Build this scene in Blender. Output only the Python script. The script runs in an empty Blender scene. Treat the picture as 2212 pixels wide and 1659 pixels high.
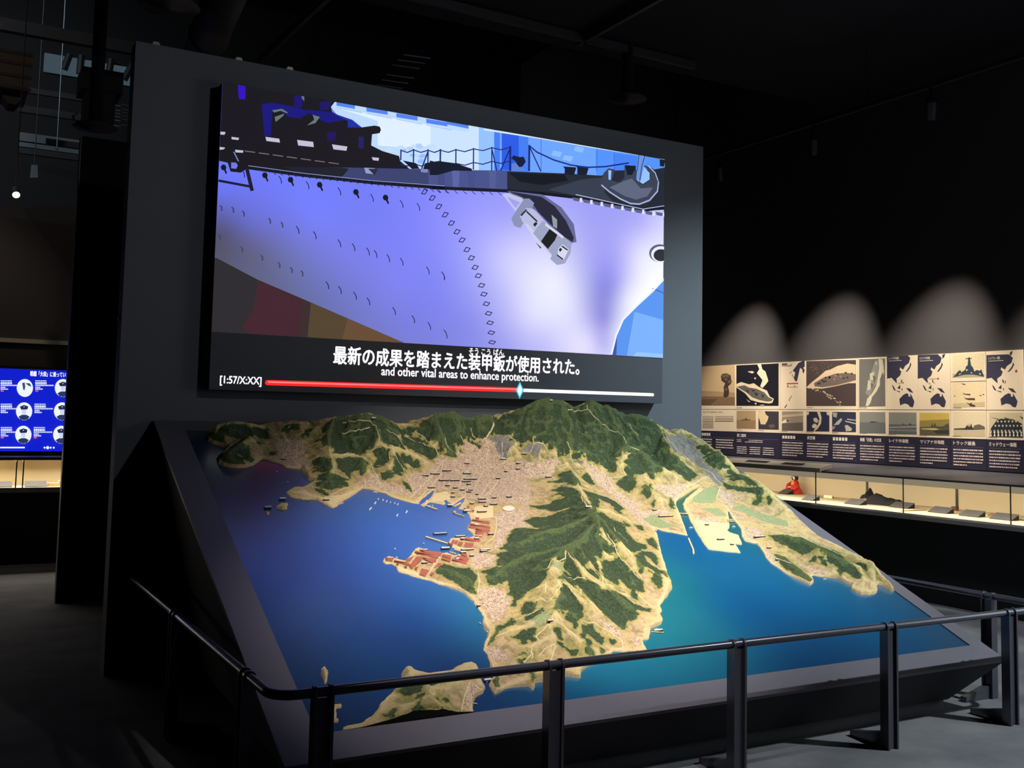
import bpy, bmesh, math, random
import numpy as np
from mathutils import Vector, Matrix

random.seed(7)
SC = bpy.context.scene
COL = SC.collection

# ---------------------------------------------------------------- camera
FPX, PCX, PCY = 2243.863, 1127.275, 726.53          # focal length and principal point, in 2212x1659 pixels
CAM = np.array([0.0, 0.0, 1.6])
ROT = np.array([[0.8694, -0.4938, 0.0203], [0.0568, 0.0591, -0.9966], [0.4909, 0.8676, 0.0794]])
_u, _s, _v = np.linalg.svd(ROT); ROT = _u @ _v
cd = bpy.data.cameras.new('camera')
cd.sensor_fit = 'HORIZONTAL'; cd.sensor_width = 36.0
cd.lens = FPX / 2212 * 36.0
cd.shift_x = (1106 - PCX) / 2212
cd.shift_y = (PCY - 829.5) / 2212
cd.clip_start = 0.05; cd.clip_end = 100
cam = bpy.data.objects.new('camera', cd); COL.objects.link(cam)
r_, u_, b_ = ROT[0], -ROT[1], -ROT[2]
cam.matrix_world = Matrix(((r_[0], u_[0], b_[0], CAM[0]), (r_[1], u_[1], b_[1], CAM[1]), (r_[2], u_[2], b_[2], CAM[2]), (0, 0, 0, 1)))
SC.camera = cam

# ---------------------------------------------------------------- world and exposure
w = bpy.data.worlds.new('world'); SC.world = w; w.use_nodes = True
w.node_tree.nodes['Background'].inputs[0].default_value = (0.010, 0.012, 0.022, 1)
w.node_tree.nodes['Background'].inputs[1].default_value = 0.2
SC.view_settings.view_transform = 'Standard'; SC.view_settings.look = 'None'
SC.view_settings.exposure = 0.0; SC.view_settings.gamma = 1.0
SC.view_settings.use_curve_mapping = False
SC.cycles.max_bounces = 4; SC.cycles.diffuse_bounces = 2; SC.cycles.glossy_bounces = 2; SC.cycles.transparent_max_bounces = 6
SC.cycles.adaptive_threshold = 0.025; SC.cycles.caustics_reflective = False; SC.cycles.caustics_refractive = False

# ---------------------------------------------------------------- the room's ceiling lights
def aim(o, target):
    d = Vector(target) - o.location
    o.rotation_euler = d.to_track_quat('-Z', 'Y').to_euler()
def spot_light(name, loc, target, power, color, angle, blend=0.3, square=False, size=0.05):
    l = bpy.data.lights.new(name, 'SPOT'); l.energy = power; l.color = color
    l.spot_size = math.radians(angle); l.spot_blend = blend; l.use_square = square; l.shadow_soft_size = size
    o = bpy.data.objects.new(name, l); COL.objects.link(o); o.location = loc; aim(o, target)
    return o
FIX = []   # (location, target, lens radius) of every ceiling fixture that gets a lamp body further down
def ceiling_spot(name, loc, target, power, color, angle, blend=0.3, square=False, size=0.05, body=True):
    spot_light(name, loc, target, power, color, angle, blend, square, size)
    if body: FIX.append((loc, target))
# the relief map is lit from the ceiling by three fixtures
ceiling_spot('map_light', (2.3, 2.6, 4.75), (2.6, 4.6, 0.6), 620, (0.95, 0.93, 1.0), 39, 0.9, False, 0.04)
ceiling_spot('map_light', (3.3, 2.6, 4.75), (3.35, 5.35, 0.95), 800, (1.0, 0.95, 0.90), 42, 0.7, False, 0.04)
ceiling_spot('map_light', (4.7, 2.9, 4.75), (4.45, 5.2, 0.85), 390, (0.98, 0.97, 0.92), 38, 0.9, False, 0.04)
# cool light over the aisle to the right of the model
ceiling_spot('aisle_light', (6.9, 1.4, 4.8), (6.0, 3.9, 0.0), 1200, (0.78, 0.90, 1.0), 70, 0.9, False, 0.06)
ceiling_spot('aisle_light', (7.0, 3.6, 4.8), (5.7, 6.8, 0.9), 950, (0.68, 0.90, 1.0), 58, 1.0, False, 0.06)
# weak fill light added over the visitors' side to lift the partition
ceiling_spot('gallery_fill', (4.7, 0.3, 5.0), (2.7, 6.8, 2.4), 165, (0.88, 0.94, 1.0), 62, 1.0, False, 0.1)
ceiling_spot('bounce_board_light', (7.4, 2.6, 4.6), (9.0, 2.6, 1.7), 1500, (0.86, 0.94, 1.0), 55, 0.6, False, 0.05)  # added lamps that light the unseen white bounce board
ceiling_spot('bounce_board_light', (7.4, 1.0, 4.6), (9.0, 1.0, 1.7), 1500, (0.86, 0.94, 1.0), 55, 0.6, False, 0.05)
# ---------------------------------------------------------------- helpers
def lin(c):
    out = []
    for x in c[:3]:
        x = max(0.0, min(255.0, x)) / 255.0
        out.append(x / 12.92 if x <= 0.04045 else ((x + 0.055) / 1.055) ** 2.4)
    return tuple(out)
def lin4(c): return (*lin(c), 1.0)
def px_ray(p):
    return ROT.T @ np.array([(p[0] - PCX) / FPX, (p[1] - PCY) / FPX, 1.0])
def on_axis(p, ax, val):            # the point of the plane axis=val that shows at photo pixel p
    d = px_ray(p); t = (val - CAM[ax]) / d[ax]
    return CAM + t * d
def onY(p, y): return on_axis(p, 1, y)
def onX(p, x): return on_axis(p, 0, x)
def onZ(p, z): return on_axis(p, 2, z)
CROP = dict(A=(400, 860, 3.687), B=(950, 860, 3.687), C=(1380, 900, 3.687), D=(800, 1180, 3.253), E=(200, 1200, 3.16), F=(1500, 1250, 3.107),
            P1=(420, 880, 6.506), P2=(740, 880, 6.506), P3=(1040, 860, 6.506), P4=(820, 1090, 6.506), P5=(1120, 1080, 6.506), P6=(1020, 1280, 5.027),
            S1=(440, 160, 4.148), S2=(930, 200, 4.148), S3=(440, 500, 4.148), S4=(930, 500, 3.687), R1=(1500, 740, 5.925), R2=(1850, 740, 5.925),
            W1=(1500, 960, 5.925), W2=(1850, 960, 5.925), L1=(0, 660, 3.772), N=(0, 0, 1.0))
def cp(crop, pts):
    x0, y0, s = CROP[crop]
    return [(x0 + p[0] / s, y0 + p[1] / s) for p in pts]

def new_mat(name):
    m = bpy.data.materials.new(name); m.use_nodes = True
    nt = m.node_tree; b = nt.nodes['Principled BSDF']
    return m, nt, b
def mat(name, rgb, rough=0.6, metal=0.0, var=0.12, scale=12.0, bump=0.0, spec=0.5):
    m, nt, b = new_mat(name)
    tc = nt.nodes.new('ShaderNodeTexCoord'); n = nt.nodes.new('ShaderNodeTexNoise')
    n.inputs['Scale'].default_value = scale; n.inputs['Detail'].default_value = 4
    nt.links.new(tc.outputs['Object'], n.inputs['Vector'])
    mx = nt.nodes.new('ShaderNodeMix'); mx.data_type = 'RGBA'
    c = lin(rgb)
    mx.inputs[6].default_value = (*[x * (1 - var) for x in c], 1); mx.inputs[7].default_value = (*[min(1, x * (1 + var)) for x in c], 1)
    nt.links.new(n.outputs['Fac'], mx.inputs[0]); nt.links.new(mx.outputs[2], b.inputs['Base Color'])
    b.inputs['Roughness'].default_value = rough; b.inputs['Metallic'].default_value = metal
    b.inputs['Specular IOR Level'].default_value = spec
    if bump:
        bp = nt.nodes.new('ShaderNodeBump'); bp.inputs['Strength'].default_value = bump; bp.inputs['Distance'].default_value = 0.01
        nt.links.new(n.outputs['Fac'], bp.inputs['Height']); nt.links.new(bp.outputs[0], b.inputs['Normal'])
    return m
def emit_mat(name, rgb, strength=1.0):
    m, nt, b = new_mat(name)
    b.inputs['Base Color'].default_value = (0.01, 0.01, 0.012, 1); b.inputs['Roughness'].default_value = 0.4
    b.inputs['Emission Color'].default_value = lin4(rgb); b.inputs['Emission Strength'].default_value = strength
    return m
def attr_mat(name, emission=0.0, rough=0.6, grain=0.0, gscale=200.0, spec=0.3):
    """colour comes from the faces' own 'Col' colours; lit (a print) or glowing (a screen)"""
    m, nt, b = new_mat(name)
    a = nt.nodes.new('ShaderNodeAttribute'); a.attribute_name = 'Col'
    src = a.outputs['Color']
    if grain:
        tc = nt.nodes.new('ShaderNodeTexCoord'); n = nt.nodes.new('ShaderNodeTexNoise')
        n.inputs['Scale'].default_value = gscale; n.inputs['Detail'].default_value = 3
        nt.links.new(tc.outputs['Object'], n.inputs['Vector'])
        mr = nt.nodes.new('ShaderNodeMapRange'); mr.inputs['From Min'].default_value = 0.25; mr.inputs['From Max'].default_value = 0.75
        mr.inputs['To Min'].default_value = 1 - grain; mr.inputs['To Max'].default_value = 1 + grain
        nt.links.new(n.outputs['Fac'], mr.inputs['Value'])
        vm = nt.nodes.new('ShaderNodeVectorMath'); vm.operation = 'SCALE'
        nt.links.new(src, vm.inputs[0]); nt.links.new(mr.outputs[0], vm.inputs['Scale']); src = vm.outputs[0]
    if emission:
        b.inputs['Base Color'].default_value = (0.01, 0.01, 0.012, 1)
        nt.links.new(src, b.inputs['Emission Color']); b.inputs['Emission Strength'].default_value = emission
    else:
        nt.links.new(src, b.inputs['Base Color'])
    b.inputs['Roughness'].default_value = rough; b.inputs['Specular IOR Level'].default_value = spec
    return m

def link(o, parent=None):
    COL.objects.link(o)
    if parent is not None: o.parent = parent
    return o
def tag(o, label=None, cat=None, group=None, kind=None):
    if label: o['label'] = label
    if cat: o['category'] = cat
    if group: o['group'] = group
    if kind: o['kind'] = kind
    return o
def thing(name, loc=(0, 0, 0), label=None, cat=None, group=None):
    o = bpy.data.objects.new(name, None); COL.objects.link(o); o.location = loc; o.empty_display_size = 0.1
    return tag(o, label, cat, group)

class MB:
    """collects shapes in world coordinates and builds them as ONE mesh object"""
    def __init__(s): s.v = []; s.f = []; s.c = []; s.m = []
    def add(s, verts, faces, col=None, mi=0):
        n = len(s.v); s.v += [tuple(map(float, p)) for p in verts]
        for f in faces: s.f.append(tuple(i + n for i in f)); s.c.append(col); s.m.append(mi)
        return s
    def box(s, lo, hi, col=None, mi=0):
        x0, y0, z0 = lo; x1, y1, z1 = hi
        return s.add([(x0, y0, z0), (x1, y0, z0), (x1, y1, z0), (x0, y1, z0), (x0, y0, z1), (x1, y0, z1), (x1, y1, z1), (x0, y1, z1)],
                     [(0, 3, 2, 1), (4, 5, 6, 7), (0, 1, 5, 4), (1, 2, 6, 5), (2, 3, 7, 6), (3, 0, 4, 7)], col, mi)
    def prism(s, poly, ext, col=None, mi=0):      # polygon of 3-d points pushed along a vector
        n = len(poly); e = np.array(ext, float)
        vs = [np.array(p, float) for p in poly] + [np.array(p, float) + e for p in poly]
        fs = [tuple(range(n))[::-1], tuple(range(n, 2 * n))] + [(i, (i + 1) % n, n + (i + 1) % n, n + i) for i in range(n)]
        return s.add(vs, fs, col, mi)
    def tube(s, pts, r, seg=12, col=None, mi=0, caps=True):
        pts = [np.array(p, float) for p in pts]; rings = []
        rr = r if hasattr(r, '__len__') else [r] * len(pts)
        t0 = None
        for i, p in enumerate(pts):
            t = (pts[min(i + 1, len(pts) - 1)] - pts[max(i - 1, 0)]); t /= np.linalg.norm(t) + 1e-12
            if t0 is None:
                a = np.array([0, 0, 1.0]) if abs(t[2]) < 0.9 else np.array([1.0, 0, 0])
                n = np.cross(t, a)
            else: n = n0 - t * (n0 @ t)
            n /= np.linalg.norm(n); b = np.cross(t, n); t0 = t; n0 = n
            rings.append([p + rr[i] * (math.cos(k * 2 * math.pi / seg) * n + math.sin(k * 2 * math.pi / seg) * b) for k in range(seg)])
        vs = [v for ring in rings for v in ring]; fs = []
        for i in range(len(pts) - 1):
            for k in range(seg):
                a, b2 = i * seg + k, i * seg + (k + 1) % seg
                fs.append((a, b2, b2 + seg, a + seg))
        if caps: fs += [tuple(range(seg))[::-1], tuple(range((len(pts) - 1) * seg, len(pts) * seg))]
        return s.add(vs, fs, col, mi)
    def lathe(s, prof, center, seg=24, axis=None, col=None, mi=0):
        c = np.array(center, float)
        z = np.array(axis if axis is not None else (0, 0, 1), float); z /= np.linalg.norm(z)
        a = np.array([1.0, 0, 0]) if abs(z[0]) < 0.9 else np.array([0, 1.0, 0])
        x = np.cross(a, z); x /= np.linalg.norm(x); y = np.cross(z, x)
        vs = [c + z * h + r * (math.cos(k * 2 * math.pi / seg) * x + math.sin(k * 2 * math.pi / seg) * y) for r, h in prof for k in range(seg)]
        fs = [(i * seg + k, i * seg + (k + 1) % seg, (i + 1) * seg + (k + 1) % seg, (i + 1) * seg + k) for i in range(len(prof) - 1) for k in range(seg)]
        fs += [tuple(range(seg))[::-1], tuple(range((len(prof) - 1) * seg, len(prof) * seg))]
        return s.add(vs, fs, col, mi)
    def build(s, name, mats, parent=None, smooth=False, bevel=0.0):
        o0 = np.array(parent.matrix_world.translation) if parent is not None else np.zeros(3)
        if parent is not None:
            q = parent; o0 = np.zeros(3)
            while q is not None: o0 += np.array(q.location); q = q.parent
        me = bpy.data.meshes.new(name)
        me.from_pydata([tuple(np.array(v) - o0) for v in s.v], [], s.f)
        mats = mats if isinstance(mats, (list, tuple)) else [mats]
        for m in mats: me.materials.append(m)
        if any(s.m): me.polygons.foreach_set('material_index', s.m)
        if any(c is not None for c in s.c):
            at = me.color_attributes.new('Col', 'FLOAT_COLOR', 'CORNER')
            data = []
            for f, c in zip(s.f, s.c):
                if c is None: c = (0.5, 0.5, 0.5)
                if hasattr(c[0], '__len__'): data += [x for cc in c for x in (*cc, 1.0)]
                else: data += [*c, 1.0] * len(f)
            at.data.foreach_set('color', data)
        if smooth: me.polygons.foreach_set('use_smooth', [True] * len(me.polygons))
        me.update(); me.validate()
        o = bpy.data.objects.new(name, me); link(o, parent)
        if bevel:
            md = o.modifiers.new('bevel', 'BEVEL'); md.width = bevel; md.segments = 2; md.limit_method = 'ANGLE'
        return o
def struct(o): o['kind'] = 'structure'; return o

def stroke(pts, wdt):              # a polyline as quads, in the plane's own 2-d units
    out = []
    for (x0, y0), (x1, y1) in zip(pts[:-1], pts[1:]):
        dx, dy = x1 - x0, y1 - y0; L = math.hypot(dx, dy) or 1e-9
        nx, ny = -dy / L * wdt / 2, dx / L * wdt / 2
        ex, ey = dx / L * wdt * 0.25, dy / L * wdt * 0.25
        out.append([(x0 - ex + nx, y0 - ey + ny), (x1 + ex + nx, y1 + ey + ny), (x1 + ex - nx, y1 + ey - ny), (x0 - ex - nx, y0 - ey - ny)])
    return out
def ellipse(cx, cy, rx, ry, n=28, a0=0, a1=360):
    return [(cx + rx * math.cos(math.radians(a0 + (a1 - a0) * i / n)), cy + ry * math.sin(math.radians(a0 + (a1 - a0) * i / n))) for i in range(n + (0 if a1 - a0 >= 360 else 1))]
def idw(pts, q, c=0.08):          # smooth blend of sample colours: pts [(x,y,(r,g,b))], q (n,2)
    P = np.array([[p[0], p[1]] for p in pts], float); Cc = np.array([lin(p[2]) for p in pts])
    mean = Cc.mean(0)
    phi = lambda A, B: np.sqrt(((A[:, None, :] - B[None]) ** 2).sum(2) + c * c)
    wts = np.linalg.solve(phi(P, P) - 0.012 * np.eye(len(P)), Cc - mean)
    lo, hi = Cc.min(0) * 0.7, np.minimum(1.0, Cc.max(0) * 1.1)
    return np.clip(phi(q, P) @ wts + mean, lo, hi)

def clip_rect(poly, x0, x1, y0, y1):
    def clip(pl, ins, inter):
        out = []
        for i in range(len(pl)):
            a, b = pl[i - 1], pl[i]
            if ins(b):
                if not ins(a): out.append(inter(a, b))
                out.append(b)
            elif ins(a): out.append(inter(a, b))
        return out
    def ix(x): return lambda a, b: (x, a[1] + (b[1] - a[1]) * (x - a[0]) / (b[0] - a[0]))
    def iy(y): return lambda a, b: (a[0] + (b[0] - a[0]) * (y - a[1]) / (b[1] - a[1]), y)
    for ins, it in ((lambda p: p[0] >= x0, ix(x0)), (lambda p: p[0] <= x1, ix(x1)), (lambda p: p[1] >= y0, iy(y0)), (lambda p: p[1] <= y1, iy(y1))):
        poly = clip(poly, ins, it)
        if len(poly) < 3: return []
    return poly
def tri2d(poly):                   # triangles of a (possibly concave) polygon
    from mathutils.geometry import tessellate_polygon
    return tessellate_polygon([[Vector((p[0], p[1], 0)) for p in poly]])
class Print:
    """flat coloured shapes on a plane: o + a*ux + b*uy, each later shape lies a hair in front"""
    def __init__(s, o, ux, uy, n, step=0.00025, rect=None):
        s.o, s.ux, s.uy, s.n = [np.array(x, float) for x in (o, ux, uy, n)]; s.step = step; s.k = 0; s.mb = MB(); s.rect = rect
    def P(s, a, b): return s.o + a * s.ux + b * s.uy + s.n * (s.k * s.step)
    def to2(s, p):                 # photo pixel -> plane coordinates
        d = px_ray(p); t = ((s.o - CAM) @ s.n) / (d @ s.n); q = CAM + t * d - s.o
        return (float(q @ s.ux / (s.ux @ s.ux)), float(q @ s.uy / (s.uy @ s.uy)))
    def shape(s, rgb, poly, lift=True):
        if s.rect: poly = clip_rect(list(poly), *s.rect)
        if len(poly) < 3: return s
        if lift: s.k += 1
        vs = [s.P(a, b) for a, b in poly]; c = lin(rgb)
        s.mb.add(vs, [tuple(t) for t in tri2d(poly)], c)
        return s
    def px(s, rgb, pts, crop='N', lift=True): return s.shape(rgb, [s.to2(p) for p in cp(crop, pts)], lift)
    def line(s, rgb, pts, wdt, crop='N'):
        s.k += 1
        for q in stroke([s.to2(p) for p in cp(crop, pts)], wdt): s.shape(rgb, q, False)
        return s
    def line2(s, rgb, pts, wdt):
        s.k += 1
        for q in stroke(pts, wdt): s.shape(rgb, q, False)
        return s
    def rectc(s, rgb, a0, a1, b0, b1, lift=True): return s.shape(rgb, [(a0, b0), (a1, b0), (a1, b1), (a0, b1)], lift)
    def grid(s, fn, a0, a1, b0, b1, na, nb):      # fn(q(n,2)) -> linear rgb, one colour per grid vertex
        s.k += 1
        A = np.linspace(a0, a1, na + 1); B = np.linspace(b0, b1, nb + 1)
        q = np.array([(a, b) for b in B for a in A]); cs = fn(q)
        n0 = len(s.mb.v); s.mb.v += [tuple(s.P(a, b)) for a, b in q]
        for j in range(nb):
            for i in range(na):
                f = (j * (na + 1) + i, j * (na + 1) + i + 1, (j + 1) * (na + 1) + i + 1, (j + 1) * (na + 1) + i)
                s.mb.f.append(tuple(n0 + x for x in f)); s.mb.c.append([tuple(cs[x]) for x in f]); s.mb.m.append(0)
        return s
    def build(s, name, m, parent): return s.mb.build(name, m, parent)

def text_mesh(body, offset=0.0):
    c = bpy.data.curves.new('text', 'FONT'); c.body = body; c.size = 1.0; c.offset = offset; c.resolution_u = 3
    o = bpy.data.objects.new('text', c); COL.objects.link(o)
    me = bpy.data.meshes.new_from_object(o.evaluated_get(bpy.context.evaluated_depsgraph_get()))
    V = np.array([v.co[:2] for v in me.vertices]) if len(me.vertices) else np.zeros((0, 2))
    Fc = [tuple(p.vertices) for p in me.polygons]
    bpy.data.objects.remove(o); bpy.data.curves.remove(c); bpy.data.meshes.remove(me)
    return V, Fc
def put_text(pr, body, a0, b0, a1, height=None, offset=0.0, rgb=(255, 255, 255), lift=True, bold=0.0):
    """text fitted from a0 to a1 with its bottom at b0 on a Print"""
    V, Fc = text_mesh(body, offset)
    if not len(V): return
    lo, hi = V.min(0), V.max(0); sx = (a1 - a0) / (hi[0] - lo[0])
    sy = height / (hi[1] - lo[1]) if height else sx
    q = np.stack([a0 + (V[:, 0] - lo[0]) * sx, b0 + (V[:, 1] - lo[1]) * sy], 1)
    for dx, dy in ([(0, 0)] if not bold else [(-bold, 0), (bold, 0), (0, bold), (0, -bold)]):
        if lift: pr.k += 1
        pr.mb.add([pr.P(a + dx * sy, b + dy * sy) for a, b in q], Fc, lin(rgb))
# ---------------------------------------------------------------- the room
YW = 6.815                                     # front face of the screen partition
XC = float(onZ((1950, 1120), 0.75)[0])         # front of the long display case on the right
XW = XC + 1.0                                 # right wall
YC = float(onZ((60, 1064), 0.75)[1])           # front of the display case far left
YB = YC + 0.5                                  # back wall
ZT = float(onY((80, 452), YB)[2])              # top of the back wall
ZC, ZC2, YH = 5.3, 8.0, 8.6                  # ceiling height, height of the hall beyond, where it steps up
def zc(y): return ZC if y < YH else ZC2
M_wall = mat('dark_grey_wall_paint', (68, 64, 64), 0.85, var=0.06, scale=3)
M_part = mat('charcoal_partition_paint', (104, 106, 112), 0.75, var=0.05, scale=4)
M_black = mat('black_paint', (14, 14, 18), 0.7, var=0.1)
M_ceil = mat('black_ceiling_paint', (17, 18, 30), 0.9, var=0.3, scale=2)
M_floor, nt, b = new_mat('dark_grey_carpet')
tc = nt.nodes.new('ShaderNodeTexCoord'); n1 = nt.nodes.new('ShaderNodeTexNoise'); n1.inputs['Scale'].default_value = 2.2; n1.inputs['Detail'].default_value = 6
n2 = nt.nodes.new('ShaderNodeTexNoise'); n2.inputs['Scale'].default_value = 220
for n in (n1, n2): nt.links.new(tc.outputs['Object'], n.inputs['Vector'])
cr = nt.nodes.new('ShaderNodeValToRGB'); cr.color_ramp.elements[0].position = 0.35; cr.color_ramp.elements[1].position = 0.68
cr.color_ramp.elements[0].color = lin4((88, 86, 88)); cr.color_ramp.elements[1].color = lin4((122, 120, 118))
nt.links.new(n1.outputs['Fac'], cr.inputs[0]); nt.links.new(cr.outputs[0], b.inputs['Base Color'])
bp = nt.nodes.new('ShaderNodeBump'); bp.inputs['Strength'].default_value = 0.4; bp.inputs['Distance'].default_value = 0.004
nt.links.new(n2.outputs['Fac'], bp.inputs['Height']); nt.links.new(bp.outputs[0], b.inputs['Normal']); b.inputs['Roughness'].default_value = 0.9

def sbox(name, lo, hi, m): return struct(MB().box(lo, hi).build(name, m))
sbox('floor', (-5, -3, -0.1), (XW + 0.2, 16.2, 0), M_floor)
sbox('ceiling', (-5, -3, ZC), (XW + 0.2, YH, ZC + 0.1), M_ceil); sbox('ceiling_high', (-5, YH - .1, ZC2), (XW + 0.2, 16.2, ZC2 + 0.1), M_ceil); sbox('wall_bulkhead', (-5, YH - .1, ZC + .101), (XW, YH, ZC2 - .001), M_black)
sbox('wall_right', (XW, -3, 0), (XW + 0.2, 16.2, ZC2), M_wall)
sbox('wall_back', (-5, YB, 0), (XW, YB + 0.2, ZT), M_wall)
sbox('wall_far', (-5, 16, 0), (XW, 16.2, ZC2), M_black)
sbox('wall_left', (-5.2, -3, 0), (-5, 16.2, ZC2), M_black)
sbox('wall_front', (-5, -3.2, 0), (XW, -3, ZC), M_black)
sbox('wall_partition', (1.0, YW, 0), (5.592, YW + 0.16, 3.942), M_part)
# trim: pale picture rail on the back wall
zt = float(onY((80, 738), YB - 0.03)[2])
sbox('trim_1', (-5, YB - 0.04, zt - 0.022), (XW, YB, zt + 0.022), mat('pale_rail_paint', (205, 190, 170), 0.6))
# small clips on the partition's top edge and a push button on its end
M_clip = mat('pale_metal_clip', (190, 180, 160), 0.4, 0.3)
for k, (x, lab) in enumerate(((338, 'tiny pale clip on the top edge of the partition, nearest its left corner'), (517, 'tiny pale clip on the partition top, above the left part of the big screen'),
                              (627, 'tiny pale clip on the partition top, third from the left corner'))):
    p = onY((x, 88 + (x - 300) * 0.1887), YW)
    q = MB().box((p[0] - .022, YW + 0.005, 3.9425), (p[0] + .022, YW + .03, 3.956)).box((p[0] - .016, YW + 0.002, 3.956), (p[0] + .016, YW + .02, 3.962)).build('top_clip', M_clip)
    tag(q, lab, 'clip', 'clips on the partition top')
zb = float(onX((270, 682), 1.0)[2]); yb = YW + 0.02
t = thing('push_button', (0.99, yb, zb), 'small pale round button on the left end of the partition', 'button')
MB().lathe([(0.016, 0), (0.016, 0.006), (0.013, 0.009)], (0.999, yb + .03, zb), 16, (-1, 0, 0)).build('button_base', M_black, t)
MB().lathe([(0.009, 0), (0.009, 0.006), (0.006, 0.009)], (0.991, yb + .03, zb), 16, (-1, 0, 0)).build('button_cap', mat('pale_button', (200, 190, 160), 0.4), t)
# free-standing dark panel behind the partition's left end
ps = onY((180, 294), 9.5); pb = onZ((120, 1298), 0)
t = thing('dark_panel', (1.5, 9.5, 0), 'tall matte black upright panel standing left of the screen partition', 'panel')
MB().box((float(onY((150, 800), 9.5)[0]), 9.5, 0), (2.3, 9.56, float(ps[2]))).build('panel_face', mat('matte_black_cloth', (8, 8, 11), 0.95), t)
MB().box((float(onY((150, 800), 9.5)[0]) - 0.012, 9.503, 0), (float(onY((150, 800), 9.5)[0]) - 0.001, 9.60, float(ps[2]) - 0.002)).build('lit_side', mat('lit_side_brown', (120, 105, 92), 0.6), t)  # panel's lit left side: its light is put into the paler brown
# ---------------------------------------------------------------- the relief model on its sloping table
FR = np.array([0, 3.864, 0.294]); BK = np.array([0, 6.80, 1.5416])
SL = float(np.linalg.norm(BK - FR)); SV = (BK - FR) / SL; NV = np.array([0, -SV[2], SV[1]])
XA, XB = 1.214, 5.378                       # outer edges of the table
UA, UB, VA, VB = 1.386, 5.257, 0.158, 3.04  # the map inside its frame
def tp(u, v, h=0.0): return FR + SV * v + NV * h + np.array([u, 0, 0])
def uvh(p, h=0.0):                          # photo pixel -> (u, v) at height h over the map plane
    d = px_ray(p); t_ = ((FR + NV * h - CAM) @ NV) / (d @ NV); P = CAM + t_ * d
    return float(P[0]), float((P - FR) @ SV)
def at_v(p, v):
    d = px_ray(p); t_ = ((FR + SV * v - CAM) @ SV) / (d @ SV); P = CAM + t_ * d
    return float(P[0]), v, float((P - FR) @ NV)
def at_u(p, u):
    P = onX(p, u); return u, float((P - FR) @ SV), float((P - FR) @ NV)

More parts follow.
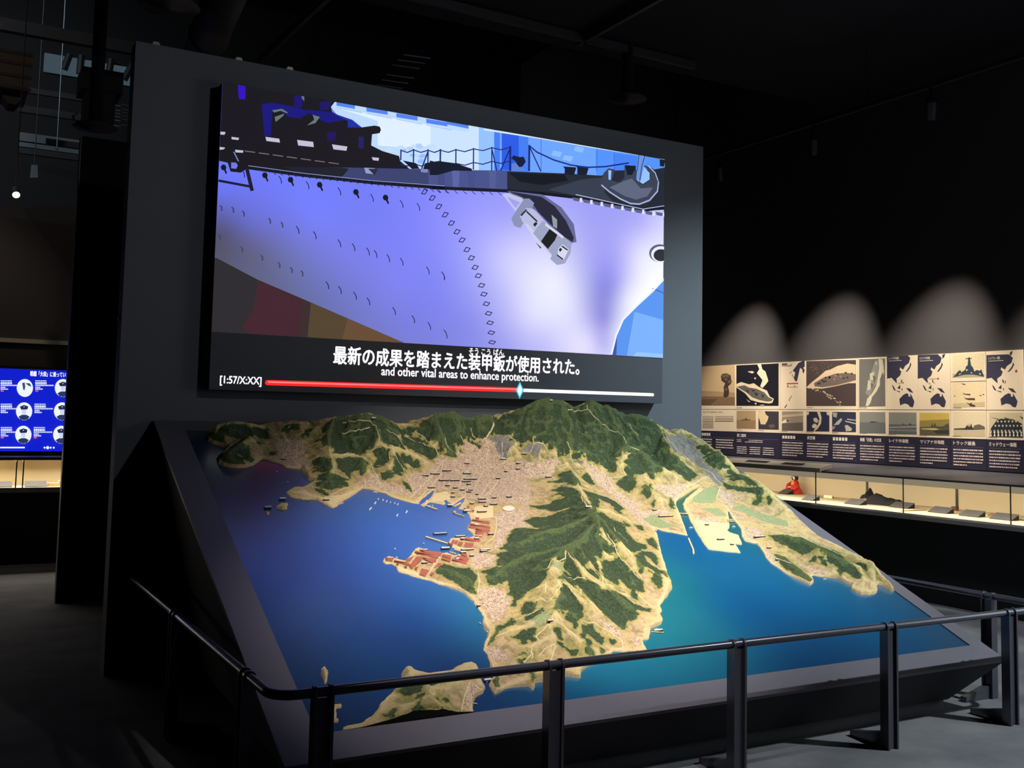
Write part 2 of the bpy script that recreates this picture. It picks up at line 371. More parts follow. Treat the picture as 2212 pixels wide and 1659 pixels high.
coast = cp('A', [(155, 300), (185, 345), (225, 365), (260, 375), (300, 390), (320, 405), (300, 435), (265, 465), (250, 490), (262, 520), (300, 540), (350, 550), (420, 560), (480, 553), (540, 540), (575, 510), (610, 488), (640, 490), (690, 505), (740, 515), (790, 540),
    (800, 555), (860, 560), (920, 565), (930, 590), (960, 620), (985, 650), (1010, 670), (1000, 690), (960, 715), (930, 725), (870, 718), (830, 735), (805, 755), (830, 785), (870, 797), (930, 807), (990, 807), (1040, 810), (1075, 827), (1110, 842), (1150, 867), (1180, 877), (1215, 860), (1207, 842),
    (1250, 822), (1310, 792), (1390, 737), (1410, 718), (1470, 725), (1540, 745), (1600, 762), (1640, 787), (1700, 807), (1770, 827), (1830, 840), (1860, 828), (1905, 790), (1950, 750), (1972, 732), (1988, 742), (1955, 790), (1918, 826), (1872, 852), (1905, 866), (1925, 845), (1945, 828), (2000, 836), (2060, 852), (2072, 842), (2056, 818), (2080, 808), (2100, 830)]) \
  + cp('B', [(75, 830), (95, 840), (120, 845), (150, 820), (185, 795), (205, 800), (190, 825), (165, 855), (150, 880), (200, 890), (235, 935), (240, 950), (252, 985), (225, 1020), (225, 1045), (262, 1075), (268, 1108), (230, 1118), (180, 1108), (92, 1120), (60, 1165), (100, 1192), (140, 1205), (195, 1212), (165, 1240), (120, 1258), (60, 1238), (0, 1240)]) \
  + cp('A', [(1990, 1247), (1920, 1212), (1860, 1195), (1832, 1205), (1800, 1250), (1752, 1300), (1700, 1290), (1620, 1260), (1587, 1280), (1572, 1302), (1600, 1322), (1640, 1320), (1680, 1342), (1700, 1385), (1770, 1402), (1830, 1427), (1880, 1440)]) \
  + cp('D', [(430, 247), (480, 270), (560, 290), (620, 310), (670, 340), (720, 385), (750, 430), (780, 470), (795, 500), (790, 540), (800, 580), (825, 610), (820, 650), (800, 700), (795, 730), (820, 760), (840, 800), (848, 850), (855, 890), (868, 915), (858, 940), (835, 975), (855, 1010), (875, 1042), (910, 1027),
    (950, 1002), (1010, 992), (1060, 987), (1110, 987), (1145, 1012), (1157, 962), (1230, 950), (1300, 945), (1370, 917), (1420, 922), (1472, 925), (1480, 890), (1512, 850), (1560, 832), (1620, 800), (1690, 752), (1702, 737), (1800, 742), (1942, 732), (1922, 700), (1907, 660), (1955, 652), (1965, 600), (1977, 575), (2042, 547),
    (2052, 520), (2032, 480), (2047, 460), (2030, 420), (2052, 390), (2092, 340), (2117, 300), (2108, 250), (2085, 200), (2075, 150), (2060, 100), (2045, 50), (2035, 10)]) \
  + cp('B', [(1742, 1140), (1735, 1100), (1722, 1072), (1700, 1050), (1740, 1058), (1690, 1030), (1780, 1060), (1850, 1070), (1920, 1085), (1975, 1097), (1960, 1060), (1940, 1000), (1915, 940), (1890, 890), (1875, 850), (1885, 815), (1930, 785), (2000, 740), (2060, 705), (2075, 715), (2010, 765), (1955, 812), (1935, 845), (1950, 890), (1975, 930), (2000, 985), (2040, 1060), (2080, 1120), (2110, 1170), (2140, 1207)]) \
  + cp('C', [(620, 1066), (700, 1076), (806, 1086), (770, 1016), (816, 1019), (820, 1005), (790, 945), (720, 925), (700, 905), (720, 890), (715, 820), (706, 750), (720, 760), (742, 800), (782, 850), (812, 895), (822, 950), (837, 985), (850, 995), (900, 1005), (940, 1010), (965, 1040), (990, 1070), (1010, 1120), (1060, 1172), (1110, 1202), (1150, 1237), (1200, 1267), (1260, 1297), (1320, 1322), (1365, 1344),
    (1387, 1325), (1385, 1300), (1370, 1275), (1390, 1265), (1440, 1275), (1520, 1280), (1580, 1290), (1640, 1320), (1690, 1342), (1690, 1375), (1720, 1397), (1770, 1417), (1820, 1422), (1870, 1412), (1897, 1395), (1890, 1355), (1905, 1335), (1940, 1345), (1970, 1365), (2000, 1385), (2038, 1396)])
coast = [uvh(p) for p in coast] + [(UB + .1, 0.70), (UB + .1, VB + .1), (1.62, VB + .1)]
islands = [cp('A', [(722, 870), (760, 842), (815, 835), (820, 852), (800, 866), (812, 886), (780, 890), (735, 880)]), cp('A', [(638, 910), (655, 932), (670, 912), (655, 904)]),
    cp('D', [(-186, 1272), (-130, 1257), (-60, 1247), (0, 1212), (60, 1152), (70, 1112), (130, 1062), (180, 1002), (215, 932), (225, 892), (250, 862), (290, 872), (320, 897), (400, 905), (560, 892), (590, 867), (640, 847), (700, 828), (745, 847), (765, 892), (775, 942), (807, 1002), (790, 1032), (750, 1052), (725, 1092), (715, 1132), (722, 1190), (0, 1330), (-186, 1350)]),
    cp('E', [(1558, 775), (1580, 755), (1607, 790), (1602, 830), (1590, 875), (1575, 840), (1562, 810)]), cp('E', [(1495, 965), (1515, 980), (1515, 1045), (1500, 1040), (1485, 1000)]),
    cp('E', [(1640, 1018), (1697, 1018), (1692, 1042), (1665, 1046), (1660, 1110), (1674, 1120), (1672, 1142), (1640, 1140)])]
islands = [[uvh(p) for p in q] for q in islands]

NU, NVv = 880, 660
gu = np.linspace(UA, UB, NU); gv = np.linspace(VA, VB, NVv)
GU, GV = np.meshgrid(gu, gv)                       # [v, u]
def poly_sdf(poly, margin=0.05, full=False):
    """signed distance to a polygon on the map grid, positive inside; returns (slices, values)"""
    P = np.array(poly)
    if full: js, is_ = slice(0, NVv), slice(0, NU)
    else:
        lo, hi = P.min(0) - margin, P.max(0) + margin
        is_ = slice(max(0, int(np.searchsorted(gu, lo[0]))), min(NU, int(np.searchsorted(gu, hi[0])) + 1))
        js = slice(max(0, int(np.searchsorted(gv, lo[1]))), min(NVv, int(np.searchsorted(gv, hi[1])) + 1))
    U, V = GU[js, is_], GV[js, is_]
    if U.size == 0: return js, is_, np.zeros(U.shape)
    d2 = np.full(U.shape, 1e9); ins = np.zeros(U.shape, bool)
    for (x0, y0), (x1, y1) in zip(P, np.roll(P, -1, 0)):
        ex, ey = x1 - x0, y1 - y0; L2 = ex * ex + ey * ey + 1e-12
        tt = np.clip(((U - x0) * ex + (V - y0) * ey) / L2, 0, 1)
        d2 = np.minimum(d2, (U - x0 - tt * ex) ** 2 + (V - y0 - tt * ey) ** 2)
        if y0 != y1: ins ^= ((y0 > V) != (y1 > V)) & (U < ex * (V - y0) / (y1 - y0) + x0)
    d = np.sqrt(d2)
    return js, is_, np.where(ins, d, -d)
def vnoise(scale, seed, octaves=4, ridged=False):
    out = np.zeros(GU.shape); amp = 1.0; tot = 0
    for o in range(octaves):
        rng = np.random.RandomState(seed + o); s = scale * 2 ** o
        nx, ny = int((UB - UA) * s) + 4, int((VB - VA) * s) + 4
        g = rng.rand(ny, nx); x = (GU - UA) * s; y = (GV - VA) * s
        i, j = x.astype(int), y.astype(int); fx, fy = x - i, y - j
        fx = fx * fx * (3 - 2 * fx); fy = fy * fy * (3 - 2 * fy)
        n = g[j, i] * (1 - fx) * (1 - fy) + g[j, i + 1] * fx * (1 - fy) + g[j + 1, i] * (1 - fx) * fy + g[j + 1, i + 1] * fx * fy
        if ridged: n = 1 - np.abs(2 * n - 1)
        out += n * amp; tot += amp; amp *= 0.5
    return out / tot

_, _, CS = poly_sdf(coast, full=True)
for q in islands:
    js, is_, d = poly_sdf(q); CS[js, is_] = np.maximum(CS[js, is_], d)
CS += (vnoise(28, 90, 3) - 0.5) * 0.010

# ridges: points are (crop x, crop y, 'v'|'u'|'h', value), plus a half width
RIDGES = [
 ('A', [(175, 290, 'h', .02), (260, 222, 'v', 2.95), (340, 200, 'v', 2.95), (420, 197, 'v', 2.95), (500, 210, 'v', 2.95), (580, 228, 'v', 2.96), (650, 243, 'v', 2.97)], .30),
 ('A', [(275, 495, 'h', .03), (350, 430, 'h', .06), (430, 370, 'h', .085), (510, 310, 'h', .09)], .20),
 ('A', [(650, 243, 'v', 2.97), (720, 235, 'v', 2.96), (800, 210, 'v', 2.95), (900, 195, 'v', 2.95), (960, 200, 'v', 2.95), (1020, 225, 'v', 2.95), (1040, 232, 'v', 2.95), (1100, 200, 'v', 2.92), (1180, 175, 'v', 2.9), (1280, 170, 'v', 2.88), (1380, 148, 'v', 2.86), (1430, 140, 'v', 2.86), (1480, 160, 'v', 2.86),
   (1550, 160, 'v', 2.86), (1620, 190, 'v', 2.88), (1690, 215, 'v', 2.92), (1750, 225, 'v', 2.93), (1850, 238, 'v', 2.95)], .48),
 ('A', [(1480, 165, 'v', 2.86), (1530, 260, 'h', .15), (1545, 350, 'h', .13), (1640, 400, 'h', .11), (1660, 480, 'h', .08), (1620, 570, 'h', .05)], .27),
 ('A', [(1640, 400, 'h', .11), (1760, 420, 'h', .09), (1860, 470, 'h', .06)], .2),
 ('A', [(1180, 175, 'v', 2.9), (1130, 300, 'h', .12), (1150, 465, 'h', .10), (1180, 560, 'h', .07), (1150, 650, 'h', .045), (1080, 700, 'h', .03)], .25),
 ('A', [(1150, 465, 'h', .10), (1300, 450, 'h', .09), (1400, 470, 'h', .08), (1430, 560, 'h', .06)], .22),
 ('A', [(1850, 238, 'v', 2.95), (1900, 205, 'v', 2.92), (1980, 170, 'v', 2.9), (2060, 165, 'v', 2.88), (2140, 150, 'v', 2.87)], .42),
 ('A', [(1980, 170, 'v', 2.9), (2030, 300, 'h', .13), (2090, 420, 'h', .07)], .24),
 ('B', [(90, 153, 'v', 2.87), (130, 155, 'v', 2.87), (190, 182, 'v', 2.89), (260, 175, 'v', 2.89), (330, 155, 'v', 2.88), (385, 160, 'v', 2.89), (425, 185, 'v', 2.93)], .40),
 ('B', [(425, 185, 'v', 2.93), (480, 170, 'v', 2.92), (560, 130, 'v', 2.9), (620, 120, 'v', 2.88), (680, 85, 'v', 2.86), (760, 55, 'v', 2.85), (860, 48, 'v', 2.84), (960, 50, 'v', 2.84), (1010, 72, 'v', 2.85), (1060, 95, 'v', 2.86), (1150, 92, 'v', 2.86), (1190, 52, 'v', 2.85), (1230, 65, 'v', 2.85), (1290, 85, 'v', 2.86),
   (1340, 75, 'v', 2.86), (1420, 115, 'v', 2.88), (1480, 135, 'v', 2.89), (1550, 130, 'v', 2.89), (1640, 155, 'v', 2.88), (1690, 205, 'v', 2.88), (1740, 260, 'v', 2.87)], .62),
 ('B', [(860, 48, 'v', 2.84), (900, 170, 'h', .24), (950, 290, 'h', .15), (960, 400, 'h', .07)], .34),
 ('B', [(1180, 80, 'v', 2.85), (1270, 190, 'h', .22), (1390, 260, 'h', .20), (1450, 320, 'h', .18), (1490, 390, 'h', .16), (1580, 410, 'h', .15), (1700, 520, 'h', .11), (1850, 600, 'h', .07), (1950, 640, 'h', .03)], .36),
 ('B', [(1740, 260, 'v', 2.87), (1820, 380, 'h', .16), (1900, 480, 'h', .11), (2030, 600, 'h', .04)], .26),
 ('B', [(1480, 650, 'h', .03), (1560, 640, 'h', .06), (1650, 700, 'h', .07), (1750, 790, 'h', .055), (1840, 860, 'h', .02)], .17),
 ('B', [(1030, 570, 'h', .025), (1080, 640, 'h', .06), (1120, 740, 'h', .09), (1180, 860, 'h', .12), (1230, 960, 'h', .14), (1270, 1100, 'h', .15)], .30),
 ('B', [(1230, 960, 'h', .14), (1330, 1060, 'h', .12), (1450, 1180, 'h', .11), (1600, 1320, 'h', .09), (1750, 1420, 'h', .045)], .28),
 ('B', [(1180, 880, 'h', .12), (1340, 900, 'h', .08), (1480, 960, 'h', .05)], .2),
 ('B', [(1230, 960, 'h', .14), (1050, 1020, 'h', .11), (800, 1080, 'h', .08), (620, 1160, 'h', .05)], .34),
 ('D', [(1560, -130, 'h', .15), (1480, -40, 'h', .15), (1370, 40, 'h', .155), (1280, 110, 'h', .13), (1320, 210, 'h', .125), (1300, 400, 'h', .095), (1290, 520, 'h', .08), (1270, 660, 'h', .055), (1250, 800, 'h', .04), (1180, 920, 'h', .03)], .34),
 ('D', [(1370, 40, 'h', .155), (1150, 60, 'h', .11), (980, 120, 'h', .07), (860, 220, 'h', .04)], .30),
 ('D', [(1370, 40, 'h', .155), (1520, 190, 'h', .12), (1700, 300, 'h', .10), (1820, 420, 'h', .06), (1900, 480, 'h', .03)], .26),
 ('D', [(1330, 220, 'h', .125), (1460, 330, 'h', .10), (1600, 450, 'h', .075), (1720, 560, 'h', .04)], .2),
 ('D', [(1300, 450, 'h', .09), (1120, 560, 'h', .055), (930, 590, 'h', .03)], .2),
 ('D', [(1290, 520, 'h', .08), (1420, 620, 'h', .06), (1540, 720, 'h', .04)], .17),
 ('D', [(1270, 660, 'h', .055), (1100, 720, 'h', .04), (980, 860, 'h', .03)], .17),
 ('D', [(500, 160, 'h', .02), (600, 180, 'h', .045), (690, 230, 'h', .045), (725, 300, 'h', .02)], .11),
 ('C', [(480, 195, 'u', 5.18), (540, 225, 'u', 5.16), (590, 262, 'u', 5.17), (640, 275, 'u', 5.17), (690, 330, 'u', 5.17), (705, 400, 'u', 5.19), (760, 450, 'u', 5.19), (850, 463, 'u', 5.17), (960, 530, 'u', 5.18), (1030, 585, 'u', 5.19), (1090, 650, 'u', 5.2), (1170, 730, 'u', 5.22), (1230, 800, 'u', 5.24)], .30),
 ('C', [(330, 100, 'v', 2.95), (420, 145, 'v', 2.9), (480, 195, 'u', 5.18)], .25),
 ('C', [(1050, 950, 'h', .02), (1180, 945, 'h', .06), (1350, 1000, 'h', .08), (1500, 1080, 'h', .085), (1650, 1150, 'h', .075), (1750, 1200, 'h', .06), (1790, 1290, 'h', .04), (1780, 1370, 'h', .02)], .22),
 ('C', [(1100, 1100, 'h', .02), (1200, 1160, 'h', .035), (1300, 1240, 'h', .035), (1370, 1310, 'h', .015)], .085),
 ('C', [(1520, 1000, 'u', 5.24), (1610, 1045, 'u', 5.23), (1700, 1090, 'u', 5.22), (1790, 1130, 'u', 5.21), (1870, 1175, 'u', 5.2), (1920, 1250, 'u', 5.21), (1960, 1290, 'u', 5.23)], .16),
 ('D', [(265, 880, 'h', .045), (330, 960, 'h', .06), (430, 1000, 'h', .07), (560, 960, 'h', .06), (690, 860, 'h', .045)], .19),
 ('D', [(430, 1000, 'h', .07), (400, 1090, 'h', .075), (380, 1200, 'h', .075)], .2), ('D', [(400, 1090, 'h', .07), (240, 1130, 'h', .05), (100, 1160, 'h', .03)], .15),
 ('D', [(880, 940, 'h', .03), (880, 1000, 'h', .02)], .06), ('E', [(1582, 775, 'h', .02), (1590, 830, 'h', .015)], .03), ('A', [(770, 860, 'h', .02), (800, 855, 'h', .02)], .035)]
N1 = 0.6 * vnoise(6.5, 11, 4, True) + 0.4 * vnoise(15, 17, 3, True); N2 = vnoise(12, 31, 3, True)
HT = np.zeros(GU.shape)
for crop, pts, wd in RIDGES:
    Q = []
    for x, y, mode, val in pts:
        p = cp(crop, [(x, y)])[0]
        if mode == 'v': Q.append(at_v(p, val))
        elif mode == 'u': Q.append(at_u(p, val))
        else: Q.append((*uvh(p, val), val))
    best = np.full(GU.shape, 9.0); Hh = np.zeros(GU.shape)
    for (x0, y0, h0), (x1, y1, h1) in zip(Q[:-1], Q[1:]):
        ex, ey = x1 - x0, y1 - y0; L2 = ex * ex + ey * ey + 1e-12
        tt = np.clip(((GU - x0) * ex + (GV - y0) * ey) / L2, 0, 1)
        d = np.sqrt((GU - x0 - tt * ex) ** 2 + (GV - y0 - tt * ey) ** 2)
        k = np.clip(1 - d / wd, 0, 1) ** 1.35 * (h0 + (h1 - h0) * tt)
        up = k > Hh; Hh = np.where(up, k, Hh); best = np.where(up, d / wd, best)
    Hh *= 1 - np.clip(best, 0, 1) * (1.0 - N1) * 1.3
    HT = np.maximum(HT, Hh) + 0.12 * np.minimum(HT, Hh)
HT *= 0.97 + 0.06 * N2
HT += 0.016 * (vnoise(17, 57, 3, True) - 0.62) * np.clip(HT / 0.07, 0, 1) * np.clip((0.30 - HT) / 0.12, 0, 1)
HT = np.minimum(HT, 0.005 + np.clip(CS, 0, 1) * 1.3)
HT = np.where(CS > 0, 0.004 + HT + 0.002 * N2, np.maximum(CS * 1.2, -0.012))

def blur(a, r):
    for ax in (0, 1):
        p_ = np.pad(a, [(r, r) if k == ax else (0, 0) for k in (0, 1)], 'edge'); c_ = np.cumsum(p_, ax)
        z_ = np.zeros_like(np.take(c_, [0], ax)); c_ = np.concatenate([z_, c_], ax)
        n_ = a.shape[ax]; a = (np.take(c_, range(2 * r + 1, 2 * r + 1 + n_), ax) - np.take(c_, range(0, n_), ax)) / (2 * r + 1)
    return a
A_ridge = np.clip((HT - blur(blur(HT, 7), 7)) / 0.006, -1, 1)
def hsample(u, v):
    i = np.clip(((u - UA) / (UB - UA) * (NU - 1)).astype(int), 0, NU - 1); j = np.clip(((v - VA) / (VB - VA) * (NVv - 1)).astype(int), 0, NVv - 1)
    return HT[j, i]
def drape(pts):
    """photo pixels -> (u, v) where the view ray first meets the model's surface"""
    out = []
    for p in pts:
        d = px_ray(p); tb = ((FR - CAM) @ NV) / (d @ NV)
        if tb < 0 or tb > 14: tb = 12.0
        tt = np.linspace(tb - 1.6, min(tb + 0.02, 12), 420); P = CAM + tt[:, None] * d
        u = P[:, 0]; v = (P - FR) @ SV; h = (P - FR) @ NV
        ok = (u > UA - .03) & (u < UB + .03) & (v > VA - .03) & (v < VB + .03)
        g = np.where(ok, h - hsample(u, v), 9.0)
        hit = np.nonzero(g <= 0)[0]
        k = hit[0] if len(hit) else int(np.argmin(g))
        out.append((float(u[k]), float(v[k])))
    return out

def layer(polys):
    L = np.full(GU.shape, -0.05)
    for crop, pts in polys:
        q = drape(cp(crop, pts)); js, is_, d = poly_sdf(q)
        L[js, is_] = np.maximum(L[js, is_], d)
    return np.clip(L / 0.05, -1, 1)
def line_layer(lines):
    L = np.full(GU.shape, 9.0)
    for crop, pts, *_ in lines:
        q = drape(cp(crop, pts))
        for (x0, y0), (x1, y1) in zip(q[:-1], q[1:]):
            if math.hypot(x1 - x0, y1 - y0) > 0.9: continue
            a0, a1, b0, b1 = min(x0, x1) - .03, max(x0, x1) + .03, min(y0, y1) - .03, max(y0, y1) + .03
            is_ = slice(max(0, np.searchsorted(gu, a0)), np.searchsorted(gu, a1)); js = slice(max(0, np.searchsorted(gv, b0)), np.searchsorted(gv, b1))
            U, V = GU[js, is_], GV[js, is_]
            if not U.size: continue
            ex, ey = x1 - x0, y1 - y0; L2 = ex * ex + ey * ey + 1e-12
            tt = np.clip(((U - x0) * ex + (V - y0) * ey) / L2, 0, 1)
            L[js, is_] = np.minimum(L[js, is_], np.sqrt((U - x0 - tt * ex) ** 2 + (V - y0 - tt * ey) ** 2))
    return np.clip(L / 0.03, 0, 1)
FOREST = [
 ('P2', [(550, 380), (700, 440), (800, 530), (650, 560), (540, 480)]), ('P2', [(880, 400), (1000, 460), (1180, 560), (1320, 640), (1310, 700), (1150, 660), (960, 540)]), ('P2', [(1050, 330), (1150, 260), (1300, 190), (1560, 160), (1760, 200), (1850, 420), (1700, 380), (1600, 430), (1550, 560), (1600, 720), (1480, 700), (1400, 560), (1250, 470)]),
 ('P2', [(1660, 400), (1690, 480), (1660, 540), (1640, 490)]), ('P2', [(1780, 430), (1900, 550), (1830, 520)]), ('P2', [(430, 620), (560, 560), (640, 620), (650, 720), (560, 780), (480, 720)]), ('P2', [(480, 800), (620, 770), (580, 830), (450, 840)]), ('P2', [(740, 700), (830, 830), (860, 920), (780, 900), (700, 780)]), ('P2', [(840, 640), (960, 700), (980, 760), (880, 780)]),
 ('P2', [(560, 990), (660, 900), (820, 940), (640, 960)]), ('P2', [(200, 700), (330, 760), (350, 880), (250, 930), (200, 830)]), ('P2', [(0, 700), (180, 690), (190, 780), (60, 760)]), ('P2', [(640, 320), (800, 350), (930, 300), (1030, 300), (1000, 340), (860, 400), (700, 380)]), ('P2', [(520, 180), (640, 200), (760, 280), (660, 310), (580, 270)]),
 ('P1', [(1860, 300), (1960, 240), (2100, 230), (2110, 330), (1990, 370)]), ('P1', [(1720, 470), (1900, 400), (2200, 390), (2212, 560), (2050, 590), (1880, 580), (1800, 500)]), ('P1', [(1660, 760), (1780, 690), (1900, 690), (1910, 830), (1820, 890), (1650, 890), (1760, 810)]), ('P1', [(1740, 960), (1900, 900), (1880, 930), (1760, 990)]),
 ('P1', [(1900, 930), (2000, 960), (2160, 1020), (2040, 1030), (1900, 990)]), ('P1', [(1700, 1070), (1880, 1030), (2080, 1120), (2000, 1140), (1850, 1090), (1720, 1110)]), ('P1', [(1690, 1150), (1760, 1160), (1840, 1220), (1740, 1190)]), ('P1', [(2000, 760), (2080, 720), (2212, 760), (2150, 920), (2050, 860)]), ('P1', [(850, 450), (950, 500), (930, 540), (880, 510)]), ('P1', [(1060, 640), (1140, 640), (1130, 670), (1070, 670)]),
 ('P1', [(150, 400), (190, 370), (300, 350), (420, 250), (560, 220), (720, 225), (800, 270), (900, 290), (1000, 330), (1050, 430), (950, 430), (850, 400), (700, 400), (600, 430), (430, 400), (400, 500), (330, 490), (240, 460)]),
 ('P1', [(340, 720), (420, 630), (520, 560), (620, 480), (720, 420), (800, 410), (760, 470), (700, 500), (750, 540), (800, 590), (730, 580), (760, 650), (830, 740), (790, 760), (720, 740), (640, 650), (600, 650), (680, 740), (690, 800), (600, 830), (500, 810), (420, 790)]),
 ('P1', [(1230, 260), (1330, 230), (1450, 220), (1450, 300), (1400, 310), (1350, 290), (1290, 330), (1240, 340)]), ('P1', [(1500, 390), (1560, 330), (1640, 320), (1580, 380), (1520, 420)]),
 ('A', [(1070, 330), (1150, 300), (1110, 270), (1180, 215), (1260, 200), (1300, 185), (1440, 185), (1500, 220), (1530, 300), (1520, 370), (1490, 410), (1440, 430), (1360, 440), (1280, 430), (1210, 440), (1190, 410), (1110, 390), (1090, 350)]),
 ('A', [(1120, 240), (1180, 190), (1260, 190), (1270, 250), (1200, 270), (1140, 265)]), ('A', [(1500, 190), (1560, 172), (1620, 195), (1690, 235), (1700, 290), (1640, 280), (1580, 250), (1540, 210)]),
 ('A', [(1560, 290), (1640, 290), (1700, 330), (1780, 300), (1850, 330), (1920, 370), (1980, 430), (2000, 470), (1940, 480), (1850, 430), (1770, 390), (1700, 380), (1600, 360), (1550, 330)]),
 ('A', [(1850, 280), (1890, 225), (1980, 180), (2060, 180), (2140, 160), (2200, 190), (2212, 300), (2170, 330), (2120, 300), (2090, 270), (2060, 300), (2110, 420), (2130, 470), (2080, 450), (2040, 380), (1980, 330), (1900, 300)]),
 ('B', [(0, 200), (60, 170), (120, 160), (190, 190), (230, 200), (240, 250), (220, 270), (280, 330), (330, 320), (380, 270), (415, 210), (390, 165), (330, 160), (260, 185), (190, 190), (160, 260), (80, 260)]), ('B', [(130, 330), (160, 360), (170, 410), (140, 390)]),
 ('A', [(1040, 480), (1120, 465), (1180, 490), (1180, 560), (1150, 600), (1090, 590), (1020, 590), (1060, 560), (1010, 530)]), ('A', [(1200, 480), (1300, 460), (1420, 470), (1450, 510), (1440, 600), (1400, 610), (1360, 560), (1310, 580), (1310, 640), (1270, 590), (1220, 560)]),
 ('A', [(1060, 620), (1150, 610), (1220, 640), (1280, 680), (1290, 700), (1200, 690), (1110, 670), (1060, 650)]), ('A', [(1040, 690), (1120, 680), (1200, 720), (1160, 730), (1080, 710)]), ('A', [(1540, 480), (1620, 400), (1640, 440), (1620, 500), (1580, 520), (1520, 520)]),
 ('A', [(1640, 470), (1680, 440), (1720, 500), (1760, 560), (1720, 550), (1700, 600), (1660, 580)]), ('A', [(1560, 600), (1640, 570), (1660, 620), (1570, 650)]), ('A', [(1050, 740), (1110, 740), (1140, 780), (1090, 770)]), ('A', [(1780, 520), (1850, 500), (1880, 540), (1820, 560)]), ('A', [(1730, 660), (1770, 680), (1800, 740), (1760, 720)]),
 ('B', [(430, 235), (500, 200), (600, 140), (700, 90), (800, 60), (950, 60), (1010, 80), (1100, 110), (1170, 100), (1200, 60), (1290, 90), (1350, 85), (1480, 140), (1560, 140), (1640, 165), (1700, 220), (1740, 290), (1810, 370), (1850, 440), (1930, 500), (2000, 560), (2070, 620), (2010, 640), (1960, 660), (1900, 600), (1850, 560), (1780, 570),
   (1700, 640), (1650, 600), (1560, 600), (1500, 610), (1470, 560), (1480, 500), (1530, 440), (1460, 430), (1410, 460), (1400, 540), (1420, 590), (1350, 580), (1280, 520), (1200, 490), (1130, 450), (1060, 460), (1000, 430), (940, 440), (880, 390), (820, 340), (760, 310), (700, 320), (640, 370), (580, 360), (640, 300), (700, 250), (620, 260), (560, 260), (520, 240)]),
 ('B', [(1410, 680), (1480, 620), (1540, 615), (1570, 650), (1550, 700), (1510, 750), (1440, 710)]), ('B', [(1620, 690), (1680, 690), (1690, 750), (1650, 800), (1610, 760)]), ('B', [(1680, 840), (1715, 815), (1700, 870)]), ('B', [(1840, 800), (1870, 850), (1860, 880), (1830, 860)]),
 ('P3', [(1080, 1080), (1250, 1020), (1400, 1180), (1330, 1240), (1200, 1180), (1080, 1190), (940, 1180), (1100, 1150)]), ('P3', [(990, 1300), (1130, 1230), (1280, 1260), (1420, 1330), (1500, 1530), (1240, 1561), (700, 1520), (1000, 1480), (1010, 1440), (1150, 1420), (1210, 1380), (1100, 1350), (970, 1390), (1040, 1350), (1180, 1320), (1060, 1310)]),
 ('P3', [(1400, 1100), (1480, 1060), (1560, 1160), (1590, 1220), (1510, 1200)]), ('P3', [(1430, 1290), (1600, 1340), (1750, 1390), (1900, 1470), (2000, 1561), (1900, 1561), (1800, 1480), (1650, 1400), (1640, 1561), (1560, 1561), (1520, 1400)]),
 ('P5', [(90, 300), (200, 250), (450, 230), (560, 170), (720, 130), (800, 60), (760, 0), (1000, 60), (1050, 130), (1180, 170), (1240, 250), (1380, 300), (1480, 400), (1560, 500), (1640, 580), (1790, 640), (1790, 690), (1700, 700), (1600, 720), (1500, 640), (1420, 600), (1370, 600), (1260, 480), (1180, 400), (1150, 360), (1140, 480), (1200, 560), (1280, 620),
   (1340, 680), (1300, 760), (1180, 740), (1100, 760), (1080, 800), (1110, 940), (1140, 1050), (1080, 960), (1000, 850), (880, 900), (840, 880), (700, 740), (660, 710), (620, 790), (470, 850), (400, 940), (380, 1040), (310, 1150), (240, 1240), (100, 1300), (0, 1400), (0, 420), (130, 410), (300, 400), (180, 340)]),
 ('P5', [(1400, 330), (1560, 360), (1480, 310), (1560, 370), (1440, 350)]), ('P5', [(1640, 360), (1730, 370), (1760, 430), (1700, 410)]), ('P5', [(1340, 110), (1420, 130), (1440, 190), (1380, 160)]),
 ('P5', [(1180, 900), (1280, 880), (1400, 850), (1480, 930), (1600, 1000), (1700, 1100), (1760, 1200), (1740, 1290), (1640, 1270), (1560, 1240), (1480, 1180), (1440, 1100), (1380, 1120), (1400, 1200), (1300, 1150), (1200, 1080)]),
 ('P5', [(1620, 770), (1740, 720), (1880, 740), (1950, 820), (1940, 910), (1860, 830), (1760, 770), (1800, 860), (1900, 930), (2050, 1000), (2090, 1090), (2020, 1030), (1960, 1010), (2010, 1210), (1960, 1240), (1880, 1150), (1900, 1020), (1800, 970), (1710, 1010), (1620, 920)]),
 ('P5', [(1800, 560), (1880, 540), (1940, 610), (1950, 690), (1880, 660), (1830, 620)]), ('P5', [(1590, 1240), (1650, 1250), (1680, 1400), (1600, 1380)]),
 ('P5', [(560, 1080), (680, 1050), (820, 1100), (960, 1140), (1080, 1180), (1200, 1240), (1350, 1260), (1480, 1350), (1600, 1440), (1750, 1520), (1860, 1530), (1800, 1561), (1120, 1561), (1100, 1440), (1020, 1330), (900, 1240), (830, 1180), (780, 1200), (860, 1300), (1000, 1420), (1020, 1480), (900, 1400), (760, 1250), (660, 1150), (600, 1110), (540, 1130)]),
 ('P5', [(590, 1220), (640, 1200), (700, 1290), (760, 1380), (860, 1480), (880, 1540), (780, 1480), (740, 1420), (700, 1561), (470, 1561), (480, 1440), (540, 1340)]),
 ('P5', [(640, 880), (700, 850), (800, 930), (900, 1050), (950, 1120), (880, 1110), (780, 1030), (700, 960)]), ('P5', [(970, 1000), (1020, 990), (1120, 1080), (1080, 1100)]),
 ('P6', [(540, 170), (590, 110), (690, 100), (700, 170), (640, 220), (550, 240)]), ('P6', [(430, 150), (520, 60), (580, 0), (500, 0), (400, 20), (470, 60)]), ('P6', [(180, 560), (250, 460), (280, 370), (350, 350), (430, 290), (470, 290), (440, 340), (350, 390), (290, 420), (220, 520)]),
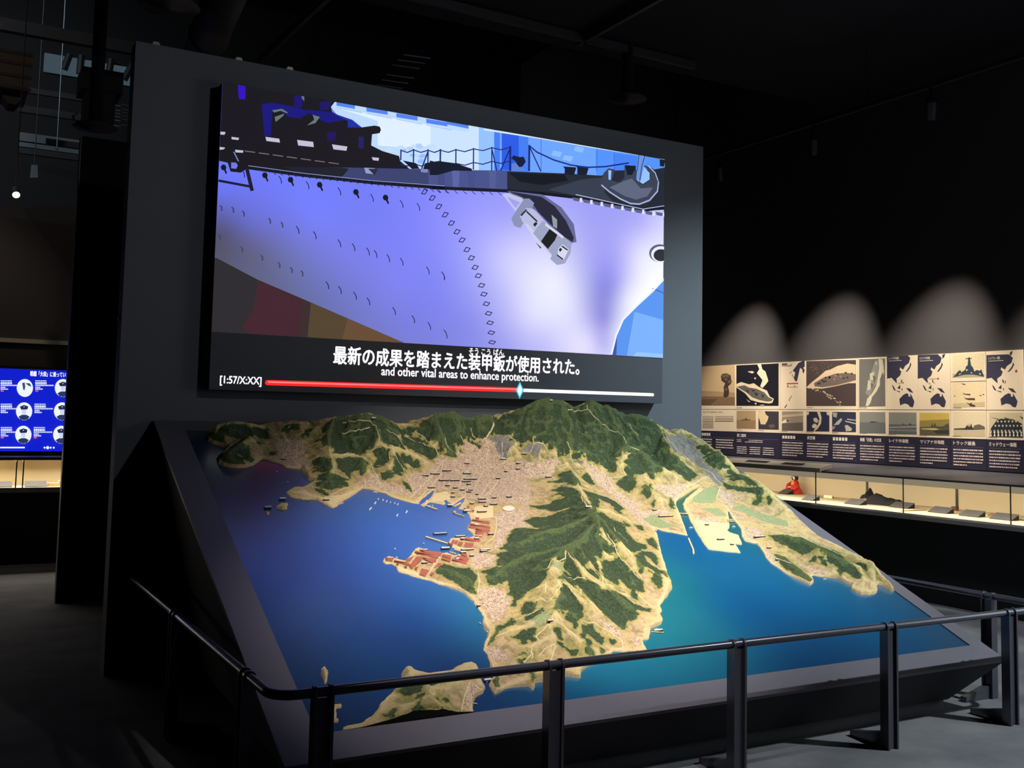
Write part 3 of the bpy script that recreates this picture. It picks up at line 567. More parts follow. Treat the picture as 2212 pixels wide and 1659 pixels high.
 ('P6', [(450, 490), (540, 430), (660, 405), (680, 430), (640, 480), (690, 525), (640, 520), (590, 490), (570, 550), (540, 550), (550, 490)]), ('P6', [(470, 700), (590, 620), (590, 660), (520, 690)]), ('P6', [(460, 740), (570, 725), (540, 765)]), ('P6', [(570, 290), (680, 200), (770, 170), (720, 220), (620, 290)]),
 ('P6', [(860, 120), (900, 60), (1000, 40), (1100, 100), (1180, 240), (1140, 300), (1120, 390), (1100, 330), (1040, 300), (1020, 180), (960, 200), (880, 220)]), ('P6', [(880, 370), (960, 400), (940, 440), (980, 510), (920, 480)]), ('P6', [(900, 515), (980, 560), (1060, 620), (1140, 640), (1090, 700), (1040, 640), (960, 580)]),
 ('P6', [(1200, 360), (1300, 370), (1330, 430), (1430, 490), (1400, 560), (1340, 520), (1260, 440), (1190, 490)]), ('P6', [(1215, 570), (1260, 500), (1290, 520), (1280, 580), (1330, 690), (1250, 690)]), ('P6', [(1270, 20), (1560, 0), (1700, 110), (1790, 180), (1790, 240), (1740, 290), (1670, 330), (1650, 390), (1580, 370), (1530, 320), (1420, 270), (1380, 170), (1330, 90)]),
 ('P6', [(1790, 150), (1940, 180), (1900, 200), (1800, 190)]), ('P6', [(1480, 500), (1540, 530), (1520, 555), (1480, 530)]), ('P6', [(230, 940), (270, 930), (280, 1010), (250, 1090), (210, 1060)]), ('P6', [(1400, 600), (1440, 620), (1440, 660), (1400, 650)]), ('P6', [(640, 860), (670, 900), (660, 980), (640, 960)]),
 ('P4', [(810, 960), (900, 830), (1050, 880), (1260, 900), (1370, 1020), (1310, 1070), (1340, 1240), (1250, 1230), (1180, 1170), (1060, 1090), (930, 1010)]),
 ('P4', [(1430, 940), (1560, 910), (1700, 860), (1640, 800), (1700, 750), (1640, 700), (1720, 680), (1820, 660), (1710, 620), (1790, 540), (1820, 440), (1900, 350), (2050, 330), (2212, 350), (2212, 1160), (2050, 1160), (1990, 1220), (1960, 1310), (1880, 1440), (1880, 1370), (1960, 1260), (1840, 1250), (1840, 1170), (1800, 1060), (1640, 1120), (1540, 1140), (1490, 1040), (1510, 970)]),
 ('C', [(1040, 950), (1180, 940), (1290, 960), (1420, 1020), (1600, 1090), (1700, 1170), (1780, 1260), (1730, 1290), (1650, 1230), (1600, 1260), (1590, 1200), (1500, 1150), (1440, 1070), (1380, 1060), (1300, 1100), (1180, 1030), (1110, 1000)]), ('C', [(1080, 1100), (1160, 1120), (1280, 1210), (1385, 1300), (1370, 1320), (1260, 1270), (1160, 1200)]),
 ('C', [(690, 480), (760, 460), (860, 470), (960, 540), (940, 560), (840, 530), (750, 510)]), ('C', [(680, 530), (780, 560), (900, 570), (990, 560), (1000, 620), (940, 710), (900, 700), (960, 620), (880, 600), (780, 590), (690, 570)]), ('C', [(520, 330), (600, 270), (660, 290), (690, 340), (700, 400), (640, 430), (560, 380)]),
 ('C', [(460, 240), (540, 220), (590, 270), (530, 300)]), ('C', [(720, 400), (780, 450), (700, 440)]), ('C', [(1750, 1170), (1860, 1190), (1890, 1230), (1820, 1220)]), ('C', [(1010, 590), (1060, 660), (1040, 700)]), ('C', [(1370, 1150), (1400, 1120), (1410, 1160)]), ('C', [(1440, 1120), (1480, 1120), (1490, 1190), (1450, 1170)]),
 ('D', [(200, 1010), (290, 960), (400, 960), (360, 1000), (280, 1040), (240, 1060)]), ('D', [(300, 1170), (340, 1050), (380, 1040), (360, 1150)]), ('D', [(390, 1030), (440, 1060), (540, 1080), (480, 1085), (400, 1060)]), ('D', [(90, 1190), (190, 1130), (150, 1180), (110, 1200)]), ('D', [(430, 970), (540, 955), (490, 975)]), ('D', [(240, 1230), (420, 1165), (620, 1175), (700, 1230), (250, 1300)])]
TOWN = [
 ('P1', [(1150, 470), (1330, 450), (1540, 490), (1540, 650), (1640, 800), (1600, 870), (1480, 850), (1300, 850), (1080, 740), (1000, 700), (870, 660), (1080, 690), (1150, 640), (1200, 560)]),
 ('P2', [(1000, 920), (1230, 910), (1330, 680), (1450, 690), (1600, 700), (1540, 640), (1640, 590), (1850, 440), (2030, 420), (2212, 640), (2212, 1350), (2000, 1330), (1700, 1260), (1540, 1150), (1300, 1150), (1000, 1250), (650, 1200), (500, 1120), (250, 1110), (360, 960), (500, 950), (560, 1050), (850, 1130), (900, 1000)]),
 ('P3', [(0, 600), (150, 640), (240, 800), (340, 900), (560, 880), (780, 880), (1050, 830), (1100, 900), (1030, 960), (1000, 1100), (850, 1130), (600, 1130), (700, 1250), (700, 1450), (680, 1530), (0, 1400)]),
 ('P3', [(1460, 910), (1700, 1030), (1820, 1130), (1900, 1290), (2100, 1430), (2212, 1480), (2212, 1561), (2050, 1561), (1900, 1420), (1700, 1250), (1480, 1070)]), ('B', [(1350, 780), (1450, 860), (1560, 890), (1850, 900), (1700, 930), (1620, 960), (1680, 1020), (1600, 1000), (1500, 900)]),
 ('P4', [(1640, 120), (2100, 40), (2050, 200), (2130, 300), (1900, 330), (1800, 450), (1780, 550), (1680, 640), (1600, 600), (1640, 450), (1640, 280)]), ('P4', [(1400, 1200), (1600, 1150), (1750, 1250), (1850, 1350), (1650, 1450), (1420, 1420), (1380, 1300)]), ('P4', [(1400, 660), (1640, 700), (1600, 850), (1400, 900), (1280, 880), (1300, 760)]),
 ('P6', [(0, 0), (400, 20), (420, 150), (340, 250), (240, 320), (130, 180)]), ('P6', [(150, 600), (300, 590), (390, 700), (330, 760), (200, 720)]), ('B', [(1700, 690), (1900, 690), (1950, 750), (1880, 810), (1800, 780)]), ('P6', [(1330, 260), (1450, 290), (1600, 400), (1640, 490), (1560, 480), (1420, 350)]), ('P6', [(1740, 510), (1840, 500), (1820, 570), (1750, 560)]),
 ('C', [(180, 560), (380, 540), (370, 600), (290, 680)]), ('C', [(640, 570), (720, 600), (760, 650), (740, 760), (830, 840), (700, 700), (640, 640)]), ('C', [(840, 890), (960, 890), (980, 960), (880, 1000), (850, 980)]), ('C', [(980, 1020), (1110, 1130), (1150, 1200), (1060, 1160), (1010, 1100)]), ('C', [(420, 795), (640, 815), (660, 850), (440, 820)]),
 ('C', [(1250, 1170), (1400, 1260), (1520, 1270), (1400, 1210)]), ('D', [(680, 960), (800, 980), (790, 1030), (700, 1130), (640, 1150), (690, 1040)])]
GREY = [('B', [(385, 320), (500, 270), (620, 340), (560, 400), (540, 480), (470, 500), (440, 390)]), ('B', [(640, 420), (740, 330), (830, 350), (780, 480), (720, 440)]), ('B', [(1050, 470), (1150, 510), (1130, 550), (1070, 510)]), ('C', [(190, 140), (340, 110), (460, 200), (520, 310), (620, 420), (690, 500), (640, 560), (560, 480), (450, 370), (300, 280), (230, 210)])]
FIELD = [('C', [(440, 640), (560, 560), (640, 580), (600, 690), (480, 690), (420, 680)]), ('C', [(490, 730), (640, 730), (700, 790), (620, 790)]), ('C', [(720, 720), (830, 700), (920, 760), (1180, 830), (1190, 880), (1000, 840), (900, 790), (800, 750)]), ('C', [(0, 790), (120, 810), (300, 870), (180, 890), (60, 850)]),
         ('B', [(1580, 920), (1700, 920), (1780, 980), (1900, 1030), (1700, 1010)]), ('P6', [(600, 300), (760, 230), (850, 150), (820, 300), (700, 380)]), ('D', [(1260, 110), (1350, 130), (1420, 200), (1330, 180)]), ('B', [(450, 380), (530, 400), (530, 490), (470, 490)])]
SAND = [('C', [(430, 820), (700, 850), (720, 890), (700, 910), (720, 925), (790, 945), (815, 1015), (770, 1015), (805, 1085), (554, 1060)]), ('A', [(1990, 760), (2080, 740), (2130, 790), (2080, 840), (1950, 830)]), ('P4', [(1350, 20), (1600, 10), (1600, 180), (1400, 200), (1280, 130)]), ('A', [(820, 750), (1080, 800), (1180, 870), (1380, 730), (1250, 770), (1050, 800), (950, 730)]),
        ('P4', [(250, 860), (520, 950), (640, 1020), (900, 1100), (1060, 1150), (900, 1150), (560, 1040), (280, 930)])]
ROADS = [('P3', [(1480, 110), (1490, 170), (1570, 270), (1700, 370), (1820, 460), (1900, 480), (1970, 510), (2020, 590), (2080, 680), (2180, 720), (2212, 740)]), ('P3', [(1200, 140), (1350, 180), (1480, 170)]), ('P3', [(170, 340), (180, 380), (120, 490), (50, 570)]), ('P3', [(2060, 350), (2200, 540)]), ('P3', [(2090, 780), (1960, 860), (1990, 1000), (2030, 1090), (1870, 1130)]),
 ('P2', [(940, 1280), (1250, 980), (1400, 750)]), ('P2', [(1020, 1340), (1380, 960), (1420, 730)]), ('P2', [(1080, 1280), (1330, 1010)]), ('P2', [(1640, 1080), (1780, 860)]), ('P2', [(1700, 1290), (1880, 880)]), ('P2', [(1850, 1150), (1980, 890)]), ('P2', [(1950, 1230), (2080, 1020), (1900, 740)]), ('P2', [(1340, 1160), (1900, 1300), (2212, 1300)]), ('P2', [(2060, 1230), (2190, 1030)]), ('P2', [(1420, 880), (1900, 930), (2150, 980)]), ('P2', [(1350, 1010), (1900, 1020)]),
 ('P2', [(0, 230), (200, 200), (400, 200), (470, 260), (500, 380), (510, 480), (580, 540), (700, 580), (650, 650), (670, 740), (600, 800), (480, 830)]), ('P2', [(700, 570), (740, 660), (800, 780), (860, 880)]), ('P2', [(1020, 340), (1150, 420), (1250, 530), (1330, 650), (1420, 700)]), ('P2', [(0, 370), (200, 330), (380, 290)]), ('P2', [(630, 320), (760, 400), (820, 480), (900, 590), (1050, 700)]), ('P2', [(900, 420), (1080, 490), (1200, 550)]), ('P2', [(0, 660), (130, 670), (280, 690), (340, 760)]),
 ('P2', [(1440, 430), (1480, 560), (1600, 660), (1720, 780)]), ('P2', [(1800, 290), (1850, 420), (1900, 480)]), ('P2', [(2130, 210), (2080, 340), (1980, 460)]), ('P2', [(400, 790), (440, 900), (500, 1000), (540, 1110)]), ('P2', [(1660, 400), (1700, 500)]), ('P2', [(860, 900), (960, 1060), (990, 1180)]),
 ('P3', [(170, 640), (280, 560), (370, 530), (450, 580), (500, 650), (400, 700), (370, 800)]), ('P3', [(290, 620), (290, 740), (300, 820)]), ('P3', [(720, 570), (740, 640), (690, 760)]), ('P3', [(740, 650), (870, 650), (920, 740), (1020, 800)]), ('P3', [(1200, 620), (1250, 740), (1270, 870), (1320, 930), (1430, 980)]), ('P3', [(780, 940), (1000, 950), (1200, 930)]), ('P3', [(0, 880), (150, 1050), (230, 1160), (500, 1100)]), ('P3', [(60, 1370), (230, 1180)]), ('P3', [(100, 700), (60, 900)]),
 ('P3', [(1080, 1240), (1250, 1250), (1400, 1280), (1420, 1340), (1400, 1400), (1460, 1480), (1490, 1540)]), ('P3', [(1310, 1050), (1400, 1180), (1560, 1300), (1850, 1420), (2000, 1530)]), ('P3', [(1440, 1000), (1650, 1130), (1800, 1180), (1900, 1330), (2100, 1450), (2212, 1500)]),
 ('P5', [(1170, 370), (1260, 500), (1350, 640), (1400, 780), (1500, 880), (1620, 1030), (1700, 1110)]), ('P5', [(1130, 500), (1280, 590), (1360, 660)]), ('P5', [(1340, 380), (1420, 470), (1540, 580)]), ('P5', [(660, 720), (660, 830), (530, 860), (460, 860), (410, 960)]), ('P5', [(700, 740), (830, 900), (960, 1080), (1200, 1230)]), ('P5', [(470, 950), (640, 1050), (830, 1090), (950, 1130)]), ('P5', [(600, 1120), (700, 1200), (800, 1340), (870, 1430)]),
 ('P5', [(870, 1250), (980, 1400), (1050, 1480)]), ('P5', [(1180, 1080), (1300, 1200), (1480, 1330), (1640, 1450)]), ('P5', [(1000, 860), (1080, 980), (1180, 1090), (1290, 1220)]), ('P5', [(400, 1150), (520, 1130), (590, 1220), (500, 1350), (420, 1420), (300, 1370)]), ('P5', [(380, 1160), (380, 1300)]), ('P5', [(1640, 1290), (1800, 1440), (1900, 1530)]),
 ('P6', [(130, 200), (160, 330), (200, 420), (160, 560), (130, 620)]), ('P6', [(700, 470), (860, 330), (880, 240)]), ('P6', [(690, 470), (730, 520), (650, 590), (640, 680), (560, 760)]), ('P6', [(720, 700), (780, 620), (850, 580), (900, 560)]), ('P6', [(880, 230), (960, 300), (1050, 420), (1180, 540)]), ('P6', [(1200, 300), (1320, 330), (1480, 420), (1620, 520), (1640, 600), (1500, 650)]), ('P6', [(600, 620), (660, 660), (650, 720)]), ('P6', [(1800, 30), (1930, 130), (2030, 190)]), ('P6', [(250, 1080), (400, 1020), (560, 1000), (650, 1040)]), ('P6', [(440, 300), (600, 250), (740, 180)]), ('P6', [(270, 470), (400, 420), (560, 390)]),
 ('C', [(120, 900), (0, 790)]), ('C', [(0, 740), (300, 770), (720, 820), (900, 850), (1180, 880), (1350, 980)]), ('C', [(640, 690), (700, 720), (780, 840), (860, 960), (1040, 1100), (1250, 1190), (1360, 1260)]), ('C', [(650, 560), (620, 640), (700, 720)]), ('C', [(220, 170), (330, 290), (420, 370), (580, 450), (660, 540)]), ('C', [(1000, 920), (1300, 960), (1500, 1050), (1650, 1110)]), ('C', [(380, 560), (560, 470)]),
 ('P4', [(1640, 200), (1640, 330), (1600, 470), (1480, 560)]), ('P4', [(1380, 950), (1400, 1100), (1380, 1240)]), ('P4', [(880, 690), (780, 820), (690, 980)]), ('P4', [(1640, 700), (1500, 780), (1330, 910)]), ('P1', [(1030, 330), (1110, 420), (1200, 460), (1350, 480), (1550, 490)]), ('P1', [(1450, 490), (1440, 640), (1460, 820)]), ('P1', [(1350, 500), (1250, 700)]), ('P1', [(1650, 1100), (1690, 1180), (1870, 1270), (2000, 1190), (2200, 1110)]), ('P1', [(430, 560), (540, 540), (640, 450)]),
 ('D', [(1270, 1000 - 200), (1300, 700)]), ('D', [(700, 960), (660, 1060), (640, 1160)]), ('P6', [(0, 980), (100, 1060)])]
A_high = np.clip((HT - 0.02) / 0.06, 0, 1)
A_forest, A_town, A_grey, A_field, A_sand, A_road = layer(FOREST), layer(TOWN), layer(GREY), layer(FIELD), layer(SAND), line_layer(ROADS)
A_forest = np.clip(A_forest + 0.10 + 0.45 * np.clip((HT - 0.11) / 0.08, 0, 1) + 0.6 * np.clip((HT - 0.10) / 0.04, 0, 1) * (GV > 2.68), -1, 1)

def grid_mesh(name, keep, zz, attrs, mats, parent):
    idx = -np.ones(GU.shape, int); used = np.zeros(GU.shape, bool)
    q = keep[:-1, :-1] | keep[1:, :-1] | keep[:-1, 1:] | keep[1:, 1:]
    used[:-1, :-1] |= q; used[1:, :-1] |= q; used[:-1, 1:] |= q; used[1:, 1:] |= q
    idx[used] = np.arange(used.sum())
    j, i = np.nonzero(q)
    faces = np.stack([idx[j, i], idx[j, i + 1], idx[j + 1, i + 1], idx[j + 1, i]], 1)
    u, v, h = GU[used], GV[used], zz[used]
    co = FR[None] + SV[None] * v[:, None] + NV[None] * h[:, None]; co[:, 0] += u
    o0 = np.array(parent.location)
    co = co - o0
    # skirts where the land is cut off by the edge of the map
    extra_v, extra_f = [], []
    def skirt(js, is_, flip):
        prev = None
        for a, b in zip(js, is_):
            k = idx[a, b]
            if k < 0 or zz[a, b] < 0.001: prev = None; continue
            extra_v.append(tuple(tp(GU[a, b], GV[a, b], -0.001) - o0)); n = len(co) + len(extra_v) - 1
            if prev is not None: extra_f.append((prev[0], k, n, prev[1]) if flip else (k, prev[0], prev[1], n))
            prev = (k, n)
    skirt([0] * NU, range(NU), True); skirt([NVv - 1] * NU, range(NU), False); skirt(range(NVv), [0] * NVv, False); skirt(range(NVv), [NU - 1] * NVv, True)
    allv = np.vstack([co, np.array(extra_v)]) if extra_v else co
    allf = np.vstack([faces, np.array(extra_f)]) if extra_f else faces
    me = bpy.data.meshes.new(name)
    me.vertices.add(len(allv)); me.vertices.foreach_set('co', allv.astype(np.float32).ravel())
    me.loops.add(4 * len(allf)); me.loops.foreach_set('vertex_index', allf.astype(np.int32).ravel())
    me.polygons.add(len(allf)); me.polygons.foreach_set('loop_start', np.arange(0, 4 * len(allf), 4, dtype=np.int32))
    me.polygons.foreach_set('use_smooth', np.r_[np.ones(len(faces), bool), np.zeros(len(allf) - len(faces), bool)])
    for an, arr in attrs.items():
        at = me.attributes.new(an, 'FLOAT', 'POINT'); vals = np.concatenate([arr[used], -np.ones(len(extra_v))]).astype(np.float32)
        at.data.foreach_set('value', vals)
    for m in (mats if isinstance(mats, list) else [mats]): me.materials.append(m)
    if isinstance(mats, list): me.polygons.foreach_set('material_index', np.r_[np.zeros(len(faces), np.int32), np.ones(len(allf) - len(faces), np.int32)])
    me.update(calc_edges=True)
    return link(bpy.data.objects.new(name, me), parent)

# painted landscape material: which paint lies where comes from the model itself, the fine texture from noise
M_land, nt, b = new_mat('painted_landscape')
N_, L_ = nt.nodes, nt.links
tc = N_.new('ShaderNodeTexCoord')
def noise(scale, detail=4, rough=0.6):
    n = N_.new('ShaderNodeTexNoise'); n.inputs['Scale'].default_value = scale; n.inputs['Detail'].default_value = detail; n.inputs['Roughness'].default_value = rough
    L_.new(tc.outputs['Object'], n.inputs['Vector']); return n.outputs['Fac']
def attr(name):
    a = N_.new('ShaderNodeAttribute'); a.attribute_name = name; return a.outputs['Fac']
def mathn(op, a, b_=None, c=None):
    m = N_.new('ShaderNodeMath'); m.operation = op
    for k, x in enumerate((a, b_, c)):
        if x is None: continue
        if isinstance(x, (int, float)): m.inputs[k].default_value = x
        else: L_.new(x, m.inputs[k])
    return m.outputs[0]
def ramp(fac, stops):
    r = N_.new('ShaderNodeValToRGB'); e = r.color_ramp.elements
    while len(e) < len(stops): e.new(0.5)
    for k, (p, c) in enumerate(stops): e[k].position = p; e[k].color = lin4(c)
    L_.new(fac, r.inputs[0]); return r.outputs[0]
def mix(f, a, b_):
    m = N_.new('ShaderNodeMix'); m.data_type = 'RGBA'; L_.new(f, m.inputs[0]); L_.new(a, m.inputs[6]); L_.new(b_, m.inputs[7]); return m.outputs[2]
def step(x, lo, hi):
    m = N_.new('ShaderNodeMapRange'); m.interpolation_type = 'SMOOTHSTEP'; m.inputs['From Min'].default_value = lo; m.inputs['From Max'].default_value = hi
    L_.new(x, m.inputs['Value']); return m.outputs[0]
nL, nM, nF, nT = noise(6, 3), noise(28, 4), noise(110, 3), noise(260, 1)
base = ramp(nM, [(0.28, (146, 122, 88)), (0.45, (178, 147, 106)), (0.6, (198, 167, 126)), (0.8, (166, 148, 104))])
base = mix(step(nL, 0.42, 0.62), base, ramp(nF, [(0.3, (172, 146, 92)), (0.7, (216, 186, 130))]))
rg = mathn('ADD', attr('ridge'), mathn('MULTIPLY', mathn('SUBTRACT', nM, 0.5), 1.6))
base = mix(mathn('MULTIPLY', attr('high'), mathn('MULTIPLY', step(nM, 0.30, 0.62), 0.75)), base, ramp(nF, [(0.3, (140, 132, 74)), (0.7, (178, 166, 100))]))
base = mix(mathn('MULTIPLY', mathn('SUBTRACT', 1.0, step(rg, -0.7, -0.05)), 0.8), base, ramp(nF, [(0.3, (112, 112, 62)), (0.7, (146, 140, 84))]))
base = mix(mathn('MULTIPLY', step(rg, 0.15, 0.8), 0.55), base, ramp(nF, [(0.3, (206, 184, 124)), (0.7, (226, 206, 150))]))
fld = mathn('ADD', attr('field'), mathn('MULTIPLY', mathn('SUBTRACT', nM, 0.5), 0.5))
col = mix(step(fld, -0.06, 0.06), base, ramp(nF, [(0.3, (128, 138, 96)), (0.7, (164, 168, 120))]))
snd = attr('sand'); col = mix(step(snd, -0.05, 0.1), col, ramp(nF, [(0.3, (214, 186, 134)), (0.7, (234, 208, 158))]))
gry = mathn('ADD', attr('grey'), mathn('MULTIPLY', mathn('SUBTRACT', nM, 0.5), 0.6))
col = mix(step(gry, -0.1, 0.15), col, ramp(nF, [(0.3, (112, 106, 100)), (0.7, (150, 142, 132))]))
twn = mathn('ADD', attr('town'), mathn('ADD', mathn('MULTIPLY', mathn('SUBTRACT', nM, 0.5), 1.2), mathn('MULTIPLY', mathn('SUBTRACT', nF, 0.5), 0.8)))
vor = N_.new('ShaderNodeTexVoronoi'); vor.inputs['Scale'].default_value = 150; L_.new(tc.outputs['Object'], vor.inputs['Vector'])
sep = N_.new('ShaderNodeSeparateColor'); L_.new(vor.outputs['Color'], sep.inputs[0])
twc = ramp(sep.outputs[0], [(0.0, (136, 112, 98)), (0.22, (186, 154, 130)), (0.55, (202, 172, 144)), (0.8, (228, 200, 166)), (1.0, (156, 132, 116))])
col = mix(mathn('MULTIPLY', step(twn, -0.25, 0.2), 0.92), col, twc)
frs = mathn('ADD', attr('forest'), mathn('ADD', mathn('ADD', mathn('MULTIPLY', mathn('SUBTRACT', nM, 0.5), 1.1), mathn('MULTIPLY', mathn('MULTIPLY', attr('ridge'), attr('high')), -0.32)), mathn('MULTIPLY', mathn('SUBTRACT', nF, 0.5), 0.6)))
col = mix(mathn('MULTIPLY', step(frs, -0.42, -0.08), 0.75), col, ramp(nF, [(0.3, (140, 132, 62)), (0.7, (178, 164, 92))]))
fcol = ramp(mathn('ADD', mathn('MULTIPLY', nF, 0.6), mathn('MULTIPLY', nT, 0.4)), [(0.32, (36, 49, 36)), (0.5, (60, 74, 50)), (0.68, (90, 101, 64))])
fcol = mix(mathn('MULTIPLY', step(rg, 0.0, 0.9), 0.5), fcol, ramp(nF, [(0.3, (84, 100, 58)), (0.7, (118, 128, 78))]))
col = mix(step(frs, -0.07, 0.05), col, fcol)
cst = mathn('ADD', attr('coast'), mathn('MULTIPLY', mathn('SUBTRACT', nM, 0.5), 0.10))
col = mix(mathn('SUBTRACT', 1.0, step(cst, 0.10, 0.22)), col, ramp(nF, [(0.3, (206, 172, 122)), (0.7, (234, 204, 152))]))
rd = mathn('ADD', attr('road'), mathn('MULTIPLY', mathn('SUBTRACT', nF, 0.5), 0.10))
col = mix(mathn('SUBTRACT', 1.0, step(rd, 0.045, 0.115)), col, ramp(nT, [(0.3, (206, 186, 136)), (0.7, (232, 212, 164))]))
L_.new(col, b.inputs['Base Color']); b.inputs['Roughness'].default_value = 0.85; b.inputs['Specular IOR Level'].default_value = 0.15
bp = N_.new('ShaderNodeBump'); bp.inputs['Strength'].default_value = 0.55; bp.inputs['Distance'].default_value = 0.004
L_.new(mathn('ADD', nF, mathn('MULTIPLY', nT, 0.5)), bp.inputs['Height']); L_.new(bp.outputs[0], b.inputs['Normal'])

TAB = thing('relief_model', (3.3, 5.2, 0), 'large sloping relief model of a mountainous harbour coast with blue sea in a dark frame', 'relief model')
M_frame = mat('satin_black_frame', (104, 99, 105), 0.45, var=0.06, scale=20)
M_skirt = mat('black_plinth_paint', (26, 26, 32), 0.7)
M_cut = mat('olive_cut_edge', (58, 62, 46), 0.85)
# frame: four mitred border boards around the map
def board(u0, v0, u1, v1, iu0, iv0, iu1, iv1):
    mb = MB(); q = [tp(u0, v0), tp(u1, v1), tp(iu1, iv1), tp(iu0, iv0)]
    mb.prism([p - NV * 0.012 for p in q], NV * 0.018)
    return mb.build('frame_board', M_frame, TAB)
board(XA, 0, XB, 0, UA - .004, VA - .004, UB + .004, VA - .004); board(XB, SL, XA, SL, UB + .004, VB + .004, UA - .004, VB + .004)
board(XA, SL, XA, 0, UA - .004, VB + .004, UA - .004, VA - .004); board(XB, 0, XB, SL, UB + .004, VA - .004, UB + .004, VB + .004)
# body under the frame: front skirt leaning inward, sides, recessed plinth
zb = 0.075; yf = 4.0146; xi0, xi1 = XA + 0.30, 5.078
f0, f1 = tp(XA + .003, 0.003, -0.0125), tp(XB - .003, 0.003, -0.0125); k0, k1 = tp(XA + .003, SL - .002, -0.0125), tp(XB - .003, SL - .002, -0.0125)
yk = 6.80
lo = [(xi0, yf, zb), (xi1, yf, zb), (xi1, yk, zb), (xi0, yk, zb)]
hi = [f0, f1, (XB - .003, yk, k1[2]), (XA + .003, yk, k0[2])]
MB().add(lo + hi, [(0, 3, 2, 1), (0, 1, 5, 4), (1, 2, 6, 5), (2, 3, 7, 6), (3, 0, 4, 7), (4, 5, 6, 7)]).build('table_body', M_skirt, TAB)
MB().box((xi0 + .05, yf + .03, 0), (xi1 - .0, yk, zb - .001)).build('plinth', mat('grey_plinth', (96, 96, 98), 0.7), TAB)
# sea panel: painted blues, with part of the bay's light falloff in the colour
seapts = [(430, 960, (10, 40, 70)), (480, 1080, (14, 48, 86)), (560, 1100, (16, 58, 100)), (540, 1200, (18, 60, 112)), (700, 1160, (24, 72, 132)), (850, 1110, (34, 90, 150)), (950, 1130, (38, 88, 156)), (760, 1240, (24, 72, 140)), (650, 1300, (18, 66, 130)), (800, 1330, (20, 74, 140)), (940, 1330, (20, 82, 140)),
          (1030, 1330, (28, 106, 142)), (700, 1420, (16, 62, 112)), (900, 1430, (18, 66, 118)), (1000, 1450, (14, 58, 104)), (1100, 1570, (12, 54, 98)), (1300, 1550, (12, 66, 108)), (1450, 1250, (30, 112, 124)), (1450, 1340, (32, 114, 124)), (1560, 1300, (16, 86, 128)), (1700, 1350, (14, 76, 120)), (1600, 1220, (26, 100, 142)), (1480, 1160, (26, 96, 148)),
          (1800, 1290, (22, 98, 140)), (1950, 1330, (20, 82, 120)), (1700, 1440, (16, 70, 108)), (2020, 1380, (24, 74, 104)), (1300, 1480, (26, 104, 134)), (720, 1560, (12, 52, 96)), (1510, 1100, (58, 104, 92)), (1490, 1060, (84, 112, 80)), (1590, 1150, (36, 104, 116)), (1480, 1100, (56, 104, 94)), (1530, 1020, (116, 120, 84))]
sp = [(*uvh((a, c)), col_) for a, c, col_ in seapts]
se = Print(tp(0, 0, 0), (1, 0, 0), SV, NV, 0.0)
se.grid(lambda q: idw(sp, q, 0.15), UA - .004, UB + .004, VA - .004, VB + .004, 150, 110)
M_sea = attr_mat('sea_paint_with_light', 0.0, 0.28, 0.05, 6.0, 0.6)
M_sea.node_tree.nodes['Principled BSDF'].inputs['Coat Weight'].default_value = 1.0; M_sea.node_tree.nodes['Principled BSDF'].inputs['Coat Roughness'].default_value = 0.22
se.build('sea_panel', M_sea, TAB)
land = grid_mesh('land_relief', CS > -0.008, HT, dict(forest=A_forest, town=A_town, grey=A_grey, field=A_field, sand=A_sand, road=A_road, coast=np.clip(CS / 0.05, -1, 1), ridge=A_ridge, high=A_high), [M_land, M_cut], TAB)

def surf(p):
    u, v = drape([p])[0]; h = float(hsample(np.array([u]), np.array([v]))[0]); return u, v, max(h, 0.0)
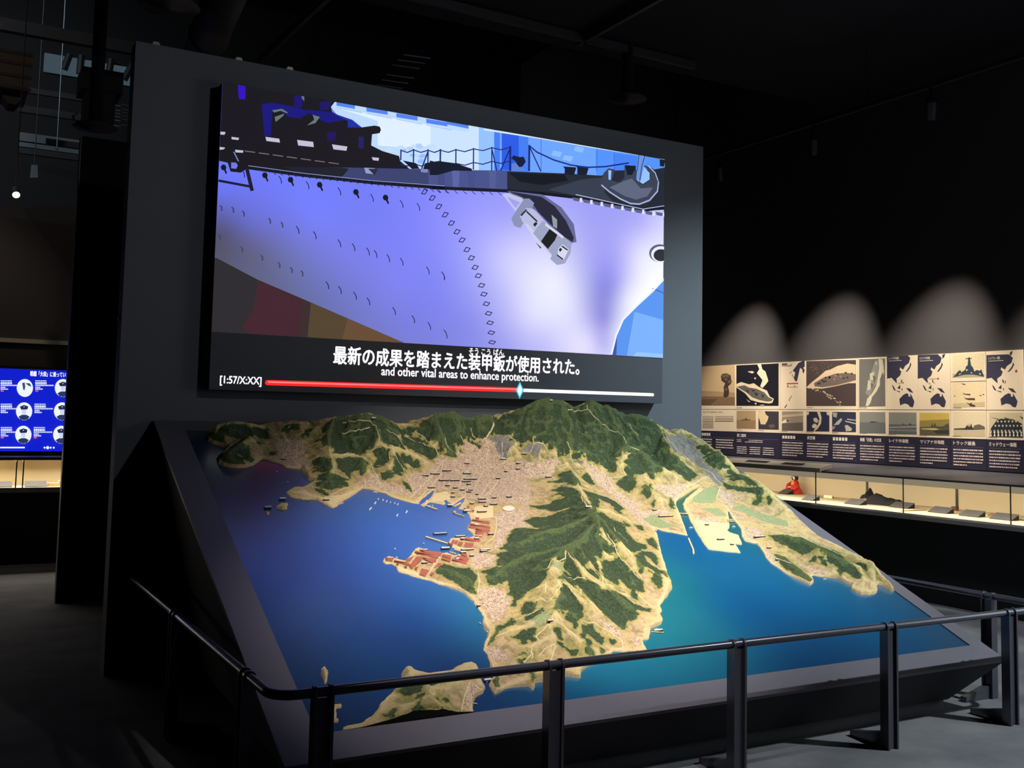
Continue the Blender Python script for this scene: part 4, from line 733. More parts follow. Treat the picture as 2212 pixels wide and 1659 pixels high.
# red-roofed arsenal sheds
M_red = mat('brick_red_roof', (168, 88, 70), 0.8, var=0.15, scale=60); M_shed = mat('shed_wall_cream', (205, 170, 130), 0.8)
RED = [[(1300, 210), (1550, 265), (1540, 285), (1295, 230)], [(1270, 265), (1560, 330), (1555, 355), (1265, 290)], [(1255, 300), (1340, 320), (1340, 345), (1250, 330)], [(1340, 325), (1560, 375), (1550, 420), (1345, 355)], [(1350, 370), (1480, 400), (1475, 420), (1345, 390)], [(1340, 400), (1470, 430), (1465, 450), (1335, 420)], [(1485, 385), (1560, 395), (1530, 440), (1475, 430)],
 [(1340, 440), (1450, 465), (1440, 490), (1335, 460)], [(1190, 465), (1440, 520), (1420, 555), (1380, 550), (1185, 500)], [(1020, 500), (1055, 505), (1040, 545), (1010, 540)], [(1065, 510), (1100, 517), (1085, 555), (1050, 548)], [(1110, 530), (1170, 540), (1150, 590), (1095, 570)], [(1210, 540), (1320, 560), (1300, 610), (1180, 600)], [(960, 545), (1030, 565), (1020, 580), (955, 560)],
 [(500, 652), (830, 737), (825, 762), (495, 677)], [(560, 640), (880, 690), (860, 725), (640, 690)], [(520, 740), (600, 740), (460, 905), (430, 890)], [(605, 742), (800, 790), (790, 815), (605, 765)], [(650, 770), (760, 800), (750, 830), (640, 795)], [(400, 770), (470, 730), (430, 800), (370, 800)], [(205, 785), (430, 850), (425, 865), (200, 800)], [(85, 750), (190, 765), (180, 800), (90, 790)],
 [(590, 905), (690, 930), (640, 1015), (560, 990)], [(780, 880), (820, 825), (865, 835), (800, 940), (755, 925)], [(730, 960), (765, 970), (740, 1010), (708, 1000)], [(885, 702), (1005, 730), (1000, 765), (875, 735)], [(870, 760), (1000, 790), (990, 815), (865, 780)], [(1020, 765), (1230, 820), (1220, 855), (1010, 790)], [(1100, 720), (1260, 780), (1240, 815), (1060, 755)], [(1150, 690), (1230, 720), (1220, 745), (1140, 715)],
 [(500, 880), (540, 890), (520, 930), (490, 915)], [(240, 835), (270, 842), (262, 855), (235, 848)], [(350, 870), (385, 880), (378, 900), (345, 890)], [(1350, 190), (1400, 200), (1395, 215), (1345, 205)], [(1230, 30), (1260, 35), (1250, 55), (1220, 50)], [(1290, 85), (1330, 90), (1325, 110), (1285, 105)], [(1180, 60), (1215, 68), (1210, 82), (1175, 75)]]
for q in RED:
    pts = [uvh(p, 0.008) for p in cp('P4', q)]; mb = MB()
    c = np.mean(pts, 0); base_ = [tp(u, v, 0.001) for u, v in pts]; top = [tp(u, v, 0.012) for u, v in pts]
    n = len(pts); rid = [tp(c[0] + (u - c[0]) * .86, c[1] + (v - c[1]) * .55, 0.017) for u, v in pts]
    mb.add(base_ + top, [(i, (i + 1) % n, n + (i + 1) % n, n + i) for i in range(n)], None, 1)
    mb.add(top + rid, [(i, (i + 1) % n, n + (i + 1) % n, n + i) for i in range(n)] + [tuple(range(n, 2 * n))], None, 0)
    mb.build('shed', [M_red, M_shed], TAB)
# name tags on the model: dark plates with a pale lettering strip
M_tagd = mat('dark_tag', (58, 48, 44), 0.6); M_tagw = mat('pale_tag', (238, 230, 212), 0.6)
TAGS = [('P1', 1232, 1322, 80, 1), ('P1', 1025, 1443, 85, 1), ('P1', 1250, 740, 60, 0), ('P1', 1850, 1310, 75, 0), ('P2', 430, 180, 60, 1), ('P2', 1742, 800, 80, 0), ('P2', 1460, 900, 130, 0), ('P2', 1298, 943, 135, 0), ('P2', 1165, 968, 90, 0), ('P2', 1748, 938, 115, 0), ('P2', 1425, 1035, 145, 0), ('P2', 1575, 1035, 135, 0), ('P2', 1790, 1018, 190, 0), ('P2', 1740, 1050, 130, 0),
 ('P2', 1475, 1108, 55, 0), ('P2', 1770, 1090, 55, 0), ('P2', 1245, 1137, 95, 0), ('P2', 1585, 1140, 60, 0), ('P2', 1678, 1168, 60, 0), ('P2', 1795, 1170, 60, 0), ('P2', 1550, 1210, 40, 0), ('P2', 1770, 1195, 60, 0), ('P2', 1885, 1230, 40, 0), ('P2', 1545, 1268, 60, 0), ('P2', 2185, 1005, 60, 0), ('P2', 1960, 1298, 110, 0), ('P2', 1960, 1340, 100, 0), ('P2', 2130, 1280, 60, 0), ('P2', 1510, 1410, 90, 1), ('P2', 1955, 1475, 130, 0), ('P2', 1735, 1490, 95, 1), ('P2', 2010, 1398, 55, 0), ('P2', 1815, 1362, 50, 0), ('P2', 2120, 1370, 100, 0),
 ('P3', 975, 50, 50, 1), ('P3', 595, 800, 80, 0), ('P3', 300, 870, 75, 1), ('P3', 518, 925, 75, 0), ('P3', 512, 1007, 65, 0), ('P3', 340, 1040, 45, 0), ('P3', 228, 1137, 55, 0), ('P3', 940, 1118, 95, 0), ('P3', 388, 1398, 75, 0), ('P5', 980, 115, 90, 1), ('P5', 1910, 150, 65, 0), ('P5', 2065, 240, 240, 0), ('P6', 855, 322, 100, 0), ('P6', 160, 992, 80, 1), ('P6', 2010, 445, 120, 1), ('P6', 65, 155, 40, 0),
 ('P4', 845, 440, 180, 0), ('P4', 1130, 460, 130, 0), ('P4', 1360, 305, 55, 1), ('P4', 1165, 498, 55, 1), ('P4', 1360, 495, 60, 1), ('P4', 915, 652, 110, 1), ('P4', 1230, 645, 160, 0), ('P4', 1170, 690, 75, 1), ('P4', 1480, 645, 130, 0), ('P4', 1460, 665, 90, 0), ('P4', 1290, 730, 65, 0), ('P4', 640, 650, 60, 0), ('P4', 630, 830, 90, 0), ('P4', 1090, 785, 60, 1), ('P4', 140, 770, 110, 0), ('P4', 1560, 425, 80, 0),
 ('C', 540, 866, 36, 0), ('C', 650, 982, 66, 0), ('C', 960, 962, 115, 0), ('C', 740, 1022, 30, 0), ('C', 1036, 1050, 40, 0), ('C', 1100, 1145, 36, 0)]
for c, x, y, wd, bright in TAGS:
    s = CROP[c][2]; u, v, h = surf(cp(c, [(x, y)])[0]); k = 1 / 430 if y * 1.0 / s + CROP[c][1] > 1200 else 1 / 330
    hw = wd / s * k * 0.52; mb = MB(); z0 = h + 0.003
    def bxl(u0, u1, v0, v1, z0_, z1_, mi):
        q = [tp(u0, v0, z0_), tp(u1, v0, z0_), tp(u1, v1, z0_), tp(u0, v1, z0_)]
        mb.prism(q, NV * (z1_ - z0_), None, mi)
    bxl(u - hw, u + hw, v - .005, v + .005, z0, z0 + .006, 0)
    bxl(u - hw * .92, u + hw * .92, v - .0045, v + .0045, z0 + .0062, z0 + (.011 if bright else .0074), 1)
    nn = max(2, int(wd / 14))
    if not bright:
        for i in range(nn):
            a = u - hw * .92 + 2 * hw * .92 * (i + .3) / nn; bxl(a, a + hw * .5 / nn, v - .003, v + .002, z0 + .0076, z0 + .0082, 0)
    mb.build('name_tag', [M_tagd, M_tagw], TAB)
# breakwaters and piers
M_mole = mat('pale_mole', (224, 196, 150), 0.8)
for c, q, wd in (('P4', [(650, 455), (945, 545)], .011), ('P2', [(1150, 1375), (1325, 1435)], .010), ('P2', [(1185, 1310), (1165, 1385)], .009), ('P4', [(1065, 95), (1040, 110), (1060, 125), (1185, 165)], .007), ('C', [(395, 970), (412, 1012), (433, 1060), (436, 1095)], .010), ('P2', [(1490, 1365), (1570, 1395), (1660, 1345)], .010), ('P6', [(1950, 430), (2072, 437)], .006), ('P6', [(1990, 395), (2040, 410)], .005),
                 ('P4', [(1055, 635), (1140, 655)], .010), ('P4', [(990, 670), (1065, 692)], .008), ('P1', [(2000, 1375), (2090, 1340)], .005), ('P1', [(1515, 1240), (1515, 1300)], .006), ('P1', [(1570, 1300), (1615, 1306)], .004), ('P6', [(5, 1205), (50, 1212)], .004), ('P6', [(160, 430), (195, 442)], .006)):
    pts = [uvh(p, 0.004) for p in cp(c, q)]; mb = MB()
    for qq in stroke(pts, wd): mb.prism([tp(u, v, 0.0005) for u, v in qq], NV * 0.007)
    mb.build('breakwater', M_mole, TAB)
# bridges
for c, q, wd in (('C', [(318, 772), (392, 776)], .008), ('C', [(706, 822), (762, 824)], .007), ('C', [(708, 834), (766, 836)], .007)):
    pts = [uvh(p, 0.008) for p in cp(c, q)]; mb = MB()
    for qq in stroke(pts, wd): mb.prism([tp(u, v, 0.008) for u, v in qq], NV * 0.004)
    for f in (0.0, 0.5, 1.0):
        a = np.array(pts[0]) * (1 - f) + np.array(pts[1]) * f
        mb.prism([tp(a[0] + i * .003, a[1] + j * .003, 0) for i, j in ((-1, -1), (1, -1), (1, 1), (-1, 1))], NV * 0.008)
    mb.build('bridge', M_mole, TAB)
# little white ships
M_ship = mat('white_ship_hull', (236, 232, 224), 0.5); M_funnel = mat('grey_ship_deck', (150, 150, 150), 0.6)
SHIPS = [('P2', 460, 1345, 470, 1330, 445, 1365), ('P2', 0, 0, 408, 1408, 374, 1445), ('P2', 0, 0, 575, 1290, 560, 1318), ('P2', 0, 0, 628, 1310, 610, 1335), ('P2', 0, 0, 508, 1280, 492, 1302), ('P2', 0, 0, 785, 1355, 765, 1372), ('P2', 0, 0, 742, 1342, 722, 1352), ('P2', 0, 0, 680, 1330, 668, 1342), ('P2', 0, 0, 780, 1500, 757, 1535), ('P2', 0, 0, 910, 1455, 885, 1488), ('P2', 0, 0, 430, 1190, 498, 1192),
         ('P4', 0, 0, 205, 620, 222, 630), ('P4', 0, 0, 610, 545, 625, 552), ('P4', 0, 0, 232, 745, 248, 750), ('P1', 0, 0, 1298, 1050, 1318, 1055), ('P1', 0, 0, 1143, 903, 1166, 908), ('P1', 0, 0, 1500, 1190, 1512, 1196), ('C', 0, 0, 400, 884, 430, 884), ('C', 0, 0, 742, 876, 770, 876), ('C', 0, 0, 1468, 1296, 1492, 1294), ('P2', 0, 0, 1215, 1385, 1240, 1392), ('P2', 0, 0, 1258, 1375, 1266, 1398), ('P2', 0, 0, 1035, 1355, 1085, 1350), ('P6', 0, 0, 145, 965, 162, 970), ('P6', 0, 0, 2020, 410, 2040, 400), ('D', 0, 0, 1015 - 250, 540, 1030 - 255, 545)]
for c, _, _, x0, y0, x1, y1 in SHIPS:
    a, e = [np.array(uvh(p, 0.003)) for p in cp(c, [(x0, y0), (x1, y1)])]
    d = e - a; L = max(float(np.linalg.norm(d)), .012); d = d / (np.linalg.norm(d) + 1e-9); nrm = np.array([-d[1], d[0]]); m_ = (a + e) / 2; wd = max(.0028, L * .1)
    hullp = [m_ - d * L / 2 - nrm * wd * .6, m_ + d * L * .25 - nrm * wd, m_ + d * L / 2, m_ + d * L * .25 + nrm * wd, m_ - d * L / 2 + nrm * wd * .6]
    mb = MB().prism([tp(q[0], q[1], 0.0005) for q in hullp], NV * 0.005)
    cab = [m_ - d * L * .2 - nrm * wd * .5, m_ + d * L * .1 - nrm * wd * .5, m_ + d * L * .1 + nrm * wd * .5, m_ - d * L * .2 + nrm * wd * .5]
    mb.prism([tp(q[0], q[1], 0.0055) for q in cab], NV * 0.004)
    mb.build('ship', M_ship, TAB)
# the two oval sports grounds
for c, x, y, rx, ry in (('B', 548, 880, 48, 20), ('P3', 600, 830, 50, 18)):
    ctr = cp(c, [(x, y)])[0]; s = CROP[c][2]
    pts = [uvh(p, 0.01) for p in cp(c, ellipse(x, y, rx, ry, 20))]; u, v, h = surf(ctr)
    mb = MB().prism([tp(a, b_, h + .002) for a, b_ in pts], NV * 0.006)
    mb.build('sports_ground', mat('pale_ground', (240, 214, 190), 0.8), TAB)
# ---------------------------------------------------------------- the big LED screen
YS = YW - 0.105
def sx(p): return onY(p, YS)
X0 = float((sx((480, 178))[0] + sx((452, 842))[0]) / 2); X1 = float((sx((1437, 345))[0] + sx((1428, 871))[0]) / 2)
Z1 = float((sx((480, 178))[2] + sx((1437, 345))[2]) / 2); Z0 = float((sx((452, 842))[2] + sx((1428, 871))[2]) / 2)
t = thing('led_screen', ((X0 + X1) / 2, YS, Z0), 'huge flat wall screen showing a film of a battleship bow with captions', 'screen')
M_scr = mat('grey_led_face', (76, 76, 84), 0.55, var=0.03, scale=60)
MB().box((X0, YS + 0.002, Z0), (X1, YW - 0.001, Z1)).build('screen_body', M_black, t)
MB().box((X0, YS, Z0), (X1, YS + 0.0018, Z1)).build('screen_face', M_scr, t)
zp = float((sx((524, 723))[2] + sx((1430, 771))[2]) / 2)           # lower edge of the picture
pr = Print((X0, YS - 0.0004, zp), (1, 0, 0), (0, 0, 1), (0, -1, 0), 0.00003, (0, X1 - X0, 0, Z1 - zp))
W_, H_ = X1 - X0, Z1 - zp
hull = [(470, 420, (105, 115, 235)), (600, 420, (112, 122, 245)), (760, 430, (115, 125, 248)), (900, 470, (128, 133, 250)), (1000, 450, (150, 150, 255)), (475, 500, (84, 82, 118)), (560, 540, (100, 100, 142)),
        (650, 560, (112, 117, 190)), (750, 560, (120, 126, 228)), (850, 620, (126, 131, 238)), (950, 600, (132, 137, 247)), (520, 580, (92, 95, 128)), (600, 620, (98, 104, 145)), (700, 670, (106, 112, 172)),
        (800, 700, (116, 121, 202)), (900, 720, (122, 127, 222)), (1050, 500, (170, 170, 255)), (1100, 560, (208, 208, 255)), (1090, 640, (190, 190, 250)), (1150, 680, (222, 222, 255)), (1230, 650, (226, 226, 255)),
        (1200, 600, (236, 236, 255)), (1270, 740, (225, 220, 255)), (1300, 590, (150, 150, 238)), (1308, 690, (146, 143, 224)), (1312, 630, (140, 138, 222)), (1305, 740, (180, 176, 238)), (1340, 560, (180, 175, 248)), (1280, 500, (166, 166, 246)), (1380, 480, (176, 176, 250)),
        (1420, 520, (222, 222, 255)), (1400, 600, (247, 247, 255)), (1360, 650, (238, 238, 255)), (1335, 720, (226, 226, 255)), (1100, 470, (166, 166, 250)), (1020, 700, (140, 143, 236)), (1100, 740, (166, 166, 242)),
        (1385, 550, (228, 228, 255)), (1335, 610, (168, 166, 240)), (1180, 740, (195, 195, 250)), (680, 470, (118, 128, 250)), (480, 450, (98, 104, 190)), (540, 480, (104, 108, 200))]
hp = [(*pr.to2((a, b)), c) for a, b, c in hull]
pr.grid(lambda q: idw(hp, q), 0, W_, 0, H_, 110, 62)
# keel line and dark dock under the hull
pr.px((46, 43, 47), [(60, 225), (120, 240), (480, 430), (900, 610), (1790, 995), (1790, 1080), (0, 1080)], 'S3')
pr.px((68, 36, 46), [(490, 440), (890, 608), (935, 960), (450, 960), (345, 860), (440, 700)], 'S3')
pr.px((58, 44, 44), [(890, 608), (960, 640), (950, 960), (860, 960)], 'S3')
pr.px((84, 68, 48), [(960, 638), (1300, 785), (1270, 1000), (930, 960)], 'S3')
pr.px((104, 76, 52), [(1290, 780), (1795, 998), (1795, 1040), (1230, 1000)], 'S3')
# sky and quay behind the deck
pr.px((190, 218, 255), [(1135, 290), (1185, 235), (2400, 475), (2400, 860), (1300, 860), (1300, 500)], 'S1')
pr.px((225, 240, 255), [(1190, 300), (2157, 480), (2157, 690), (1560, 640), (1560, 420)], 'S1')
pr.px((205, 228, 255), [(0, 300), (432, 365), (432, 700), (0, 690)], 'S2')
for a in (0, 1, 2, 3):
    x = 1190 + a * 268; y = 245 + a * 52
    pr.px((84, 132, 240), [(x, y), (x + 165 + (25 if a else 0), y + 32), (x + 165 + (25 if a else 0), y + 68), (x, y + 38)], 'S1')
    pr.px((150, 190, 255), [(x, y + 52), (x + 230, y + 98), (x + 230, y + 104), (x, y + 58)], 'S1')
pr.px((84, 132, 240), [(145, 245), (345, 290), (345, 325), (145, 285)], 'S2')
pr.px((205, 228, 255), [(340, 275), (440, 292), (440, 700), (340, 700)], 'S2'); pr.px((150, 195, 255), [(432, 290), (575, 320), (575, 700), (432, 700)], 'S2')
pr.px((70, 126, 245), [(570, 320), (880, 390), (880, 720), (570, 710)], 'S2')
pr.px((44, 92, 232), [(640, 365), (790, 385), (790, 700), (640, 690)], 'S2')
pr.px((120, 172, 255), [(622, 360), (636, 362), (636, 680), (622, 680)], 'S2')
pr.px((110, 165, 255), [(875, 380), (2100, 590), (2100, 700), (1500, 780), (880, 730)], 'S2')
pr.px((84, 148, 252), [(1480, 500), (2100, 590), (2100, 700), (1500, 780), (1480, 700)], 'S2')
pr.px((72, 132, 248), [(1640, 540), (1900, 580), (1900, 700), (1640, 720)], 'S2')
for x in (990, 1490, 1645): pr.line((58, 112, 225), [(x, 400 + (x - 875) * .17), (x, 700)], 0.006, 'S2')
pr.line((215, 232, 255), [(480, 330), (1000, 410), (1500, 497), (2060, 585)], 0.014, 'S2')
for x, y in ((1200, 560), (1300, 480), (1100, 520)): pr.px((140, 190, 255), [(x, y), (x + 80, y + 14), (x + 60, y + 60), (x - 20, y + 40)], 'S2')
random.seed(21)
for k in range(26):
    x, y, r = random.uniform(1560, 2150), random.uniform(630, 790), random.uniform(10, 34)
    pr.px(random.choice([(176, 208, 252), (196, 222, 255), (150, 190, 250)]), [(x + r * random.uniform(.6, 1.2) * math.cos(a) * 1.5, y + r * .7 * math.sin(a)) for a in np.arange(0, 6.2, .6)], 'S1')
# battle-dark superstructure at the left
pr.px((23, 20, 27), [(60, 20), (600, 100), (1185, 235), (1140, 295), (1150, 340), (1220, 375), (1330, 410), (1415, 478), (1530, 462), (1575, 470), (1588, 500), (1575, 530), (1508, 540), (1500, 640), (1600, 690), (1750, 735), (1760, 780),
                     (1850, 855), (1290, 870), (900, 900), (400, 840), (330, 884), (240, 874), (215, 795), (60, 760)], 'S1')
pr.px((24, 20, 122), [(515, 270), (610, 258), (790, 288), (900, 320), (1030, 330), (1140, 345), (1290, 405), (1200, 425), (1100, 440), (990, 380), (950, 350), (860, 398), (760, 385), (700, 335), (630, 318), (612, 345), (600, 552), (545, 562), (522, 330)], 'S1')
pr.px((30, 45, 165), [(1140, 345), (1220, 372), (1330, 410), (1418, 480), (1290, 480), (1290, 420)], 'S1')
pr.px((52, 12, 195), [(303, 88), (376, 92), (372, 226), (315, 226)], 'S1')
pr.px((26, 16, 112), [(810, 205), (850, 182), (890, 190), (880, 300), (810, 300)], 'S1')
pr.px((26, 18, 100), [(1035, 255), (1100, 245), (1150, 240), (1120, 320), (1040, 325)], 'S1')
pr.px((34, 14, 90), [(1105, 520), (1185, 515), (1180, 600), (1105, 600)], 'S1')
pr.px((34, 30, 90), [(1385, 560), (1435, 560), (1430, 670), (1385, 665)], 'S1')
for q in ([(612, 325), (700, 312), (755, 345), (745, 352), (690, 330), (630, 345)], [(635, 385), (720, 355), (715, 372), (645, 430)], [(975, 365), (1040, 385), (1000, 440), (925, 460), (990, 410)], [(870, 185), (900, 185), (900, 245), (880, 220)]):
    pr.px((100, 120, 118), q, 'S1')
for q in ([(552, 563), (676, 580), (683, 615), (562, 600)], [(836, 590), (980, 608), (986, 655), (846, 640)], [(1148, 630), (1286, 650), (1278, 688), (1162, 675)], [(140, 515), (196, 520), (186, 545), (145, 542)],
          [(248, 563), (316, 572), (310, 592), (250, 585)], [(135, 652), (192, 660), (180, 675), (135, 680)], [(280, 678), (356, 686), (350, 706), (285, 702)], [(1505, 745), (1570, 752), (1565, 778), (1515, 772)], [(405, 100), (430, 102), (425, 112), (408, 110)], [(630, 148), (682, 150), (680, 158), (632, 156)]):
    pr.px((196, 192, 214), q, 'S1')
for a in range(7): x = 370 + a * 125; pr.line((112, 102, 108), [(x, 690 + (x - 370) * .138), (x + 88, 690 + (x - 282) * .138)], 0.007, 'S1')
pr.line((120, 130, 190), [(270, 700), (310, 780)], 0.008, 'S1')
pr.px((112, 122, 235), [(245, 792), (290, 795), (305, 820), (290, 850), (245, 845)], 'S1')
# hull side below the deck edge
pr.px((60, 66, 112), [(720, 835), (1290, 838), (1850, 850), (2157, 850), (2157, 1020), (1500, 960), (1300, 930), (880, 890)], 'S1')
pr.px((30, 30, 44), [(700, 830), (1240, 840), (1300, 850), (1240, 920), (880, 892)], 'S1')
pr.px((74, 82, 140), [(-20, 690), (690, 700), (690, 880), (-20, 855)], 'S2')
for x, c in ((60, (66, 74, 128)), (190, (92, 100, 165)), (330, (70, 78, 135)), (520, (84, 92, 150))): pr.px(c, [(x, 697), (x + 70, 700), (x + 60, 872), (x + 10, 868)], 'S2')
pr.px((34, 40, 52), [(685, 705), (1200, 725), (1530, 745), (1600, 700), (2000, 690), (2110, 670), (2110, 1050), (1900, 1060), (1600, 995), (1300, 930), (1000, 895), (685, 880)], 'S2')
pr.px((16, 18, 30), [(700, 720), (1200, 735), (1230, 790), (1000, 830), (800, 800)], 'S2')
pr.px((54, 62, 78), [(1050, 870), (1350, 780), (1540, 760), (1560, 900), (1640, 985), (1300, 925)], 'S2')
dk = [(400, 838), (880, 905), (1500, 972), (2157, 1022)]
pr.line((18, 18, 32), cp('S1', dk) + cp('S2', [(0, 852), (690, 882), (1000, 905), (1300, 940), (1600, 1000), (1900, 1058), (2095, 1028)]), 0.024)
pr.line((150, 160, 210), cp('S1', [(400, 822), (880, 888), (1500, 955), (2157, 1004)]), 0.004)
for a in range(26):
    x = 620 + a * 61.5; y = 866 + (x - 620) * .107
    pr.line((34, 36, 70), [(x, y), (x + 12, y + 26), (x + 26, y + 36)], 0.005, 'S1')
for a in range(9):
    x = 60 + a * 78; y = 858 + x * .035
    pr.line((34, 36, 70), [(x - 10, y), (x + 8, y + 26), (x + 28, y + 40)], 0.005, 'S2')
pr.line((190, 196, 240), [(1300, 915), (1600, 980), (1900, 1045), (2095, 1015)], 0.006, 'S2')
for a in range(9):
    x = 1268 + a * 93; y = 938 + (x - 1268) * .19 - max(0, x - 1900) * .1
    pr.px((92, 98, 128), [(x, y), (x + 66, y + 12), (x + 62, y + 40), (x + 10, y + 30)], 'S2')
    pr.px((226, 226, 255), [(x + 68, y + 6), (x + 90, y + 10), (x + 86, y + 48), (x + 66, y + 42)], 'S2')
# bow ring with mooring holes, bollards
pr.px((58, 66, 84), [(1515, 810), (1550, 720), (1590, 680), (1650, 690), (1620, 790), (1690, 805), (1735, 765), (1735, 655), (1835, 655), (1845, 790), (1900, 830), (1960, 790), (1970, 720), (1895, 645), (1990, 680), (2040, 790), (2035, 890), (1960, 980), (1850, 1010), (1750, 985), (1600, 895)], 'S2')
pr.px((96, 104, 128), [(1600, 850), (1740, 790), (1800, 770), (1880, 860), (1990, 850), (1940, 930), (1840, 960), (1740, 930)], 'S2')
pr.line((170, 178, 222), [(1530, 830), (1600, 890), (1700, 955), (1790, 995), (1870, 1000), (1960, 965), (2030, 885), (2040, 800)], 0.012, 'S2')
pr.line((190, 205, 250), [(1950, 660), (2010, 720), (2035, 790)], 0.008, 'S2')
pr.px((150, 195, 255), [(1590, 695), (1618, 700), (1612, 785), (1592, 780)], 'S2')
pr.px((150, 195, 255), [(1850, 790), (1900, 820), (1960, 780), (1960, 720), (1900, 660), (1850, 680)], 'S2')
pr.px((110, 150, 220), [(1855, 560), (1930, 570), (1880, 790), (1840, 780)], 'S2')
for q in ([(1185, 662), (1302, 672), (1300, 685), (1282, 742), (1198, 732), (1200, 685)], [(1300, 652), (1412, 664), (1412, 680), (1396, 738), (1312, 735), (1312, 680)], [(1740, 650), (1835, 660), (1830, 690), (1800, 740), (1760, 740)]):
    pr.px((20, 26, 44), q, 'S2')
pr.line((24, 40, 120), [(1865, 555), (1850, 700)], 0.006, 'S2'); pr.line((24, 40, 120), [(1920, 560), (1890, 660), (1870, 800)], 0.007, 'S2')
pr.px((22, 26, 44), [(2050, 590), (2095, 596), (2090, 665), (2052, 660)], 'S2'); pr.line((190, 215, 255), [(2052, 592), (2100, 600), (2095, 668)], 0.007, 'S2')
# rail posts and chains on the deck
rp = [('S1', 1765, 680, 770), ('S1', 1878, 675, 850), ('S1', 2008, 678, 800), ('S1', 2120, 676, 800), ('S2', 85, 512, 625), ('S2', 225, 508, 690), ('S2', 383, 500, 690), ('S2', 547, 490, 700), ('S2', 712, 485, 700), ('S2', 882, 475, 700)]
tops = []; mids = []
for c, x, y0, y1 in rp:
    pr.line((22, 34, 110), [(x, y0), (x - 2, y1)], 0.010 if x not in (712, 882) else 0.016, c); tops += cp(c, [(x, y0 + 6)]); mids += cp(c, [(x, y0 + 128)])
for L in (tops[:-1], mids[:-1]):
    for a, b in zip(L[:-1], L[1:]): pr.line((28, 44, 130), [a, ((a[0] + b[0]) / 2, (a[1] + b[1]) / 2 + 5), b], 0.008)
for c, q in (('S1', [(2005, 700), (1950, 850)]), ('S2', [(710, 500), (625, 700)]), ('S2', [(550, 520), (590, 700)]), ('S2', [(885, 490), (985, 705)])): pr.line((24, 38, 120), q, 0.010, c)
pr.line((24, 44, 140), [(885, 480), (950, 535), (1100, 605), (1250, 650), (1400, 672), (1560, 665), (1770, 632)], 0.012, 'S2')
pr.px((18, 24, 60), [(720, 590), (740, 565), (800, 580), (830, 575), (850, 620), (820, 665), (780, 670), (760, 620)], 'S2')
pr.px((96, 130, 210), [(722, 640), (760, 630), (800, 680), (850, 690), (850, 705), (720, 700)], 'S2')
pr.px((16, 20, 40), [(1980, 800), (2100, 780), (2250, 800), (2400, 850), (2400, 870), (1960, 860)], 'S1')
pr.px((16, 20, 40), [(1780, 775), (1900, 800), (1930, 850), (1860, 850)], 'S1'); pr.px((16, 20, 40), [(-10, 610), (120, 640), (240, 690), (60, 740), (-10, 740)], 'S2')
pr.px((150, 158, 200), [(1435, 840), (1530, 845), (1535, 900), (1450, 890)], 'S1'); pr.px((40, 44, 66), [(1470, 850), (1560, 850), (1530, 910)], 'S1')
pr.px((130, 138, 190), [(1940, 850), (2010, 855), (2000, 885), (1945, 880)], 'S1')
# catwalk outline at the left
pr.line((26, 24, 44), [(125, 955), (420, 1010)], 0.016, 'S1'); pr.line((26, 24, 44), [(385, 850), (430, 1040)], 0.024, 'S1')
# anchor and its shadow
pr.px((104, 104, 152), [(680, 880), (1000, 915), (1170, 1030), (1280, 1180), (1305, 1340), (1250, 1350), (1150, 1290), (940, 1060)], 'S2')
pr.px((38, 38, 58), [(690, 885), (990, 935), (1110, 1020), (1210, 1150), (1280, 1300), (1270, 1340), (1190, 1290), (1060, 1170), (960, 1070), (900, 980), (800, 930)], 'S2')
for q, c in (([(640, 912), (690, 902), (815, 945), (850, 990), (760, 1062), (745, 1055), (800, 985), (680, 935), (765, 1045), (755, 1062)], (196, 196, 226)),
             ([(720, 1130), (770, 1050), (835, 952), (880, 950), (925, 990), (905, 1040), (850, 1050), (795, 1110), (830, 1170), (800, 1215), (745, 1195)], (140, 146, 184)),
             ([(800, 1110), (850, 1035), (900, 1040), (1000, 1130), (1010, 1180), (960, 1240), (915, 1260), (820, 1160)], (186, 190, 224)),
             ([(835, 1170), (870, 1180), (1100, 1440), (1080, 1470), (940, 1330)], (206, 208, 236)),
             ([(915, 1260), (1000, 1150), (1060, 1190), (1200, 1300), (1262, 1350), (1250, 1440), (1200, 1532), (1130, 1546), (1068, 1492), (1085, 1455)], (158, 164, 198)),
             ([(985, 1335), (1065, 1220), (1135, 1268), (1110, 1325), (1048, 1402)], (26, 26, 28)),
             ([(1140, 1400), (1180, 1360), (1235, 1405), (1190, 1500), (1135, 1450)], (216, 218, 240)), ([(1145, 1405), (1165, 1390), (1175, 1410), (1155, 1430)], (30, 30, 44)),
             ([(1175, 1370), (1228, 1408), (1222, 1418), (1170, 1382)], (30, 30, 44)), ([(1130, 1450), (1186, 1490), (1180, 1500), (1128, 1462)], (40, 40, 60)),
             ([(800, 1100), (850, 1045), (862, 1052), (815, 1108)], (40, 42, 60)), ([(860, 1060), (955, 1150), (950, 1165), (850, 1070)], (44, 46, 66)), ([(915, 1180), (940, 1160), (955, 1175), (930, 1205)], (34, 34, 48)),
             ([(1030, 1170), (1190, 1290), (1180, 1310), (1020, 1190)], (214, 216, 240)), ([(1080, 1095), (1130, 1140), (1130, 1220), (1095, 1200)], (150, 155, 170)), ([(935, 1340), (990, 1390), (980, 1400)], (120, 50, 70))):
    pr.px(c, q, 'S2')
